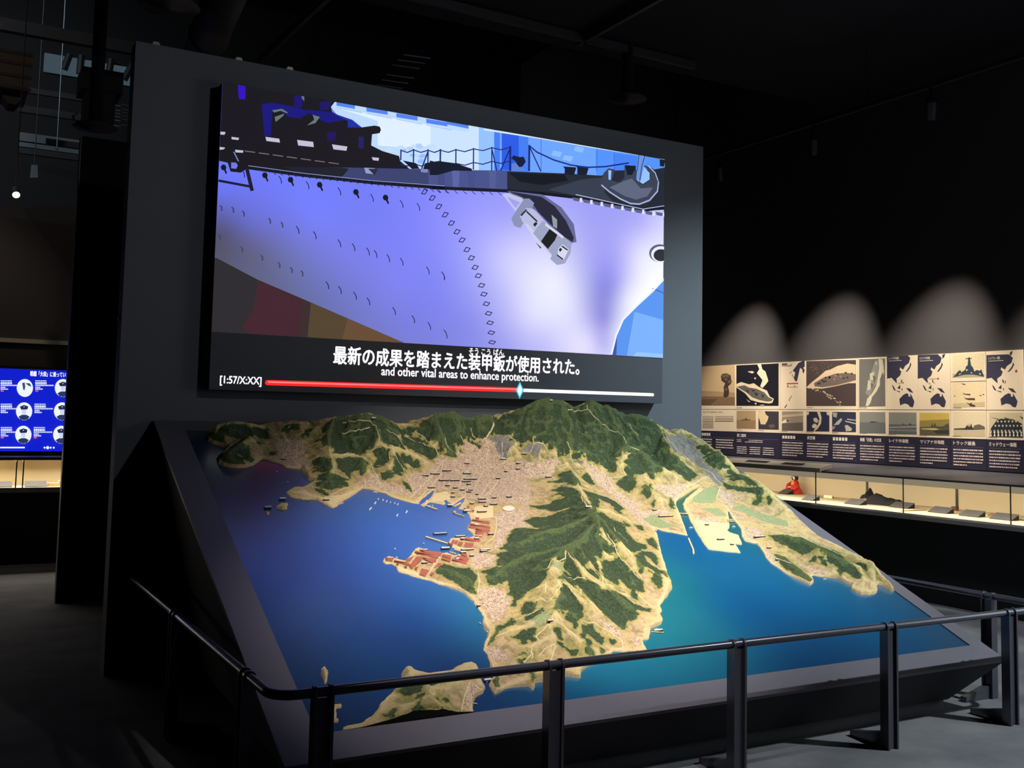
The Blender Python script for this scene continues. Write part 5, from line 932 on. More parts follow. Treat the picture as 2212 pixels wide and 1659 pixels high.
# hawse hole at the right edge, dock water beyond the stem
pr.px((90, 94, 120), [(2050 + 96 * math.cos(a), 1440 + 80 * math.sin(a)) for a in np.arange(0, 6.28, .3)], 'S2')
pr.px((236, 236, 255), [(2060 + 88 * math.cos(a), 1450 + 72 * math.sin(a)) for a in np.arange(0, 6.28, .3)], 'S2')
pr.px((28, 28, 36), [(2060 + 66 * math.cos(a), 1458 + 54 * math.sin(a)) for a in np.arange(0, 6.28, .3)], 'S2')
pr.px((84, 146, 240), [(1900, 340), (1900, 1030), (1440, 985), (1475, 830), (1530, 700), (1640, 590), (1760, 480)], 'S4')
pr.px((120, 175, 250), [(1620, 640), (1900, 720), (1900, 1030), (1560, 990)], 'S4'); pr.px((146, 196, 255), [(1640, 960), (1900, 980), (1900, 1030), (1600, 1000)], 'S4')
pr.px((50, 80, 160), [(1482, 820), (1476, 990), (1438, 980), (1460, 880)], 'S4'); pr.line((60, 90, 150), [(1765, 455), (1850, 490)], 0.008, 'S4')
pr.line((240, 244, 255), [(1438, 975), (1475, 825), (1530, 700), (1640, 590), (1760, 480), (1860, 375)], 0.016, 'S4')
# scuttles: short arcs in rows, dark blots, and the draught marks
ar1 = [('S1', x, y) for x, y in ((670, 915), (915, 965), (1200, 1020), (1492, 1078), (1757, 1133), (1908, 1160), (980, 1412), (1200, 1485), (1327, 1520), (1456, 1558), (1524, 1580), (340, 1560 - 700), (826, 1365))]
ar1 += [('S3', x, y) for x, y in ((1638, 208), (1758, 240), (1992, 318), (2128, 362), (1460, 595), (1340, 545), (1205, 493), (1092, 450), (1690, 682), (1862, 755), (2005, 815))] + [('S4', 85, 322), ('S4', 103, 785)]
for c, x, y in ar1: pr.line((30, 30, 62), [(x, y), (x + 16, y + 22), (x + 24, y + 45), (x + 24, y + 66)], 0.006, c)
for c, x, y in [('S1', 580, 1295), ('S1', 690, 1330), ('S1', 250, 1195), ('S1', 345, 1230), ('S1', 145, 1180), ('S3', 665, 280), ('S3', 775, 325), ('S3', 870, 355), ('S3', 330, 140), ('S3', 510, 215), ('S1', 130, 1440)]: pr.line((66, 66, 98), [(x, y), (x + 14, y + 16), (x + 14, y + 46)], 0.009, c)
for x, y in ((545, 915), (775, 955), (1035, 1000), (1360, 1065), (1625, 1115), (175, 845)):
    pr.px((20, 18, 28), [(x - 26, y - 10), (x - 12, y - 32), (x + 14, y - 30), (x + 26, y - 6), (x + 20, y + 14), (x + 32, y + 44), (x + 22, y + 54), (x + 4, y + 20), (x - 16, y + 16)], 'S1')
dm = cp('S1', [(1975, 1055)]) + cp('S2', [(12, 945), (70, 1022), (127, 1095), (183, 1170), (233, 1248), (278, 1322), (322, 1408), (362, 1482), (395, 1567), (424, 1642)]) + cp('S4', [(402, 430), (421, 500), (441, 577), (458, 653), (470, 728), (480, 806), (486, 883)])
for i, (x, y) in enumerate(dm):
    f = i / len(dm); sl = 4.5 * (1 - f)
    q = [(x - 7.5 + (1 - f) * 1, y + 1 + sl * .8), (x - 3 + sl * .5, y - 4 - sl * .3), (x + 7.5 - (1 - f), y - 1 - sl * .5), (x + 3 - sl * .5, y + 4 + sl * .3)]
    pr.line((26, 26, 58), q + [q[0]], 0.006)
M_glow = attr_mat('glowing_screen_picture', 1.0)
pr.build('film_picture', M_glow, t)
# captions
pc = Print((X0, YS - 0.0004, Z0), (1, 0, 0), (0, 0, 1), (0, -1, 0), 0.0003)
def cap(body, p0, p1, h, off, name):
    a0, b0 = pc.to2(p0); a1, b1 = pc.to2(p1)
    q = Print((X0, YS - 0.0006, Z0), (1, 0, 0), (0, 0, 1), (0, -1, 0), 0.0003)
    put_text(q, body, a0, (b0 + b1) / 2, a1, h, 0.0, bold=off)
    return q.build(name, M_white, t)
M_white = emit_mat('white_caption_glow', (255, 250, 255), 1.1)
cap('最新の成果を踏まえた装甲鈑が使用された。', (720, 790), (1251, 807), 0.122, 0.022, 'caption_text')
cap('そう', (1013, 765), (1033, 766), 0.045, 0.02, 'reading_gloss'); cap('こう', (1040, 766), (1059, 767), 0.042, 0.02, 'reading_gloss'); cap('ばん', (1066, 767), (1088, 768), 0.045, 0.02, 'reading_gloss')
full = 'and other vital areas to enhance protection.'
xe = lambda q: float(text_mesh(q)[0][:, 0].max())
a0, b0 = pc.to2((823, 815)); a1, b1 = pc.to2((1163, 831)); kx = (a1 - a0) / xe(full); done = ''
ys = lambda q: text_mesh(q)[0][:, 1]
ky = 0.078 / float(ys(full).max() - ys(full).min()); y0t = float(ys(full).min())
for wd in full.split(' '):                     # one part per word
    done = (done + ' ' + wd).strip(); V = text_mesh(wd)[0]; e = a0 + xe(done) * kx; st = e - float(V[:, 0].max() - V[:, 0].min()) * kx
    q = Print((X0, YS - 0.0006, Z0), (1, 0, 0), (0, 0, 1), (0, -1, 0), 0.0003)
    put_text(q, wd, st, (b0 + b1) / 2 + (float(V[:, 1].min()) - y0t) * ky, e, float(V[:, 1].max() - V[:, 1].min()) * ky, 0.0, bold=0.018)
    q.build('caption_word', M_white, t)
cap('[1:57/X:XX]', (475, 832), (564, 836), 0.062, 0.022, 'time_readout')
def capsule(p0, p1, r, name, m, caps=(1, 1), off=0.001):
    a0, b0 = pc.to2(p0); a1, b1 = pc.to2(p1); d = math.atan2(b1 - b0, a1 - a0)
    pts = []
    for k in range(9): th = d + math.pi / 2 + math.pi * k / 8; pts.append((a0 + r * math.cos(th), b0 + r * math.sin(th)))
    for k in range(9): th = d - math.pi / 2 + math.pi * k / 8; pts.append((a1 + r * math.cos(th), b1 + r * math.sin(th)))
    return MB().prism([(X0 + a, YS - 0.0001, Z0 + b) for a, b in pts], (0, -off, 0)).build(name, m, t)
capsule((578, 826.5), (1120, 842.3), 0.017, 'progress_bar', emit_mat('red_bar_glow', (255, 38, 40), 1.0))
capsule((580, 825.2), (1118, 840.8), 0.005, 'bar_highlight', emit_mat('pink_bar_glow', (255, 130, 130), 1.0), off=0.0016)
capsule((1122, 842.8), (1410, 852.7), 0.0125, 'remaining_bar', emit_mat('white_bar_glow', (255, 255, 255), 1.0), off=0.0012)
a, b = pc.to2((1122.5, 843))
MB().prism([(X0 + a - .034, YS - .0018, Z0 + b), (X0 + a, YS - .0018, Z0 + b - .064), (X0 + a + .034, YS - .0018, Z0 + b), (X0 + a, YS - .0018, Z0 + b + .064)], (0, -0.001, 0)).build('bar_marker', emit_mat('cyan_marker_glow', (70, 205, 235), 1.0), t)
MB().prism([(X0 + a - .022, YS - .003, Z0 + b), (X0 + a, YS - .003, Z0 + b - .044), (X0 + a + .022, YS - .003, Z0 + b), (X0 + a, YS - .003, Z0 + b + .044)], (0, -0.001, 0)).build('bar_marker', emit_mat('white_marker_glow', (235, 255, 255), 1.0), t)
# ---------------------------------------------------------------- guardrail around the model
M_rail = mat('black_painted_steel', (98, 98, 106), 0.26, 0.6, var=0.08)
g = thing('guardrail', (3.3, 3.71, 0), 'low black steel guardrail running around the relief model', 'railing')
ZR = 0.598; YR = 3.71; XL, XR2 = 1.115, 5.6
def arc(cx, cy, r, a0, a1, n=8): return [(cx + r * math.cos(math.radians(a0 + (a1 - a0) * i / n)), cy + r * math.sin(math.radians(a0 + (a1 - a0) * i / n)), ZR) for i in range(n + 1)]
path = [(XL, 6.80, ZR), (XL, 5.2, ZR)] + arc(XL + 0.09, YR + 0.09, 0.09, 180, 270) + [(3.0, YR, ZR)] + arc(XR2 - 0.09, YR + 0.09, 0.09, 270, 360) + [(XR2, 5.2, ZR), (XR2, 6.80, ZR)]
MB().tube(path, 0.0185, 16).build('rail', M_rail, g, smooth=True)
def rail_post(x, y, along):
    """a pair of flat uprights clasping the rail, a filler between, and a foot under the model"""
    mb = MB()
    def bx(a0, a1, b0, b1, z0, z1):           # a: along the rail, b: across (b>0 towards the model)
        if along == 'x': mb.box((x + a0, y + b0, z0), (x + a1, y + b1, z1))
        elif along == 'l': mb.box((x + b0, y + a0, z0), (x + b1, y + a1, z1))
        else: mb.box((x - b1, y + a0, z0), (x - b0, y + a1, z1))
    for sg in (-1, 1):
        a = sg * 0.031
        prof = [(-0.026, 0.0), (0.026, 0.0), (0.026, ZR)] + [(0.026 * math.cos(math.radians(t)), ZR + 0.024 * math.sin(math.radians(t))) for t in range(20, 180, 20)] + [(-0.026, ZR)]
        if along == 'x': mb.prism([(x + a - 0.006, y + b, z) for b, z in prof], (0.012, 0, 0))
        else: mb.prism([(x + b, y + a - 0.006, z) for b, z in prof], (0, 0.012, 0))
    bx(-0.024, 0.024, -0.014, 0.014, 0.0, ZR - 0.02)
    p = mb.build('post', M_rail, g)
    mb = MB()
    dirv = {'x': (0, 1), 'l': (1, 0), 'r': (-1, 0)}[along]
    nx, ny = -dirv[1], dirv[0]
    prof = [(0.027, 0), (0.24, 0), (0.24, 0.03), (0.16, 0.045), (0.06, 0.07), (0.027, 0.075)]
    mb.prism([(x + d * dirv[0] + nx * 0.02, y + d * dirv[1] + ny * 0.02, z + 0.0005) for d, z in prof], (-nx * 0.04, -ny * 0.04, 0))
    mb.build('foot', M_rail, p)
for x in (1.298, 2.283, 3.260, 4.255, 5.203): rail_post(x, YR, 'x')
for y in (4.06, 5.4): rail_post(XL, y, 'l')
for y in (4.13, 5.45): rail_post(XR2, y, 'r')
# ---------------------------------------------------------------- photo wall on the right
def zavg(x, *ps): return float(np.mean([onX(p, x)[2] for p in ps]))
XP = XW - 0.012
ZU1 = zavg(XP, (1516, 792), (2130, 757)); ZU0 = zavg(XP, (1515, 882.6), (2211, 888.5)); ZL0 = zavg(XP, (1587.8, 931.6), (2211, 953.5)); ZD0 = zavg(XP, (1567, 983), (2130, 1018))
def yy(x, y=850): return float(onX((x, y), XP)[1])
M_card = mat('cream_card', (228, 208, 178), 0.7, var=0.04, scale=30); M_navy = mat('navy_text_board', (40, 37, 56), 0.6, var=0.05)
M_print = attr_mat('printed_picture', 0.0, 0.65, 0.16, 90.0); M_ink = attr_mat('printed_ink', 0.0, 0.65)
def wall_panel(name, x0, x1, z0, z1, label, cat, group, board=None, ymid=850):
    ya, yb_ = yy(x0, ymid) - 0.003, yy(x1, ymid) + 0.003
    t = thing(name, (XP, (ya + yb_) / 2, z0), label, cat, group)
    MB().box((XP, yb_, z0 + .003), (XW - 0.001, ya, z1 - .003)).build('board', board or M_card, t)
    pr = Print((XP - .0003, ya, z0 + .003), (0, -1, 0), (0, 0, 1), (-1, 0, 0), 0.00025, (0, ya - yb_, 0, z1 - z0 - .006))
    return t, pr
G1, G2, G3 = 'upper row of the photo wall', 'lower row of the photo wall', 'navy text boards of the photo wall'
INKY = (58, 56, 74)
def caption(pr, w0, n=9, b=.018):
    for i in range(n): pr.rectc((120, 105, 90), w0 + i * .011, w0 + i * .011 + random.uniform(.005, .009), b, b + .008, i == 0)
# --- upper row
t, p = wall_panel('photo_panel', 1460, 1588.3, ZU0, ZU1, 'sepia photo of a tall dark smoke column, leftmost on the photo wall', 'photo panel', G1)
p.px((196, 166, 126), [(-200, 310), (518, 285), (518, 805), (-200, 805)], 'R1'); p.px((168, 138, 102), [(-200, 600), (518, 640), (518, 805), (-200, 805)], 'R1'); p.px((128, 100, 74), [(-200, 690), (300, 690), (518, 700), (518, 805), (-200, 805)], 'R1'); p.px((104, 80, 60), [(-200, 740), (300, 720), (200, 800), (-200, 805)], 'R1')
p.px((66, 52, 46), [(340, 430), (360, 400), (420, 393), (465, 420), (470, 470), (480, 500), (465, 530), (430, 560), (445, 620), (440, 680), (400, 705), (372, 690), (380, 620), (375, 570), (395, 520), (350, 490)], 'R1')
for x, y, r in ((375, 430, 22), (420, 420, 26), (450, 500, 22), (405, 470, 20), (410, 600, 18)): p.px((104, 84, 72), [(x + r * math.cos(a), y + r * math.sin(a)) for a in np.arange(0, 6.2, .8)], 'R1')
caption(p, .25); p.build('printed_photo', M_print, t)
t, p = wall_panel('photo_panel', 1588.3, 1685.7, ZU0, ZU1, 'black photo of a burning warship under white smoke from above', 'photo panel', G1)
p.px((24, 24, 34), [(537, 292), (1078, 266), (1078, 810), (537, 810)], 'R1')
p.px((236, 216, 182), [(805, 278), (852, 274), (870, 340), (910, 370), (932, 440), (947, 490), (920, 530), (872, 582), (842, 560), (872, 480), (800, 390), (832, 340)], 'R1'); p.px((216, 196, 162), [(680, 372), (740, 364), (768, 380), (740, 396), (712, 386)], 'R1'); p.px((236, 216, 182), [(770, 445), (790, 450), (785, 470), (768, 465)], 'R1')
p.px((222, 202, 168), [(540, 530), (600, 505), (700, 535), (760, 520), (830, 570), (930, 615), (965, 690), (1018, 720), (1000, 770), (960, 780), (830, 765), (720, 735), (650, 650), (540, 575)], 'R1')
p.px((98, 92, 88), [(545, 565), (640, 545), (700, 575), (800, 592), (900, 640), (950, 700), (1005, 725), (985, 752), (930, 755), (830, 735), (740, 700), (670, 640), (600, 600)], 'R1')
for q in ([(650, 590), (700, 620), (690, 650)], [(760, 640), (820, 650), (800, 690)], [(860, 660), (900, 680), (870, 710)], [(720, 600), (780, 610), (760, 630)]): p.px((50, 50, 56), q, 'R1')
for q in ([(770, 775), (800, 770), (790, 800)], [(830, 800), (900, 795), (880, 808)], [(660, 720), (720, 760), (700, 760)]): p.px((210, 190, 156), q, 'R1')
caption(p, .03); p.build('printed_photo', M_print, t)
t, p = wall_panel('map_panel', 1685.7, 1739.2, ZU0, ZU1, 'narrow cream map panel of dark southern islands with a small red dot', 'map panel', G1)
p.px(INKY, [(1310, 292), (1330, 262), (1380, 236), (1412, 235), (1412, 310), (1392, 320), (1412, 350), (1400, 395), (1385, 380), (1380, 340), (1352, 325), (1335, 400), (1312, 500), (1290, 490), (1275, 460), (1290, 380), (1258, 362), (1280, 330)], 'R1')
for x, y in ((1225, 390), (1240, 375), (1255, 420), (1270, 440), (1215, 735), (1240, 690), (1225, 712), (1180, 800), (1160, 825), (1172, 812), (1285, 558)): p.px(INKY, [(x - 7, y + 6), (x + 2, y - 10), (x + 8, y - 4), (x, y + 8)], 'R1')
p.px((200, 60, 50), [(1198 + 9 * math.cos(a), 550 + 9 * math.sin(a)) for a in np.arange(0, 6.2, .7)], 'R1')
for y in (518, 522, 565): p.line((214, 130, 110), [(1185, y), (1330, y - 4)], .004, 'R1')
p.line((110, 100, 96), [(1125, 292), (1240, 290), (1250, 268)], .006, 'R1'); p.line((110, 100, 96), [(1125, 272), (1190, 270)], .012, 'R1'); p.build('printed_map', M_ink, t)
t, p = wall_panel('photo_panel', 1739.2, 1853.3, ZU0, ZU1, 'wide brown aerial photo of a warship turning in foam', 'photo panel', G1)
p.px((76, 62, 60), [(1432, 238), (2068, 222), (2068, 812), (1432, 812)], 'R1')
p.px((216, 190, 154), [(1435, 570), (1500, 510), (1600, 430), (1680, 360), (1740, 345), (1830, 300), (1960, 268), (2066, 284), (2066, 520), (1980, 520), (1800, 560), (1640, 590), (1450, 585)], 'R1'); p.px((112, 98, 90), [(1530, 520), (1650, 450), (1800, 400), (1950, 388), (2066, 405), (2066, 480), (1980, 505), (1800, 550), (1640, 572), (1540, 560)], 'R1')
random.seed(3)
for i in range(26):
    f = random.random(); x, y = 1480 + 400 * f + random.uniform(-30, 30), 595 + 210 * f * f + random.uniform(-14, 20); r = random.uniform(7, 20)
    p.px((200, 176, 144), [(x - r, y), (x, y - r * .6), (x + r * 1.3, y + r * .2), (x + r * .3, y + r * .7)], 'R1', i == 0)
for i in range(40):
    x, y = random.uniform(1445, 1780), random.uniform(250, 480)
    if y < 520 - (x - 1440) * .6: p.px((132, 112, 100), [(x - 8, y), (x, y - 5), (x + 9, y + 2), (x, y + 5)], 'R1', i == 0)
for i in range(16): x = random.uniform(1580, 2020); y = 570 - (x - 1540) * .22 - 70 + random.uniform(-30, 40); p.px(random.choice([(64, 54, 52), (150, 132, 116), (70, 60, 58)]), [(x - 16, y), (x, y - 14), (x + 18, y), (x + 4, y + 16)], 'R1', i == 0)
caption(p, .03); p.build('printed_photo', M_print, t)
t, p = wall_panel('photo_panel', 1853.3, 1915.5, ZU0, ZU1, 'narrow grey photo of a pale curving wake and reef', 'photo panel', G1)
p.px((112, 108, 102), [(35, 212), (366, 206), (372, 815), (35, 822)], 'R2'); p.px((140, 136, 126), [(240, 230), (290, 215), (340, 300), (300, 480), (230, 560), (170, 690), (115, 650), (150, 500), (200, 350)], 'R2')
p.px((208, 198, 168), [(285, 210), (335, 215), (352, 330), (320, 420), (300, 470), (302, 540), (262, 620), (200, 700), (182, 770), (152, 812), (118, 812), (138, 720), (200, 650), (250, 560), (270, 480), (292, 330)], 'R2')
for q in ([(170, 400), (230, 370), (220, 470), (180, 490)], [(150, 480), (190, 500), (180, 600), (140, 620)], [(320, 330), (360, 350), (350, 420)], [(240, 240), (270, 260), (250, 300)]): p.px((196, 188, 162), q, 'R2')
for q in ([(180, 520), (220, 530), (200, 600)], [(210, 420), (250, 440), (230, 520)]): p.px((104, 100, 94), q, 'R2')
caption(p, .02); p.build('printed_photo', M_print, t)
ASIA = [(392, 160), (640, 150), (690, 195), (672, 260), (622, 300), (600, 345), (575, 330), (560, 315), (552, 345), (575, 372), (560, 420), (512, 462), (520, 522), (488, 492), (450, 450), (392, 462)]
BITS = [[(640, 362), (680, 300), (692, 250), (704, 282), (682, 332), (650, 372), (630, 372)], [(550, 722), (600, 670), (640, 648), (668, 660), (666, 690), (690, 692), (690, 648), (708, 682), (742, 752), (732, 802), (722, 827), (690, 822), (660, 790), (620, 777), (560, 802)], [(525, 582), (562, 538), (562, 592)], [(636, 580), (690, 590), (728, 642), (680, 627)], [(455, 540), (478, 560), (505, 612), (480, 602)], [(500, 610), (562, 625), (556, 633)],
        [(572, 470), (586, 480), (590, 520), (575, 500)], [(598, 505), (608, 512), (602, 525)], [(585, 570), (592, 610), (580, 600)]]
def pacific(x0, x1, dx, sc, label, title, dots, end=None):
    t, p = wall_panel('map_panel', x0, x1, ZU0, ZU1, label, 'map panel', G1)
    f = lambda q: [(392 + dx + (x - 392) * sc, y) for x, y in q]
    p.px(INKY, f(ASIA), 'R2')
    for q in BITS: p.px(INKY, f(q), 'R2')
    a0, b0 = p.to2(cp('R2', f([(415, 222)]))[0]); a1, _ = p.to2(cp('R2', f([(545, 222)]))[0])
    put_text(p, title, a0, b0, a1, .03, rgb=(236, 222, 200)); p.rectc((200, 188, 172), a0, a0 + (a1 - a0) * 1.3, b0 - .016, b0 - .010)
    for x, y, r, c in dots: p.px(c, [(x + r * math.cos(a), y + r * math.sin(a)) for a in np.arange(0, 6.2, .6)], 'R2')
    return t, p
t, p = pacific(1915.5, 1982.2, 0, 1.0, 'cream Pacific map panel with no red dot, beside the grey wake photo', 'レイテ沖海戦', ())
p.line((222, 150, 130), [(540, 520), (610, 500)], .004, 'R2'); p.build('printed_map', M_ink, t)
t, p = pacific(1982.2, 2053.5, 393, 1.03, 'cream Pacific map panel with a small red dot on a red line', 'マリアナ沖海戦', ((1048, 456, 10, (190, 70, 60)), (938, 520, 6, (150, 80, 70))))
p.line((222, 150, 130), [(930, 456), (1048, 456)], .004, 'R2'); p.px(INKY, [(1100, 160), (1138, 142), (1128, 172), (1108, 198)], 'R2'); p.build('printed_map', M_ink, t)
zsp = float(onX(cp('R2', [(1430, 498)])[0], XP)[2])
t, p = wall_panel('photo_panel', 2053.5, 2130.5, zsp, ZU1, 'pale photo of a battleship seen bow-on with its tower mast', 'photo panel', G1)
p.px((212, 196, 158), [(1232, 150), (1638, 135), (1638, 440), (1232, 448)], 'R2'); p.px((176, 160, 124), [(1232, 400), (1638, 400), (1638, 440), (1232, 448)], 'R2')
p.px((54, 64, 72), [(1432, 190), (1452, 190), (1468, 290), (1492, 320), (1512, 370), (1540, 350), (1580, 362), (1600, 340), (1616, 390), (1636, 438), (1500, 410), (1390, 410), (1232, 446), (1262, 420), (1300, 370), (1330, 350), (1342, 380), (1390, 350), (1402, 310), (1424, 290)], 'R2')
for q in ([(1400, 340), (1430, 345), (1410, 370)], [(1460, 380), (1490, 385), (1470, 400)], [(1310, 400), (1350, 395), (1320, 415)], [(1570, 390), (1600, 400), (1580, 415)]): p.px((190, 190, 180), q, 'R2')
p.line((60, 68, 74), [(1400, 205), (1475, 200)], .005, 'R2'); p.build('printed_photo', M_print, t)
t, p = wall_panel('photo_panel', 2053.5, 2130.5, ZU0, zsp, 'pale photo of several aeroplanes flying in formation', 'photo panel', G1)
p.px((224, 200, 158), [(1232, 515), (1640, 505), (1645, 820), (1238, 828)], 'R2'); p.px((196, 176, 136), [(1236, 780), (1644, 760), (1645, 820), (1238, 828)], 'R2')
for q in ([(1340, 520), (1395, 532), (1398, 545), (1360, 535)], [(1362, 640), (1380, 655), (1460, 658), (1458, 676), (1370, 662)], [(1380, 695), (1400, 712), (1515, 710), (1520, 735), (1440, 735), (1395, 722)], [(1410, 762), (1450, 785), (1470, 765), (1480, 790), (1522, 800), (1520, 820), (1460, 815)], [(1565, 668), (1605, 675), (1600, 684)], [(1245, 678), (1275, 680), (1260, 686)], [(1610, 658), (1640, 660), (1630, 668)]): p.px((72, 62, 62), q, 'R2')
caption(p, .03); p.build('printed_photo', M_print, t)
t, p = pacific(2130.5, 2211.5, 1272, 1.14, 'cream Pacific map panel with a large red dot, rightmost on the photo wall', 'ミッドウェー海戦', ((2050, 360, 15, (186, 66, 58)), (1910, 494, 7, (90, 80, 80)))); p.px(INKY, [(1965, 130), (2002, 102), (1996, 140), (1972, 165)], 'R2'); p.build('printed_map', M_ink, t)
# --- lower row
t, p = wall_panel('information_sign', 1460, 1588.3, ZL0, ZU0, 'cream panel of printed English text below the smoke column photo', 'sign', G2, None, 905)
a0, b0 = p.to2(cp('R1', [(108, 905)])[0]); a1, _ = p.to2(cp('R1', [(365, 905)])[0]); put_text(p, 'Days of the Battleship Yamato', a0, b0, a1, .03, rgb=(70, 60, 60))
for k in range(8):
    for x0, x1 in ((105, 245), (265, 500)):
        if x0 == 265 and k > 3: continue
        p.line((150, 132, 116), [(x0, 945 + k * 20), (x1, 945 + k * 20)], .006, 'R1')
p.build('printed_text', M_ink, t)
def low(x0, x1, label, fr, shapes, crop='R1', y=905, base=(110, 110, 108)):
    t, p = wall_panel('photo_panel', x0, x1, ZL0, ZU0, label, 'photo panel', G2, None, y)
    p.px(base, fr, crop)
    for c, q in shapes: p.px(c, q, crop)
    caption(p, .02); p.build('printed_photo', M_print, t); return t
low(1588.3, 1635.9, 'small sepia photo of a lone ship far out at sea', [(540, 872), (786, 872), (786, 1105), (540, 1100)], [((146, 118, 86), [(540, 990), (786, 995), (786, 1105), (540, 1100)]), ((84, 68, 58), [(598, 985), (650, 982), (662, 955), (672, 982), (720, 985), (718, 994), (600, 994)])], base=(172, 144, 108))
low(1635.9, 1685.7, 'small dark photo of a pale explosion cloud', [(820, 876), (1080, 882), (1080, 1116), (820, 1110)], [((214, 188, 146), [(820, 880), (900, 878), (915, 920), (950, 950), (935, 1000), (905, 1050), (850, 1045), (835, 990), (822, 960)]), ((96, 84, 80), [(940, 1060), (1010, 1040), (1040, 1080), (980, 1100)])], base=(60, 54, 60))
low(1685.7, 1739.2, 'small grey photo of a shell splash beside a ship', [(1120, 880), (1392, 884), (1392, 1130), (1120, 1126)], [((104, 92, 86), [(1120, 1035), (1392, 1020), (1392, 1130), (1120, 1126)]), ((232, 214, 180), [(1118, 1020), (1150, 990), (1180, 985), (1180, 1025), (1120, 1035)]), ((70, 62, 62), [(1180, 990), (1215, 995), (1210, 1005), (1180, 1010)]), ((190, 168, 140), [(1120, 930), (1392, 900), (1392, 940), (1120, 960)])], base=(152, 134, 116))
low(1739.2, 1794.5, 'small navy photo of a curved white bow wave', [(1436, 882), (1728, 886), (1728, 1140), (1436, 1136)], [((206, 186, 158), [(1570, 885), (1610, 890), (1628, 960), (1620, 1040), (1580, 1100), (1540, 1135), (1525, 1130), (1580, 1060), (1602, 980)]), ((196, 176, 146), [(1520, 970), (1560, 960), (1590, 1000), (1570, 1030), (1530, 1010)]), ((206, 186, 156), [(1505, 1060), (1540, 1035), (1575, 1060), (1545, 1100), (1510, 1090)]), ((206, 186, 158), [(1436, 890), (1466, 885), (1466, 920), (1436, 930)]), ((206, 186, 158), [(1690, 890), (1728, 888), (1728, 930), (1700, 930)])], base=(44, 46, 66))
low(1794.5, 1853.3, 'small navy aerial photo with jagged pale islands', [(1762, 886), (2068, 890), (2068, 1148), (1762, 1142)], [((164, 154, 142), [(1765, 890), (1830, 900), (1820, 960), (1780, 950)]), ((176, 164, 150), [(1825, 1010), (1880, 965), (1892, 990), (1850, 1050), (1780, 1060)]), ((186, 172, 152), [(1925, 1060), (1960, 1055), (2018, 1100), (2010, 1130), (1940, 1135)]), ((200, 186, 166), [(1955, 975), (2066, 990), (2066, 1000), (1955, 988)]), ((200, 186, 166), [(1930, 1000), (2066, 1030), (2066, 1045), (1930, 1012)]), ((150, 142, 134), [(1765, 1070), (1810, 1080), (1770, 1120)])], base=(48, 52, 74))
low(1853.3, 1915.5, 'small blue-grey photo of one ship on a calm horizon', [(40, 888), (370, 890), (374, 1165), (40, 1160)], [((104, 106, 104), [(40, 1020), (372, 1022), (374, 1165), (40, 1160)]), ((70, 72, 76), [(170, 1020), (190, 1005), (240, 1010), (285, 1020), (180, 1026)])], 'R2', 915, (132, 130, 122))
low(1915.5, 1982.2, 'small blue-grey photo of two masts above long waves', [(414, 892), (768, 895), (772, 1178), (414, 1170)], [((96, 98, 98), [(414, 1045), (770, 1050), (772, 1178), (414, 1170)]), ((150, 146, 136), [(414, 1080), (770, 1066), (770, 1085), (414, 1095)]), ((126, 124, 118), [(414, 1110), (770, 1120), (770, 1140), (414, 1130)]), ((70, 72, 74), [(590, 1050), (606, 1030), (616, 1050)]), ((70, 72, 74), [(672, 1055), (690, 1025), (705, 1055)])], 'R2', 915, (134, 132, 122))
low(1982.2, 2053.5, 'small photo of ships under a yellow sky', [(808, 898), (1188, 902), (1192, 1192), (810, 1185)], [((148, 130, 72), [(808, 1000), (1190, 980), (1190, 1100), (808, 1100)]), ((96, 90, 66), [(808, 1080), (1190, 1070), (1192, 1192), (810, 1185)]), ((84, 78, 62), [(950, 1090), (970, 1020), (980, 1070), (1010, 1025), (1020, 1070), (1090, 1080), (1180, 1030), (1190, 1100)]), ((204, 186, 130), [(830, 1100), (1010, 1095), (1060, 1110), (1000, 1120), (830, 1110)]), ((60, 58, 54), [(980, 1130), (1190, 1115), (1190, 1170), (1030, 1165)])], 'R2', 915, (200, 172, 84))
low(2053.5, 2130.5, 'small cream photo of a battleship in profile before a low hill', [(1240, 890), (1646, 892), (1650, 1205), (1244, 1198)], [((196, 178, 142), [(1242, 1110), (1648, 1110), (1650, 1205), (1244, 1198)]), ((104, 96, 84), [(1485, 1108), (1510, 1060), (1570, 1045), (1640, 1075), (1648, 1108)]), ((58, 56, 58), [(1246, 1100), (1390, 1095), (1420, 1050), (1435, 1085), (1440, 1040), (1452, 1085), (1470, 1030), (1484, 1085), (1500, 1105), (1648, 1110), (1480, 1116), (1250, 1114)])], 'R2', 915, (218, 200, 164))
t, p = wall_panel('photo_panel', 2130.5, 2211.5, ZL0, ZU0, 'small group photo of rows of crew men in dark uniforms', 'photo panel', G2, None, 915)
p.px((200, 184, 150), [(1700, 895), (2135, 900), (2138, 1220), (1704, 1210)], 'R2'); p.px((42, 48, 54), [(1705, 1130), (1740, 1070), (1800, 990), (1850, 975), (2000, 980), (2120, 1040), (2136, 1218), (1706, 1208)], 'R2')
for q in ([(1715, 955), (1820, 975), (1815, 985)], [(1890, 955), (2080, 1010), (2080, 1030), (1900, 970)], [(2090, 940), (2135, 960), (2130, 990)]): p.px((84, 76, 66), q, 'R2')
for r, (y, x0, n) in enumerate(((1010, 1810, 6), (1065, 1770, 8), (1130, 1720, 9))):
    for i in range(n):
        x = x0 + i * 47 + (r % 2) * 10
        p.px((196, 180, 156), [(x + 12 * math.cos(a), y + 14 * math.sin(a)) for a in np.arange(0, 6.2, .9)], 'R2', i == 0)
for i in range(9): x = 1720 + i * 49; p.px((222, 210, 188), [(x - 16, 1145), (x + 14, 1140), (x + 6, 1165), (x + 14, 1200), (x - 12, 1200), (x - 4, 1165)], 'R2', i == 0)
caption(p, .02); p.build('printed_photo', M_print, t)
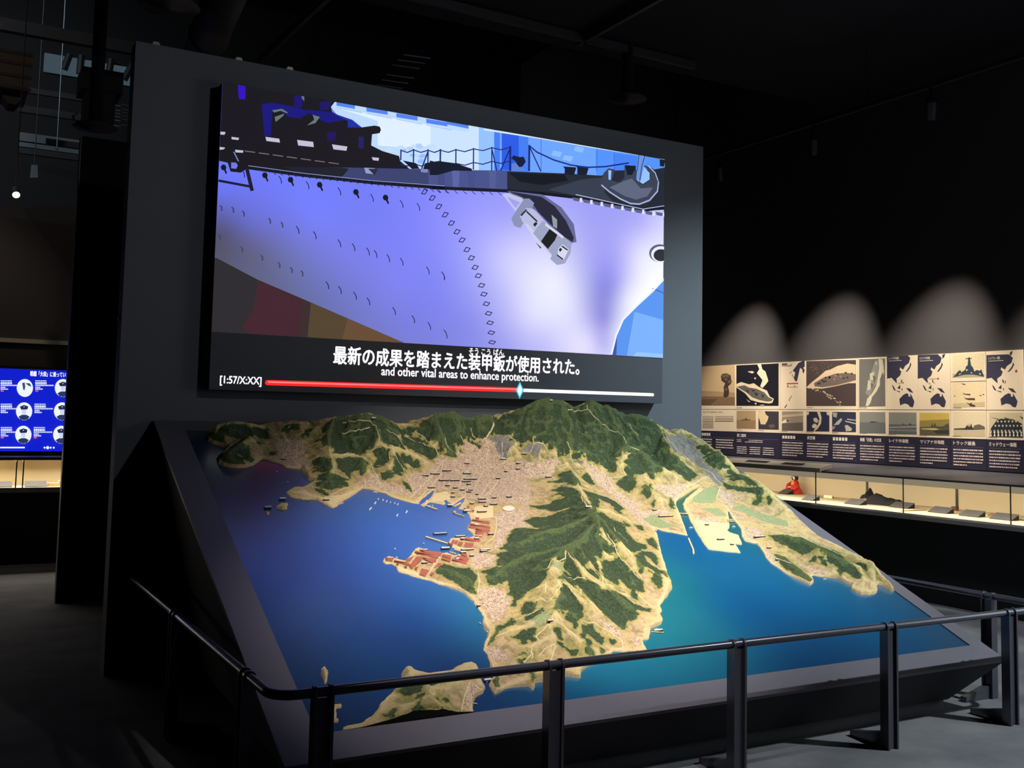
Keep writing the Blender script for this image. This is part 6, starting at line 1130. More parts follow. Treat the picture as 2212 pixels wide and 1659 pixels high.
# --- navy text boards: title plus rows of lettering too fine to read
TB = [(1460, 1588.3, 'navy text board in two text columns, leftmost of the boards', '', 1530), (1588.3, 1685.7, 'wide navy text board with three small blocks of lettering', '第二艦隊', 1600), (1685.7, 1739.2, 'navy text board below the map with the red dot and island chain', '', 0), (1739.2, 1794.5, 'navy text board below the curved bow wave photo', '呉空襲', 0), (1794.5, 1853.3, 'navy text board below the jagged islands photo', '', 0),
      (1853.3, 1915.5, 'navy text board below the photo of one ship on the horizon', '戦艦「武蔵」の沈没', 0), (1915.5, 1982.2, 'navy text board below the photo of two masts', 'レイテ沖海戦', 0), (1982.2, 2053.5, 'navy text board below the yellow sky photo', 'マリアナ沖海戦', 0), (2053.5, 2130.5, 'navy text board below the battleship profile photo', 'トラック諸島', 0), (2130.5, 2211.5, 'navy text board below the crew group photo', 'ミッドウェー海戦', 0)]
random.seed(5)
for i, (x0, x1, lab, title, _) in enumerate(TB):
    t, p = wall_panel('text_board', x0, x1, ZD0, ZL0, lab, 'text board', G3, M_navy, 970)
    W = p.rect[1]; H = p.rect[3]; m0 = .03
    start = m0 if i else W * .42
    if title: put_text(p, title, start, H * .80, start + min(W - .1, .042 * len(title)), .04, rgb=(232, 220, 206), bold=.015)
    else:
        for k in range(5): p.rectc((226, 212, 200), start + k * .045, start + k * .045 + .034, H * .80, H * .92, k == 0)
    p.rectc((150, 140, 140), start, W - m0, H * .735, H * .74)
    def lines(a0, a1, n, top, gap, last=0.6):
        for k in range(n):
            b0 = top - k * gap; a = a0; e = a1 if k < n - 1 else a0 + (a1 - a0) * last
            p.k += 1
            while a < e - .012:
                wd = random.uniform(.012, .022); p.rectc(random.choice([(206, 190, 186), (226, 208, 200), (190, 172, 172)]), a, min(e, a + wd), b0, b0 + gap * .46, False); a += wd + random.uniform(.002, .006)
    if i == 0: lines(start, start + (W - start - .06) * .4, 5, H * .62, H * .11); lines(start + (W - start) * .47, W - m0, 5, H * .62, H * .11, .3)
    elif i == 1:
        lines(m0, m0 + .09, 2, H * .66, H * .07, 1); lines(m0 + .15, m0 + .26, 1, H * .58, H * .07, 1); lines(m0 + .22, m0 + .48, 2, H * .66, H * .07, 1)
        for k in range(3): lines(m0 + k * .24, m0 + k * .24 + .19, 4, H * .36, H * .085, 1)
    else: lines(m0, W - m0, 6, H * .62, H * .10, random.choice((.5, .75, .9)))
    p.build('printed_text', M_ink, t)

# ---------------------------------------------------------------- long display case below the photo wall
M_hood = mat('grey_case_metal', (74, 73, 78), 0.45, 0.2, var=0.05); M_cream = mat('cream_case_lining', (226, 204, 166), 0.8, var=0.04); M_lip = mat('satin_grey_sill', (150, 146, 146), 0.35, 0.3)
M_glass, nt, b = new_mat('clear_case_glass')
out = nt.nodes['Material Output']; tr = nt.nodes.new('ShaderNodeBsdfTransparent'); tr.inputs[0].default_value = (0.95, 0.97, 0.96, 1); gl = nt.nodes.new('ShaderNodeBsdfGlossy'); gl.inputs['Roughness'].default_value = 0.03
lw = nt.nodes.new('ShaderNodeLayerWeight'); lw.inputs[0].default_value = 0.12; mxs = nt.nodes.new('ShaderNodeMixShader')
nt.links.new(lw.outputs['Fresnel'], mxs.inputs[0]); nt.links.new(tr.outputs[0], mxs.inputs[1]); nt.links.new(gl.outputs[0], mxs.inputs[2]); nt.links.new(mxs.outputs[0], out.inputs['Surface']); nt.nodes.remove(b)
ZF, ZH = 0.80, 1.06
CY0, CY1 = 4.4, 10.9
case = thing('display_case', (XC + .25, 7.5, 0), 'long glazed display case with cream lining below the photo wall', 'display case')
MB().prism([(XW - .001, CY0, ZD0 - .006), (XC, CY0, 1.135), (XC, CY0, 1.118), (XC + .02, CY0, 1.118), (XW - .001, CY0, ZD0 - .030)], (0, CY1 - CY0, 0)).build('hood', M_hood, case)
MB().box((XW - .03, CY0, ZF - .02), (XW - .002, CY1, 1.15)).build('back_lining', M_cream, case)
MB().box((XC + .03, CY0, ZF - .02), (XW - .031, CY1, ZF)).build('case_floor', M_cream, case)
MB().prism([(XC - .005, CY0, .75), (XC + .6 * .0 - .005, CY0, .785), (XC + .008, CY0, ZF), (XC + .029, CY0, ZF), (XC + .029, CY0, .75)], (0, CY1 - CY0, 0)).build('sill', M_lip, case)
MB().box((XC + .12, CY0, 0), (XW - .002, CY1, .749)).build('case_base', M_black, case)
jt = [float(onX(p, XC)[1]) for p in ((1760, 1060), (1949, 1080), (2181, 1100))]
jt = [CY1 - .01] + [jt[0] + 1.35] + jt + [CY0 + .01]
M_joint = mat('dark_glass_edge', (60, 66, 64), 0.3)
for a, c in zip(jt[:-1], jt[1:]): MB().box((XC + .012, c + .004, ZF + .0005), (XC + .018, a - .004, 1.117)).build('glass_pane', M_glass, case)
for a in jt[1:-1]: MB().box((XC + .010, a - .004, ZF + .0005), (XC + .0185, a + .004, 1.117)).build('glass_joint', M_joint, case)
for x, y in ((1873, 1050), (2067, 1075)):
    a = float(onX((x, y), XW - .035)[1]); MB().box((XW - .04, a - .012, ZF + .001), (XW - .0305, a + .012, ZH + .05)).build('lining_joint', M_joint, case)
def case_light(name, loc, sx_, sy_, power, rot):
    l = bpy.data.lights.new(name, 'AREA'); l.shape = 'RECTANGLE'; l.size = sx_; l.size_y = sy_; l.energy = power; l.color = (1.0, 0.90, 0.74)
    o = bpy.data.objects.new(name, l); COL.objects.link(o); o.location = loc; o.rotation_euler = rot
case_light('case_light', (XC + .16, (CY0 + CY1) / 2, ZH + .02), .12, CY1 - CY0 - .1, 56, (0, math.radians(-28), 0))
MB().box((XC + .04, CY0 + .01, ZH), (XC + .055, CY1 - .01, 1.117)).build('glowing_valance', emit_mat('valance_glow', (142, 128, 108), 1.0), case)  # valance given a glow in place of light bounced up inside the case
MB().box((XC + .06, CY0 + .01, ZH + .03), (XC + .24, CY1 - .01, 1.117)).build('lamp_housing', M_cream, case)
# grey ledge with two slots on the hood
y0_, y1_ = float(onX((1555, 995), XC - .03)[1]), float(onX((1771, 1002), XC - .03)[1])
led = thing('label_ledge', (XC, (y0_ + y1_) / 2, 1.14), 'grey ledge with two black slots on top of the long display case', 'ledge')
MB().prism([(XC - .03, y1_, 1.118), (XC - .03, y1_, 1.162), (XC + .14, y1_, 1.205), (XC + .14, y1_, 1.165), (XC, y1_, 1.138)], (0, y0_ - y1_, 0)).build('ledge_body', mat('light_grey_ledge', (178, 170, 160), 0.4, 0.2), led)
for p0, p1 in (((663, 205), (935, 207)), ((1128, 206), (1390, 207))):
    a, c = float(onX(cp('W1', [p0])[0], XC + .05)[1]), float(onX(cp('W1', [p1])[0], XC + .05)[1])
    MB().prism([(XC + .03, c, 1.1795), (XC + .09, c, 1.1947), (XC + .09, c, 1.1965), (XC + .03, c, 1.1813)], (0, a - c, 0)).build('slot', M_black, led)
# --- exhibits in the case
M_plate = mat('dark_grey_label', (84, 80, 80), 0.6); M_paper = mat('aged_paper', (222, 196, 150), 0.8)
PL = [('W1', (1045, 627), (1205, 637), 'dark sloped label plate in front of the red doll'), ('W1', (1345, 705), (1545, 718), 'dark sloped label plate beside the white scroll'), ('N', (1823.2, 1087.4), (1857.6, 1090.8), 'dark sloped label plate at the peaked end of the folded black uniform'), ('W2', (420, 795), (655, 820), 'dark sloped label plate at the flat end of the folded black uniform'),
      ('W2', (912, 860), (1160, 885), 'dark sloped label plate left of the small brown box'), ('W2', (1300, 905), (1570, 930), 'dark sloped label plate right of the small brown box, beside a pale booklet'), ('W2', (1705, 945), (1985, 975), 'rightmost dark sloped label plate in the long display case')]
for c, a, e, lab in PL:
    A, E2 = [onZ(q, ZF + .004) for q in cp(c, [a, e])]; y0p, y1p = max(A[1], E2[1]), min(A[1], E2[1]); xf = max(float((A[0] + E2[0]) / 2), XC + .03)
    t = thing('label_plate', (xf, (y0p + y1p) / 2, ZF), lab, 'label', 'label plates in the long display case')
    MB().prism([(xf, y1p, ZF + .001), (xf + .10, y1p, ZF + .001), (xf + .10, y1p, ZF + .045)], (0, y0p - y1p, 0)).build('stand', M_black, t)
    MB().prism([(xf - .004, y1p - .002, ZF + .0035), (xf + .102, y1p - .002, ZF + .050), (xf + .102, y1p - .002, ZF + .054), (xf - .004, y1p - .002, ZF + .0075)], (0, y0p - y1p + .004, 0)).build('plate', M_plate, t)
def blob(pts_r, name, m, parent, seg=18, squash=1.0):   # smooth body of stacked rings (x, y, z, rx, ry)
    mb = MB(); n = len(pts_r)
    vs = [(x + rx * math.cos(2 * math.pi * k / seg), y + ry * math.sin(2 * math.pi * k / seg), z) for x, y, z, rx, ry in pts_r for k in range(seg)]
    fs = [(i * seg + k, i * seg + (k + 1) % seg, (i + 1) * seg + (k + 1) % seg, (i + 1) * seg + k) for i in range(n - 1) for k in range(seg)] + [tuple(range(seg))[::-1], tuple(range((n - 1) * seg, n * seg))]
    mb.add(vs, fs); return mb.build(name, m, parent, smooth=True)
D0 = onZ(cp('W1', [(1310, 632)])[0], ZF); dx, dy = min(float(D0[0]) + .03, XW - .15), float(D0[1])
doll = thing('doll', (dx, dy, ZF), 'seated doll in a red kimono with black bobbed hair', 'doll')
S = float(abs(onX(cp('W1', [(1310, 385)])[0], dx)[2] - ZF)) / .25
M_kim = mat('red_kimono_silk', (214, 52, 28), 0.6, var=0.2, scale=40); M_skin = mat('white_doll_face', (240, 218, 196), 0.5); M_hair = mat('black_doll_hair', (24, 22, 34), 0.5)
rng = [(0, .092, .105), (.02, .09, .10), (.06, .07, .08), (.10, .05, .06), (.14, .045, .058), (.165, .036, .05), (.178, .018, .02)]
blob([(dx, dy, ZF + .001 + h * S, rx * S, ry * S) for h, rx, ry in rng], 'kimono', M_kim, doll)
for sg in (-1, 1):
    MB().tube([(dx, dy + sg * .045 * S, ZF + .150 * S), (dx - .03 * S, dy + sg * .078 * S, ZF + .105 * S), (dx - .065 * S, dy + sg * .055 * S, ZF + .07 * S), (dx - .08 * S, dy + sg * .018 * S, ZF + .085 * S)], [.018 * S, .03 * S, .034 * S, .02 * S], 12).build('sleeve', M_kim, doll, smooth=True)
    MB().lathe([(.001, -.012 * S), (.009 * S, -.006 * S), (.011 * S, 0), (.008 * S, .008 * S), (.001, .012 * S)], (dx - .09 * S, dy + sg * .012 * S, ZF + .09 * S), 10).build('hand', M_skin, doll, smooth=True)
MB().prism([(dx - .04 * S, dy - .03 * S, ZF + .125 * S), (dx - .052 * S, dy, ZF + .11 * S), (dx - .04 * S, dy + .03 * S, ZF + .125 * S), (dx - .03 * S, dy + .012 * S, ZF + .172 * S), (dx - .03 * S, dy - .012 * S, ZF + .172 * S)], (-.006 * S, 0, .002)).build('sash', mat('gold_sash', (214, 150, 80), 0.6), doll)
head = MB().lathe([(.004 * S, -.034 * S), (.02 * S, -.028 * S), (.031 * S, -.008 * S), (.032 * S, .012 * S), (.024 * S, .03 * S), (.004 * S, .036 * S)], (dx, dy, ZF + .212 * S), 18).build('head', M_skin, doll, smooth=True)
hm = MB(); seg = 20; rows = []
for h, r in ((-.034, .037), (-.02, .041), (.0, .042), (.018, .040), (.032, .03), (.041, .012)):
    rows.append([(dx + .004 * S + r * S * math.cos(math.radians(a)), dy + r * S * math.sin(math.radians(a)), ZF + (.212 + h) * S) for a in np.linspace(-138 if h < .014 else -180, 138 if h < .014 else 180, seg)])
hm.add([v for r in rows for v in r], [(i * seg + k, i * seg + k + 1, (i + 1) * seg + k + 1, (i + 1) * seg + k) for i in range(len(rows) - 1) for k in range(seg - 1)] + [tuple(range((len(rows) - 1) * seg, len(rows) * seg))])
hm.build('hair', M_hair, doll)
for sg in (-1, 1): MB().box((dx - .034 * S, dy + sg * .011 * S - .004 * S, ZF + .210 * S), (dx - .029 * S, dy + sg * .011 * S + .004 * S, ZF + .2125 * S)).build('eye', M_hair, head)
MB().box((dx - .033 * S, dy - .003 * S, ZF + .194 * S), (dx - .026 * S, dy + .003 * S, ZF + .197 * S)).build('mouth', M_kim, head)
A, E2 = [onZ(q, ZF + .02) for q in cp('W1', [(1655, 672), (1768, 682)])]
sc = thing('scroll', (float(A[0]), float((A[1] + E2[1]) / 2), ZF), 'rolled white paper scroll lying behind a label plate', 'scroll')
xs = float(A[0]) + .02
MB().tube([(xs, float(A[1]), ZF + .022), (xs, float(E2[1]), ZF + .022)], .021, 18).build('paper_roll', mat('white_scroll_paper', (236, 216, 180), 0.8), sc)
MB().tube([(xs, float(E2[1]) - .003, ZF + .022), (xs, float(E2[1]) + .001, ZF + .022)], .010, 12).build('roll_core', mat('core_brown', (110, 84, 60), 0.8), sc)  # small brown disc at the end of the roll
# folded uniform: a lumpy black cloth pile with a peaked end and pale striped lining
U0, U1 = [onZ(q, ZF) for q in ((1832, 1086), (1950, 1094))]; uy0, uy1 = float(U0[1]), float(U1[1]); ux = float((U0[0] + U1[0]) / 2) + .05
uni = thing('folded_uniform', (ux, (uy0 + uy1) / 2, ZF), 'folded black naval uniform piled with a peaked corner and pale lining', 'clothing')
def cloth(name, ya, yb2, x0, x1, hf, m, seed, n=26, k=10):
    rs = np.random.RandomState(seed); ph = rs.rand(4) * 6; vs = []; fs = []
    for i in range(n + 1):
        f = i / n; y = ya + (yb2 - ya) * f
        for j in range(k + 1):
            g = j / k; edge = math.sin(math.pi * g) ** .45 * (min(1, f * 8) * min(1, (1 - f) * 8)) ** .5
            z = ZF + .002 + edge * (hf(f) * (1 + .12 * math.sin(9 * f + 5 * g + ph[0]) + .08 * math.sin(23 * f + ph[1]) + .07 * math.sin(14 * g + ph[2])))
            vs.append((x0 + (x1 - x0) * g + .012 * math.sin(7 * f + ph[3]), y, z))
    for i in range(n):
        for j in range(k): a = i * (k + 1) + j; fs.append((a, a + 1, a + k + 2, a + k + 1))
    o = MB().add(vs, fs).build(name, m, uni, smooth=True)
    return o
M_uni = mat('black_wool', (26, 24, 26), 0.9, var=0.25, scale=60)
cloth('jacket', uy0 - (uy0 - uy1) * .22, uy1, ux - .09, ux + .13, lambda f: .075 + .02 * math.sin(5 * f), M_uni, 2)
cloth('collar_peak', uy0, uy0 - (uy0 - uy1) * .36, ux - .02, ux + .13, lambda f: .145 * max(.15, 1 - abs(f - .42) * 2.1), M_uni, 4)
cloth('lining', uy0 - (uy0 - uy1) * .08, uy0 - (uy0 - uy1) * .36, ux - .11, ux + .02, lambda f: .045, mat('pale_striped_lining', (190, 152, 120), 0.85, var=0.2, scale=70), 6)
q = onZ(cp('W2', [(1245, 850)])[0], ZF)
bx_ = thing('small_box', (float(q[0]), float(q[1]), ZF), 'small brown box beside the joint of the case lining', 'box')
MB().box((q[0], q[1] - .026, ZF + .001), (q[0] + .04, q[1] + .026, ZF + .032)).build('box_body', mat('brown_box_card', (116, 62, 46), 0.7), bx_); MB().box((q[0] - .002, q[1] - .028, ZF + .032), (q[0] + .042, q[1] + .028, ZF + .040)).build('box_lid', mat('dark_brown_lid', (96, 50, 40), 0.7), bx_)
for k, (cn, lab) in enumerate(((((1575, 905), (1680, 915), (1745, 880), (1640, 868)), 'pale open booklet between two label plates'), (((1165, 870), (1310, 882), (1355, 850), (1230, 842)), 'pale paper sheet under the small brown box'))):
    P4 = [onZ(q, ZF + .003) for q in cp('W2', cn)]; ov = max(0.0, max(p_[0] for p_ in P4) - (XW - .05)); P4 = [p_ - np.array([ov, 0, 0]) for p_ in P4]; c_ = np.mean(P4, 0)
    t = thing('booklet' if not k else 'paper_sheet', (float(c_[0]), float(c_[1]), ZF), lab, 'booklet' if not k else 'paper')
    MB().prism([(p_[0], p_[1], ZF + .001) for p_ in P4], (0, 0, .005 if not k else .0015)).build('pages', M_paper, t)
    if not k: MB().prism([tuple((np.array([p_[0], p_[1], 0]) * .9 + np.array([c_[0], c_[1], 0]) * .1) + np.array([0, 0, ZF + .0062])) for p_ in P4], (0, 0, .002)).build('cover', mat('cream_cover', (236, 214, 170), 0.7), t)
for cn, lab in ((((570, 852), (900, 842)), 'thin brown stick lying near the glass of the long case'), (((2010, 940), (2145, 972)), 'thin dark stick beside the rightmost label plate')):
    A, E2 = [onZ(q, ZF + .004) for q in cp('W2', cn)]
    tag(MB().tube([(A[0], A[1], ZF + .005), ((A[0] + E2[0]) / 2, (A[1] + E2[1]) / 2, ZF + .006), (E2[0], E2[1], ZF + .005)], [.003, .005, .003], 8).build('wooden_stick', mat('brown_stick', (120, 92, 62), 0.6)), lab, 'stick')
# wall-washing spotlights on a track in front of the photo wall
XS = XW - 1.15
for k, (sp_, tg) in enumerate((((1555, 395), (1577, 770)), ((1757, 340), (1752, 770)), ((2010, 265), (1975, 740)), ((2330, 170), (2260, 720)))):
    a = onX(sp_, XS); e = onX(tg, XW)
    ceiling_spot('wall_washer', tuple(a), (XW, float(e[1]), 1.30), 800, (1.0, 0.91, 0.79), 43, 0.9, False, 0.03)
# white board added out of view to bounce cool light onto rail and floor
t = thing('added_bounce_board', (XW - .02, 1.8, 1.0), 'big white board added on the right wall beyond the picture edge to bounce cool light', 'sign')
MB().box((XW - .03, 0.2, 1.0), (XW - .001, 3.5, 3.0)).build('board', mat('white_board_paint', (226, 230, 234), 0.6), t)
MB().box((XW - .034, 0.2, .98), (XW - .001, 3.5, .999)).build('board_rail', M_hood, t)
# ---------------------------------------------------------------- far left: blue monitor and display case on the back wall
YM = YB - 0.07
mx0, mx1 = float(onY((-420, 880), YM)[0]), float(onY((185, 880), YM)[0])
mz1, mz0 = float(onY((70, 798), YM)[2]), float(onY((70, 975), YM)[2])
mon = thing('wall_monitor', ((mx0 + mx1) / 2, YM, mz0), 'blue lit wall monitor with round crew portraits at the far left', 'monitor')
MB().box((mx0 - .03, YM + .002, mz0 - .085), (mx1 + .03, YB - .001, mz1 + .03)).build('monitor_body', M_black, mon)
p = Print((mx0, YM - .0002, mz0), (1, 0, 0), (0, 0, 1), (0, -1, 0), .0003, (0, mx1 - mx0, 0, mz1 - mz0))
p.rectc((14, 30, 205), 0, mx1 - mx0, 0, mz1 - mz0)
a0, b0 = p.to2(cp('L1', [(245, 575)])[0]); a1, _ = p.to2(cp('L1', [(560, 575)])[0])
put_text(p, '戦艦「大和」に乗っていた', a0, b0, a1, .055, bold=.02)
random.seed(11)
def port(x, y, kind):
    r = 66
    p.px((240, 246, 255), [(x + r * math.cos(a), y + r * 1.1 * math.sin(a)) for a in np.arange(0, 6.28, .22)], 'L1')
    if kind == 0:
        p.px((60, 78, 110), [(x - 22, y - 40), (x - 2, y - 46), (x + 4, y - 10), (x - 4, y + 22), (x - 14, y + 10)], 'L1'); p.px((60, 78, 110), [(x + 4, y - 40), (x + 40, y - 38), (x + 55, y - 12), (x + 30, y - 18)], 'L1')
    else:
        p.px((40, 56, 96), [(x - 46, y + 44), (x - 18, y + 28), (x + 18, y + 28), (x + 46, y + 44), (x + 28, y + 66), (x, y + 72), (x - 28, y + 66)], 'L1')
        p.px((206, 216, 236), [(x - 18, y - 18), (x + 18, y - 18), (x + 16, y + 16), (x, y + 30), (x - 16, y + 16)], 'L1')
        p.px((30, 42, 84), [(x - 34, y - 38), (x, y - 52), (x + 34, y - 40), (x + 28, y - 16), (x - 24, y - 14)], 'L1'); p.px((240, 240, 250), [(x - 5, y - 40), (x + 5, y - 40), (x, y - 30)], 'L1')
def block(x, y, pink):
    for k, (w_, h_) in enumerate(((90, 8), (92, 18), (150, 10), (40, 10), (60, 10))):
        yy_ = y + (0, 14, 36, 52, 66)[k]; a = x
        p.k += 1
        while a < x + w_: d = random.uniform(8, 15); p.px((225, 235, 255), [(a, yy_), (min(a + d, x + w_), yy_), (min(a + d, x + w_), yy_ + h_), (a, yy_ + h_)], 'L1', False); a += d + 3
    if pink: p.px((235, 90, 120), [(x, y + 80), (x + 24, y + 80), (x + 24, y + 92), (x, y + 92)], 'L1')
for r, y in enumerate((672, 862, 1052)):
    for c, x in enumerate((-360, -80, 202 - 7 * r, 512 - 8 * r)):
        port(x, y, 0 if (r == 0 and c == 2) else 1); block(x + 85, y - 62, r != 1 and c < 3)
p.px((240, 244, 255), [(0, 1150), (200, 1150), (200, 1162), (0, 1162)], 'L1')
for x in (360, 385, 410, 435): p.px((240, 244, 255), [(x + (13 if x == 385 else 8) * math.cos(a), 1157 + (13 if x == 385 else 8) * math.sin(a)) for a in np.arange(0, 6.2, .5)], 'L1')
p.build('screen_picture', attr_mat('glowing_blue_screen', 1.0), mon)
LX0, LX1 = -3.5, 2.8
lc = thing('display_case', (-.3, YC + .2, 0), 'glazed display case with cream lining below the blue monitor', 'display case')
zh = float(onY((60, 994), YC)[2])
MB().box((LX0, YC, zh), (LX1, YB - .075, zh + .03)).build('hood', M_hood, lc)
MB().box((LX0, YB - .03, .78), (LX1, YB - .002, zh - .001)).build('back_lining', M_cream, lc); MB().box((LX0, YC + .03, .78), (LX1, YB - .031, .80)).build('case_floor', M_cream, lc)
MB().box((LX0, YC - .005, .75), (LX1, YC + .029, .80)).build('sill', M_lip, lc); MB().box((LX0, YC + .2, 0), (LX1, YB - .002, .749)).build('case_base', M_black, lc)
j1, j2 = float(onY((35, 1030), YC)[0]), float(onY((50, 1030), YC)[0])
js_ = [LX0, j1 - 1.3, j2, LX1]
for a, c in zip(js_[:-1], js_[1:]): MB().box((a + .005, YC + .012, .8005), (c - .005, YC + .018, zh - .001)).build('glass_pane', M_glass, lc)
for a in (j1, j2): MB().box((a - .006, YC + .019, .8005), (a + .006, YC + .028, zh - .001)).build('glass_joint', M_joint, lc)
case_light('case_light', (-.3, YC + .12, zh - .012), 5.9, .05, 46, (math.radians(-15), 0, 0))
for (xa, xb, ya), lab in (((208, 382, 1470), 'grey label plate in the far left case, right of the glass joint'), ((0, 100, 1450), 'grey label plate in the far left case, cut by the picture edge')):
    A, E2 = onZ(cp('L1', [(xa, ya)])[0], ZF), onZ(cp('L1', [(xb, ya + 3)])[0], ZF)
    y_ = YC + .08; x0, x1 = float(onY(cp('L1', [(xa, ya)])[0], y_)[0]), float(onY(cp('L1', [(xb, ya)])[0], y_)[0])
    t = thing('label_plate', ((x0 + x1) / 2, y_, .8), lab, 'label', 'label plates in the far left case')
    MB().prism([(x0, y_, .801), (x0, y_ + .1, .801), (x0, y_ + .1, .845)], (x1 - x0, 0, 0)).build('stand', M_black, t)
    MB().prism([(x0 - .002, y_ - .004, .8035), (x0 - .002, y_ + .102, .850), (x0 - .002, y_ + .102, .855), (x0 - .002, y_ - .004, .808)], (x1 - x0 + .004, 0, 0)).build('plate', M_plate, t)
x0 = float(onY(cp('L1', [(390, 1470)])[0], YC + .15)[0])
t = thing('wooden_block', (x0 + .05, YC + .17, .8), 'small tan wooden block in the far left case', 'block')
MB().box((x0, YC + .12, .801), (x0 + .16, YC + .22, .835)).build('block_base', M_paper, t); MB().box((x0 + .10, YC + .13, .8355), (x0 + .155, YC + .21, .86)).build('block_top', M_paper, t)
ceiling_spot('back_wall_light', (0.2, YB - 1.6, 4.9), (0.2, YB, 1.75), 46, (1.0, 0.82, 0.64), 58, 0.8)
# ---------------------------------------------------------------- overhead: ducts, diffusers, tracks, spotlights
M_duct = mat('dark_duct_metal', (60, 56, 58), 0.6, 0.2); M_steel = mat('dim_grey_steel', (120, 128, 134), 0.5, 0.2)
def hang(px_, z): return onZ(px_, z)
M_diff = mat('dusty_diffuser', (60, 54, 54), 0.7)
for q, R, lab in ((hang((365, 14), 4.75), .235, 'round ceiling diffuser above the partition left corner'), (onY((205, 276), 9.9), .19, 'round ceiling diffuser hanging over the dark upright panel'), (hang((1355, 214), 4.75), .19, 'round ceiling diffuser behind the right end of the partition')):
    z = float(q[2])
    t = thing('ceiling_diffuser', (float(q[0]), float(q[1]), z), lab, 'diffuser', 'round ceiling diffusers')
    MB().lathe([(R * .3, .02), (R * .3, zc(q[1]) - z - .002), (R * .28, zc(q[1]) - z - .001)], (q[0], q[1], z), 20).build('neck', M_ceil, t)
    for k, rr in enumerate((1.0, .72, .45)):
        MB().lathe([(R * rr, 0 + k * .0), (R * rr - .02, .02), (R * rr - .04, .025), (R * rr - .03, 0.010), (R * rr - .012, -.006)], (q[0], q[1], z - .012 * k), 32).build('ring', M_diff, t, smooth=True)
# big dark ducts near the ceiling
q0, q1 = hang((505, -60), 5.0), hang((452, 78), 5.0)
t = thing('round_duct', (float(q0[0]), float(q0[1]), 5.0), 'thick round ventilation duct running under the ceiling at top left', 'duct')
MB().tube([tuple(q0), tuple(q1), tuple(q1 + (q1 - q0) * .6)], .17, 20).build('duct_pipe', M_duct, t, smooth=True)
MB().tube([tuple(q1 * .98 + q0 * .02), tuple(q1)], .185, 20).build('duct_collar', M_duct, t)
# lighting track at the upper right with its hanger
a, e = onX((1640, 122), XS - .6), onX((1935, 0), XS - .6)
e2 = e + (e - a) * .8
t = thing('lighting_track', (float(a[0]), float(a[1]), float(a[2])), 'thin grey lighting track hung from the ceiling at upper right', 'lighting track')
MB().box((a[0] - .02, e2[1], a[2] - .02), (a[0] + .02, a[1], a[2] + .02)).build('track_bar', mat('grey_track', (110, 100, 108), 0.5), t)
w_ = onX((1679, 95), XS - .6); MB().tube([(a[0], w_[1], a[2] + .02), (a[0], w_[1], zc(w_[1]) - .001)], .005, 8).build('hanger_wire', M_steel, t)
MB().box((a[0] - .012, w_[1] - .015, a[2] + .0205), (a[0] + .012, w_[1] + .015, a[2] + .05)).build('hanger_clip', M_steel, t)
t = thing('lighting_track', (XS + .02, 7, ZC), 'long black lighting track carrying the photo wall spotlights', 'lighting track')
zt_ = float(onX((1757, 340), XS)[2]) + .34
MB().box((XS - .02, 3.2, zt_), (XS + .02, 11, zt_ + .04)).build('track_bar', M_black, t)
for y in (4, 7, 10): MB().tube([(XS, y, zt_ + .04), (XS, y, zc(y) - .001)], .006, 8).build('hanger_rod', M_black, t)
# slender ceiling ribs
for k, (p0, p1, lab) in enumerate((((640, -60), (1500, 150), 'long thin ceiling rib crossing above the big screen'), ((560, 140), (720, -10), 'short thin ceiling rib above the left part of the screen'), ((1250, 100), (1500, -40), 'thin ceiling rib running to the upper right'))):
    A, E2 = hang(p0, 5.2), hang(p1, 5.2); d = (E2 - A); d /= np.linalg.norm(d); n_ = np.array([-d[1], d[0], 0]) * .02
    tag(MB().prism([A + n_, E2 + n_, E2 - n_, A - n_], (0, 0, .08)).build('ceiling_rib', mat('dim_rib_paint', (70, 62, 66), 0.7)), lab, 'ceiling rib', 'ceiling ribs')
# louvred grille above the screen
t = thing('ceiling_grille', tuple(hang((870, 135), 5.0)), 'dark louvred ceiling grille above the big screen', 'grille')
for k in range(6):
    yk_ = 118 + k * 11 + (10 if k > 2 else 0); xo = 872 - k * 12
    A, E2 = hang((xo, yk_), 5.0), hang((xo + 58, yk_ + 8), 5.0); d = E2 - A
    MB().tube([tuple(A), tuple(E2)], .006, 6).build('slat', mat('grille_slat', (150, 140, 160), 0.4), t)
# spotlights: a black can, its lens and a yoke; one under every ceiling light
M_can = mat('black_lamp_can', (40, 40, 44), 0.4, 0.4); M_lens = emit_mat('warm_lens_glow', (60, 52, 44), 1.0)
LABS = {}
def spot_body(loc, target, label, zmount):
    loc = np.array(loc, float); d = np.array(target, float) - loc; d /= np.linalg.norm(d)
    t = thing('spotlight', tuple(loc), label, 'spotlight', 'ceiling spotlights')
    back = loc - d * .20
    MB().lathe([(.05, 0), (.055, .0), (.055, .16), (.04, .19), (.015, .20), (.001, .2)], loc - d * .012, 20, -d).build('lamp_can', M_can, t, smooth=False)
    MB().tube([tuple(loc - d * .1), tuple(loc - d * .1 + np.array([0, 0, .12])), (float((loc - d * .1)[0]), float((loc - d * .1)[1]), zmount)], .010, 8).build('yoke', M_can, t)
    return t
names = ['spotlight over the west end of the relief model', 'spotlight over the middle of the relief model', 'spotlight over the east end of the relief model', 'cool spotlight over the aisle, nearest the viewer', 'cool spotlight over the aisle by the partition', 'added fill spotlight high over the visitors side, aimed at the partition', 'added spotlight over the right part of the white bounce board', 'added spotlight over the left part of the white bounce board',
         'wall spotlight nearest the partition, above the smoke column photo', 'wall spotlight above the wide aerial ship photo', 'wall spotlight above the Pacific map panels', 'wall spotlight beyond the right edge of the picture', 'spotlight washing the back wall above the blue monitor']
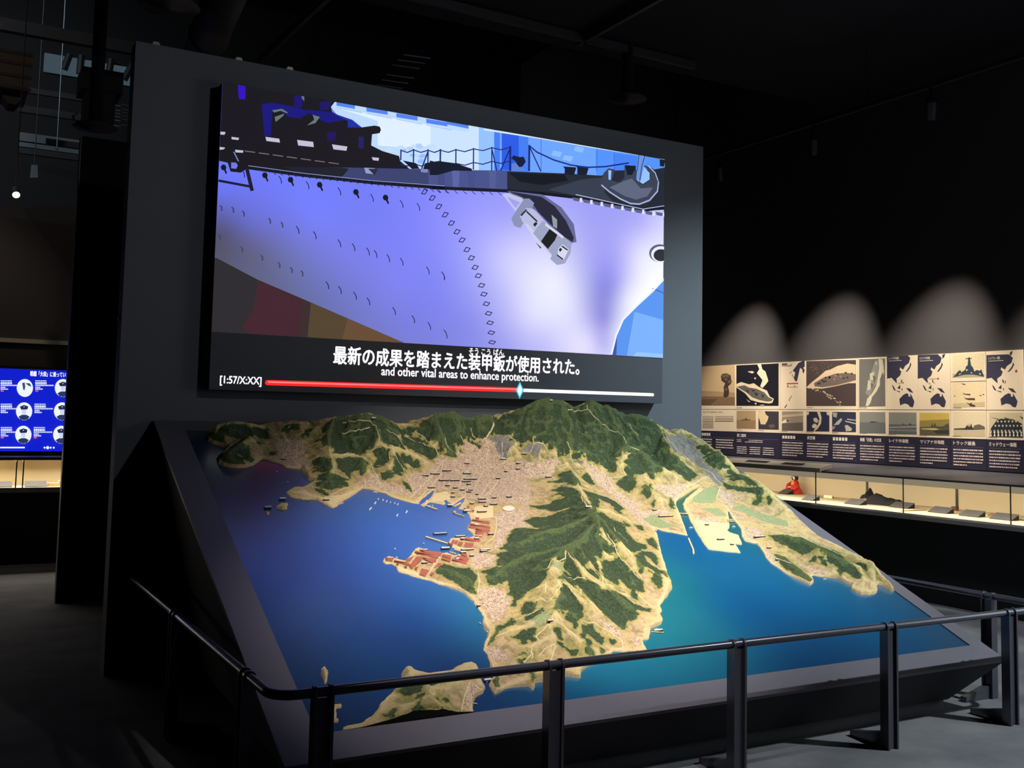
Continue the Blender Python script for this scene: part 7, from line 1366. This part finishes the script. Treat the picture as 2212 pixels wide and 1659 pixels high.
for (loc, tg), nm in zip(FIX, names):
    loc2 = np.array(loc) - (np.array(tg, float) - np.array(loc)) / np.linalg.norm(np.array(tg, float) - np.array(loc)) * .02
    spot_body(loc2, tg, nm, zt_ if 'wall spotlight' in nm else zc(loc2[1]) - .001)
# lit lamp visible above the back wall
q = onY((35, 421), 11.3)
t = thing('spotlight', tuple(q), 'small glowing white spotlight above the far left wall', 'spotlight')
dn = np.array([.05, -.75, -.55]); dn /= np.linalg.norm(dn)
MB().lathe([(.036, 0), (.04, 0), (.04, .11), (.03, .13), (.001, .13)], tuple(q), 18, -dn).build('lamp_can', M_can, t)
MB().lathe([(.034, .0), (.03, .008), (.014, .012), (.001, .013)], tuple(q + dn * .001), 18, dn).build('lens', emit_mat('bright_lens', (255, 246, 225), 6.0), t)
MB().tube([tuple(q - dn * .08), tuple(q - dn * .08 + np.array([0, 0, .1])), (float(q[0]), float(q[1]), ZC2 - .001)], .006, 8).build('yoke', M_black, t)
# --- high void at the upper left, beyond the back wall
YV = 15.9
def vq(p, y=YV): return onY(p, y)
Z_ = lambda y, x=180: float(vq((x, y))[2]); X_ = lambda x, y=200: float(vq((x, y))[0])
wz1, wz0 = Z_(112, 92), Z_(150, 92); wx0, wx1 = X_(92), X_(292)
win = MB().box((wx0, YV + .02, wz0), (wx1, 15.999, wz1)).build('window_1', emit_mat('dusk_window_glass', (58, 72, 82), 1.0)); struct(win)
M_beam = mat('dark_steel_beam', (34, 36, 42), 0.6)
for pa, pb in (((150, 118), (138, 150)), ((176, 120), (172, 160)), ((212, 125), (212, 150)), ((240, 128), (236, 156)), ((286, 140), (268, 172))):
    A, E2 = vq(pa, YV), vq(pb, YV); MB().tube([tuple(A), tuple(E2)], .05, 8).build('window_brace', M_beam, win)
def beam(p0, p1, y, th, m, lab, cat='beam'):
    A, E2 = onY(p0, y), onY(p1, y)
    z = (A[2] + E2[2]) / 2
    o = MB().box((A[0], y, z - th / 2), (E2[0], y + th, z + th / 2)).box((A[0], y + th * .3, z + th / 2), (E2[0], y + th * .7, z + th)).build('overhead_beam', m); return tag(o, lab, cat, 'overhead beams at upper left')
beam((40, 301), (186, 312), 14.2, .075, M_steel, 'pale steel beam in the high void, brightest of the far beams')
beam((40, 316), (186, 326), 14.6, .05, M_steel, 'thin pale beam just below the brightest far beam'); beam((40, 330), (186, 340), 15.0, .055, M_duct, 'dim grey beam third below in the high void')
beam((40, 240), (186, 252), 13.9, .06, M_duct, 'dim grey beam beside the louvre, upper left'); beam((40, 198), (186, 210), 14.4, .05, M_duct, 'dim thin beam below the high window')
beam((0, 66), (300, 96), 12.6, .10, M_duct, 'broad brown duct beam above the high window'); beam((0, 445), (186, 452), YB + .05, .05, M_duct, 'dark capping beam on top of the far left wall')
t = thing('square_duct', tuple(onY((30, 140), 11.5)), 'big dull brown square duct at the upper left edge', 'duct')
A, E2 = onY((-120, 88), 11.5), onY((62, 195), 11.5)
MB().box((A[0], 11.5, E2[2]), (E2[0], 12.2, A[2])).build('duct_body', mat('brown_duct_sheet', (76, 66, 58), 0.7), t)
for f in (.0, .35, .7, 1.0): z = E2[2] + (A[2] - E2[2]) * f; MB().box((A[0] - .02, 11.48, z - .015), (E2[0] + .02, 11.499, z + .015)).build('duct_flange', M_duct, t)
A, E2 = onY((5, 205), 11.6), onY((48, 228), 11.6); MB().prism([(A[0], 11.6, A[2]), (E2[0], 11.6, A[2]), (E2[0] - .06, 11.6, E2[2]), (A[0] + .06, 11.6, E2[2])], (0, .3, 0)).build('duct_hopper', M_duct, t)
t = thing('hanging_projector', tuple(onY((222, 200), 10.4)), 'black box projector hanging over the dark upright panel', 'projector')
A, E2 = onY((178, 142), 10.4), onY((262, 268), 10.4); A2 = onY((185, 190), 10.4)
MB().box((A[0], 10.4, A2[2]), (E2[0], 10.8, A[2])).build('projector_body', M_black, t); MB().box((A[0] + .05, 10.42, E2[2]), (E2[0] - .06, 10.78, A2[2] - .001)).build('projector_lower', M_black, t); MB().tube([((A[0] + E2[0]) / 2, 10.6, A[2]), ((A[0] + E2[0]) / 2, 10.6, ZC2 - .001)], .03, 10).build('mount_pole', M_black, t)
t = thing('wall_louvre', tuple(onY((262, 240), 13.5)), 'pale slatted louvre beside the partition top left corner', 'louvre')
for k, yk_ in enumerate((225, 235, 242, 249, 257, 269)):
    for xa, xb in ((240, 260), (263, 290)):
        A, E2 = onY((xa, yk_), 13.5), onY((xb, yk_ + 5), 13.5); MB().box((A[0], 13.5, E2[2]), (E2[0], 13.53, A[2])).build('slat', M_steel, t)
t = thing('suspension_wire', tuple(onY((128, 250), 13.8)), 'thin pale vertical suspension wire in the high void', 'wire')
A, E2 = onY((129, 215), 13.8), onY((125, 318), 13.8); MB().tube([(A[0], 13.8, ZC2 - .001), (A[0], 13.8, E2[2])], .008, 6).build('wire', M_steel, t); MB().box((A[0] - .02, 13.78, E2[2] - .03), (A[0] + .02, 13.82, E2[2])).build('wire_clamp', M_steel, t)
t = thing('hanging_sign', tuple(onY((75, 370), 13.5)), 'small pale hanging panel in the high void above the far wall', 'panel')
P_ = [onY(q, 13.5) for q in ((68, 356), (81, 356), (82, 384), (65, 384))]; MB().prism(P_, (0, .04, 0)).build('panel_sheet', M_steel, t); MB().tube([tuple((P_[0] + P_[1]) / 2), (float((P_[0][0] + P_[1][0]) / 2), 13.5, ZC2 - .01)], .006, 6).build('panel_wire', M_duct, t)
spot_light('void_fill', (-2.2, 11.9, 7.6), (1.0, 14.6, 4.8), 330, (0.75, 0.9, 1.0), 100, 1.0)  # fill lights added to brighten the far beams, without any fixture
spot_light('void_fill', (-1.5, 9.4, 5.1), (0.6, 12.2, 4.9), 40, (1.0, 0.85, 0.7), 90, 1.0)

# lettering and small lit faces: plain surfaces to the sampler, the film picture and lamps do the lighting
for m in bpy.data.materials:
    if m.name.split('.')[0] in ('white_caption_glow', 'glowing_blue_screen', 'valance_glow', 'dusk_window_glass', 'bright_lens', 'white_marker_glow', 'cyan_marker_glow', 'pink_bar_glow', 'warm_lens_glow'):
        m.cycles.emission_sampling = 'NONE'
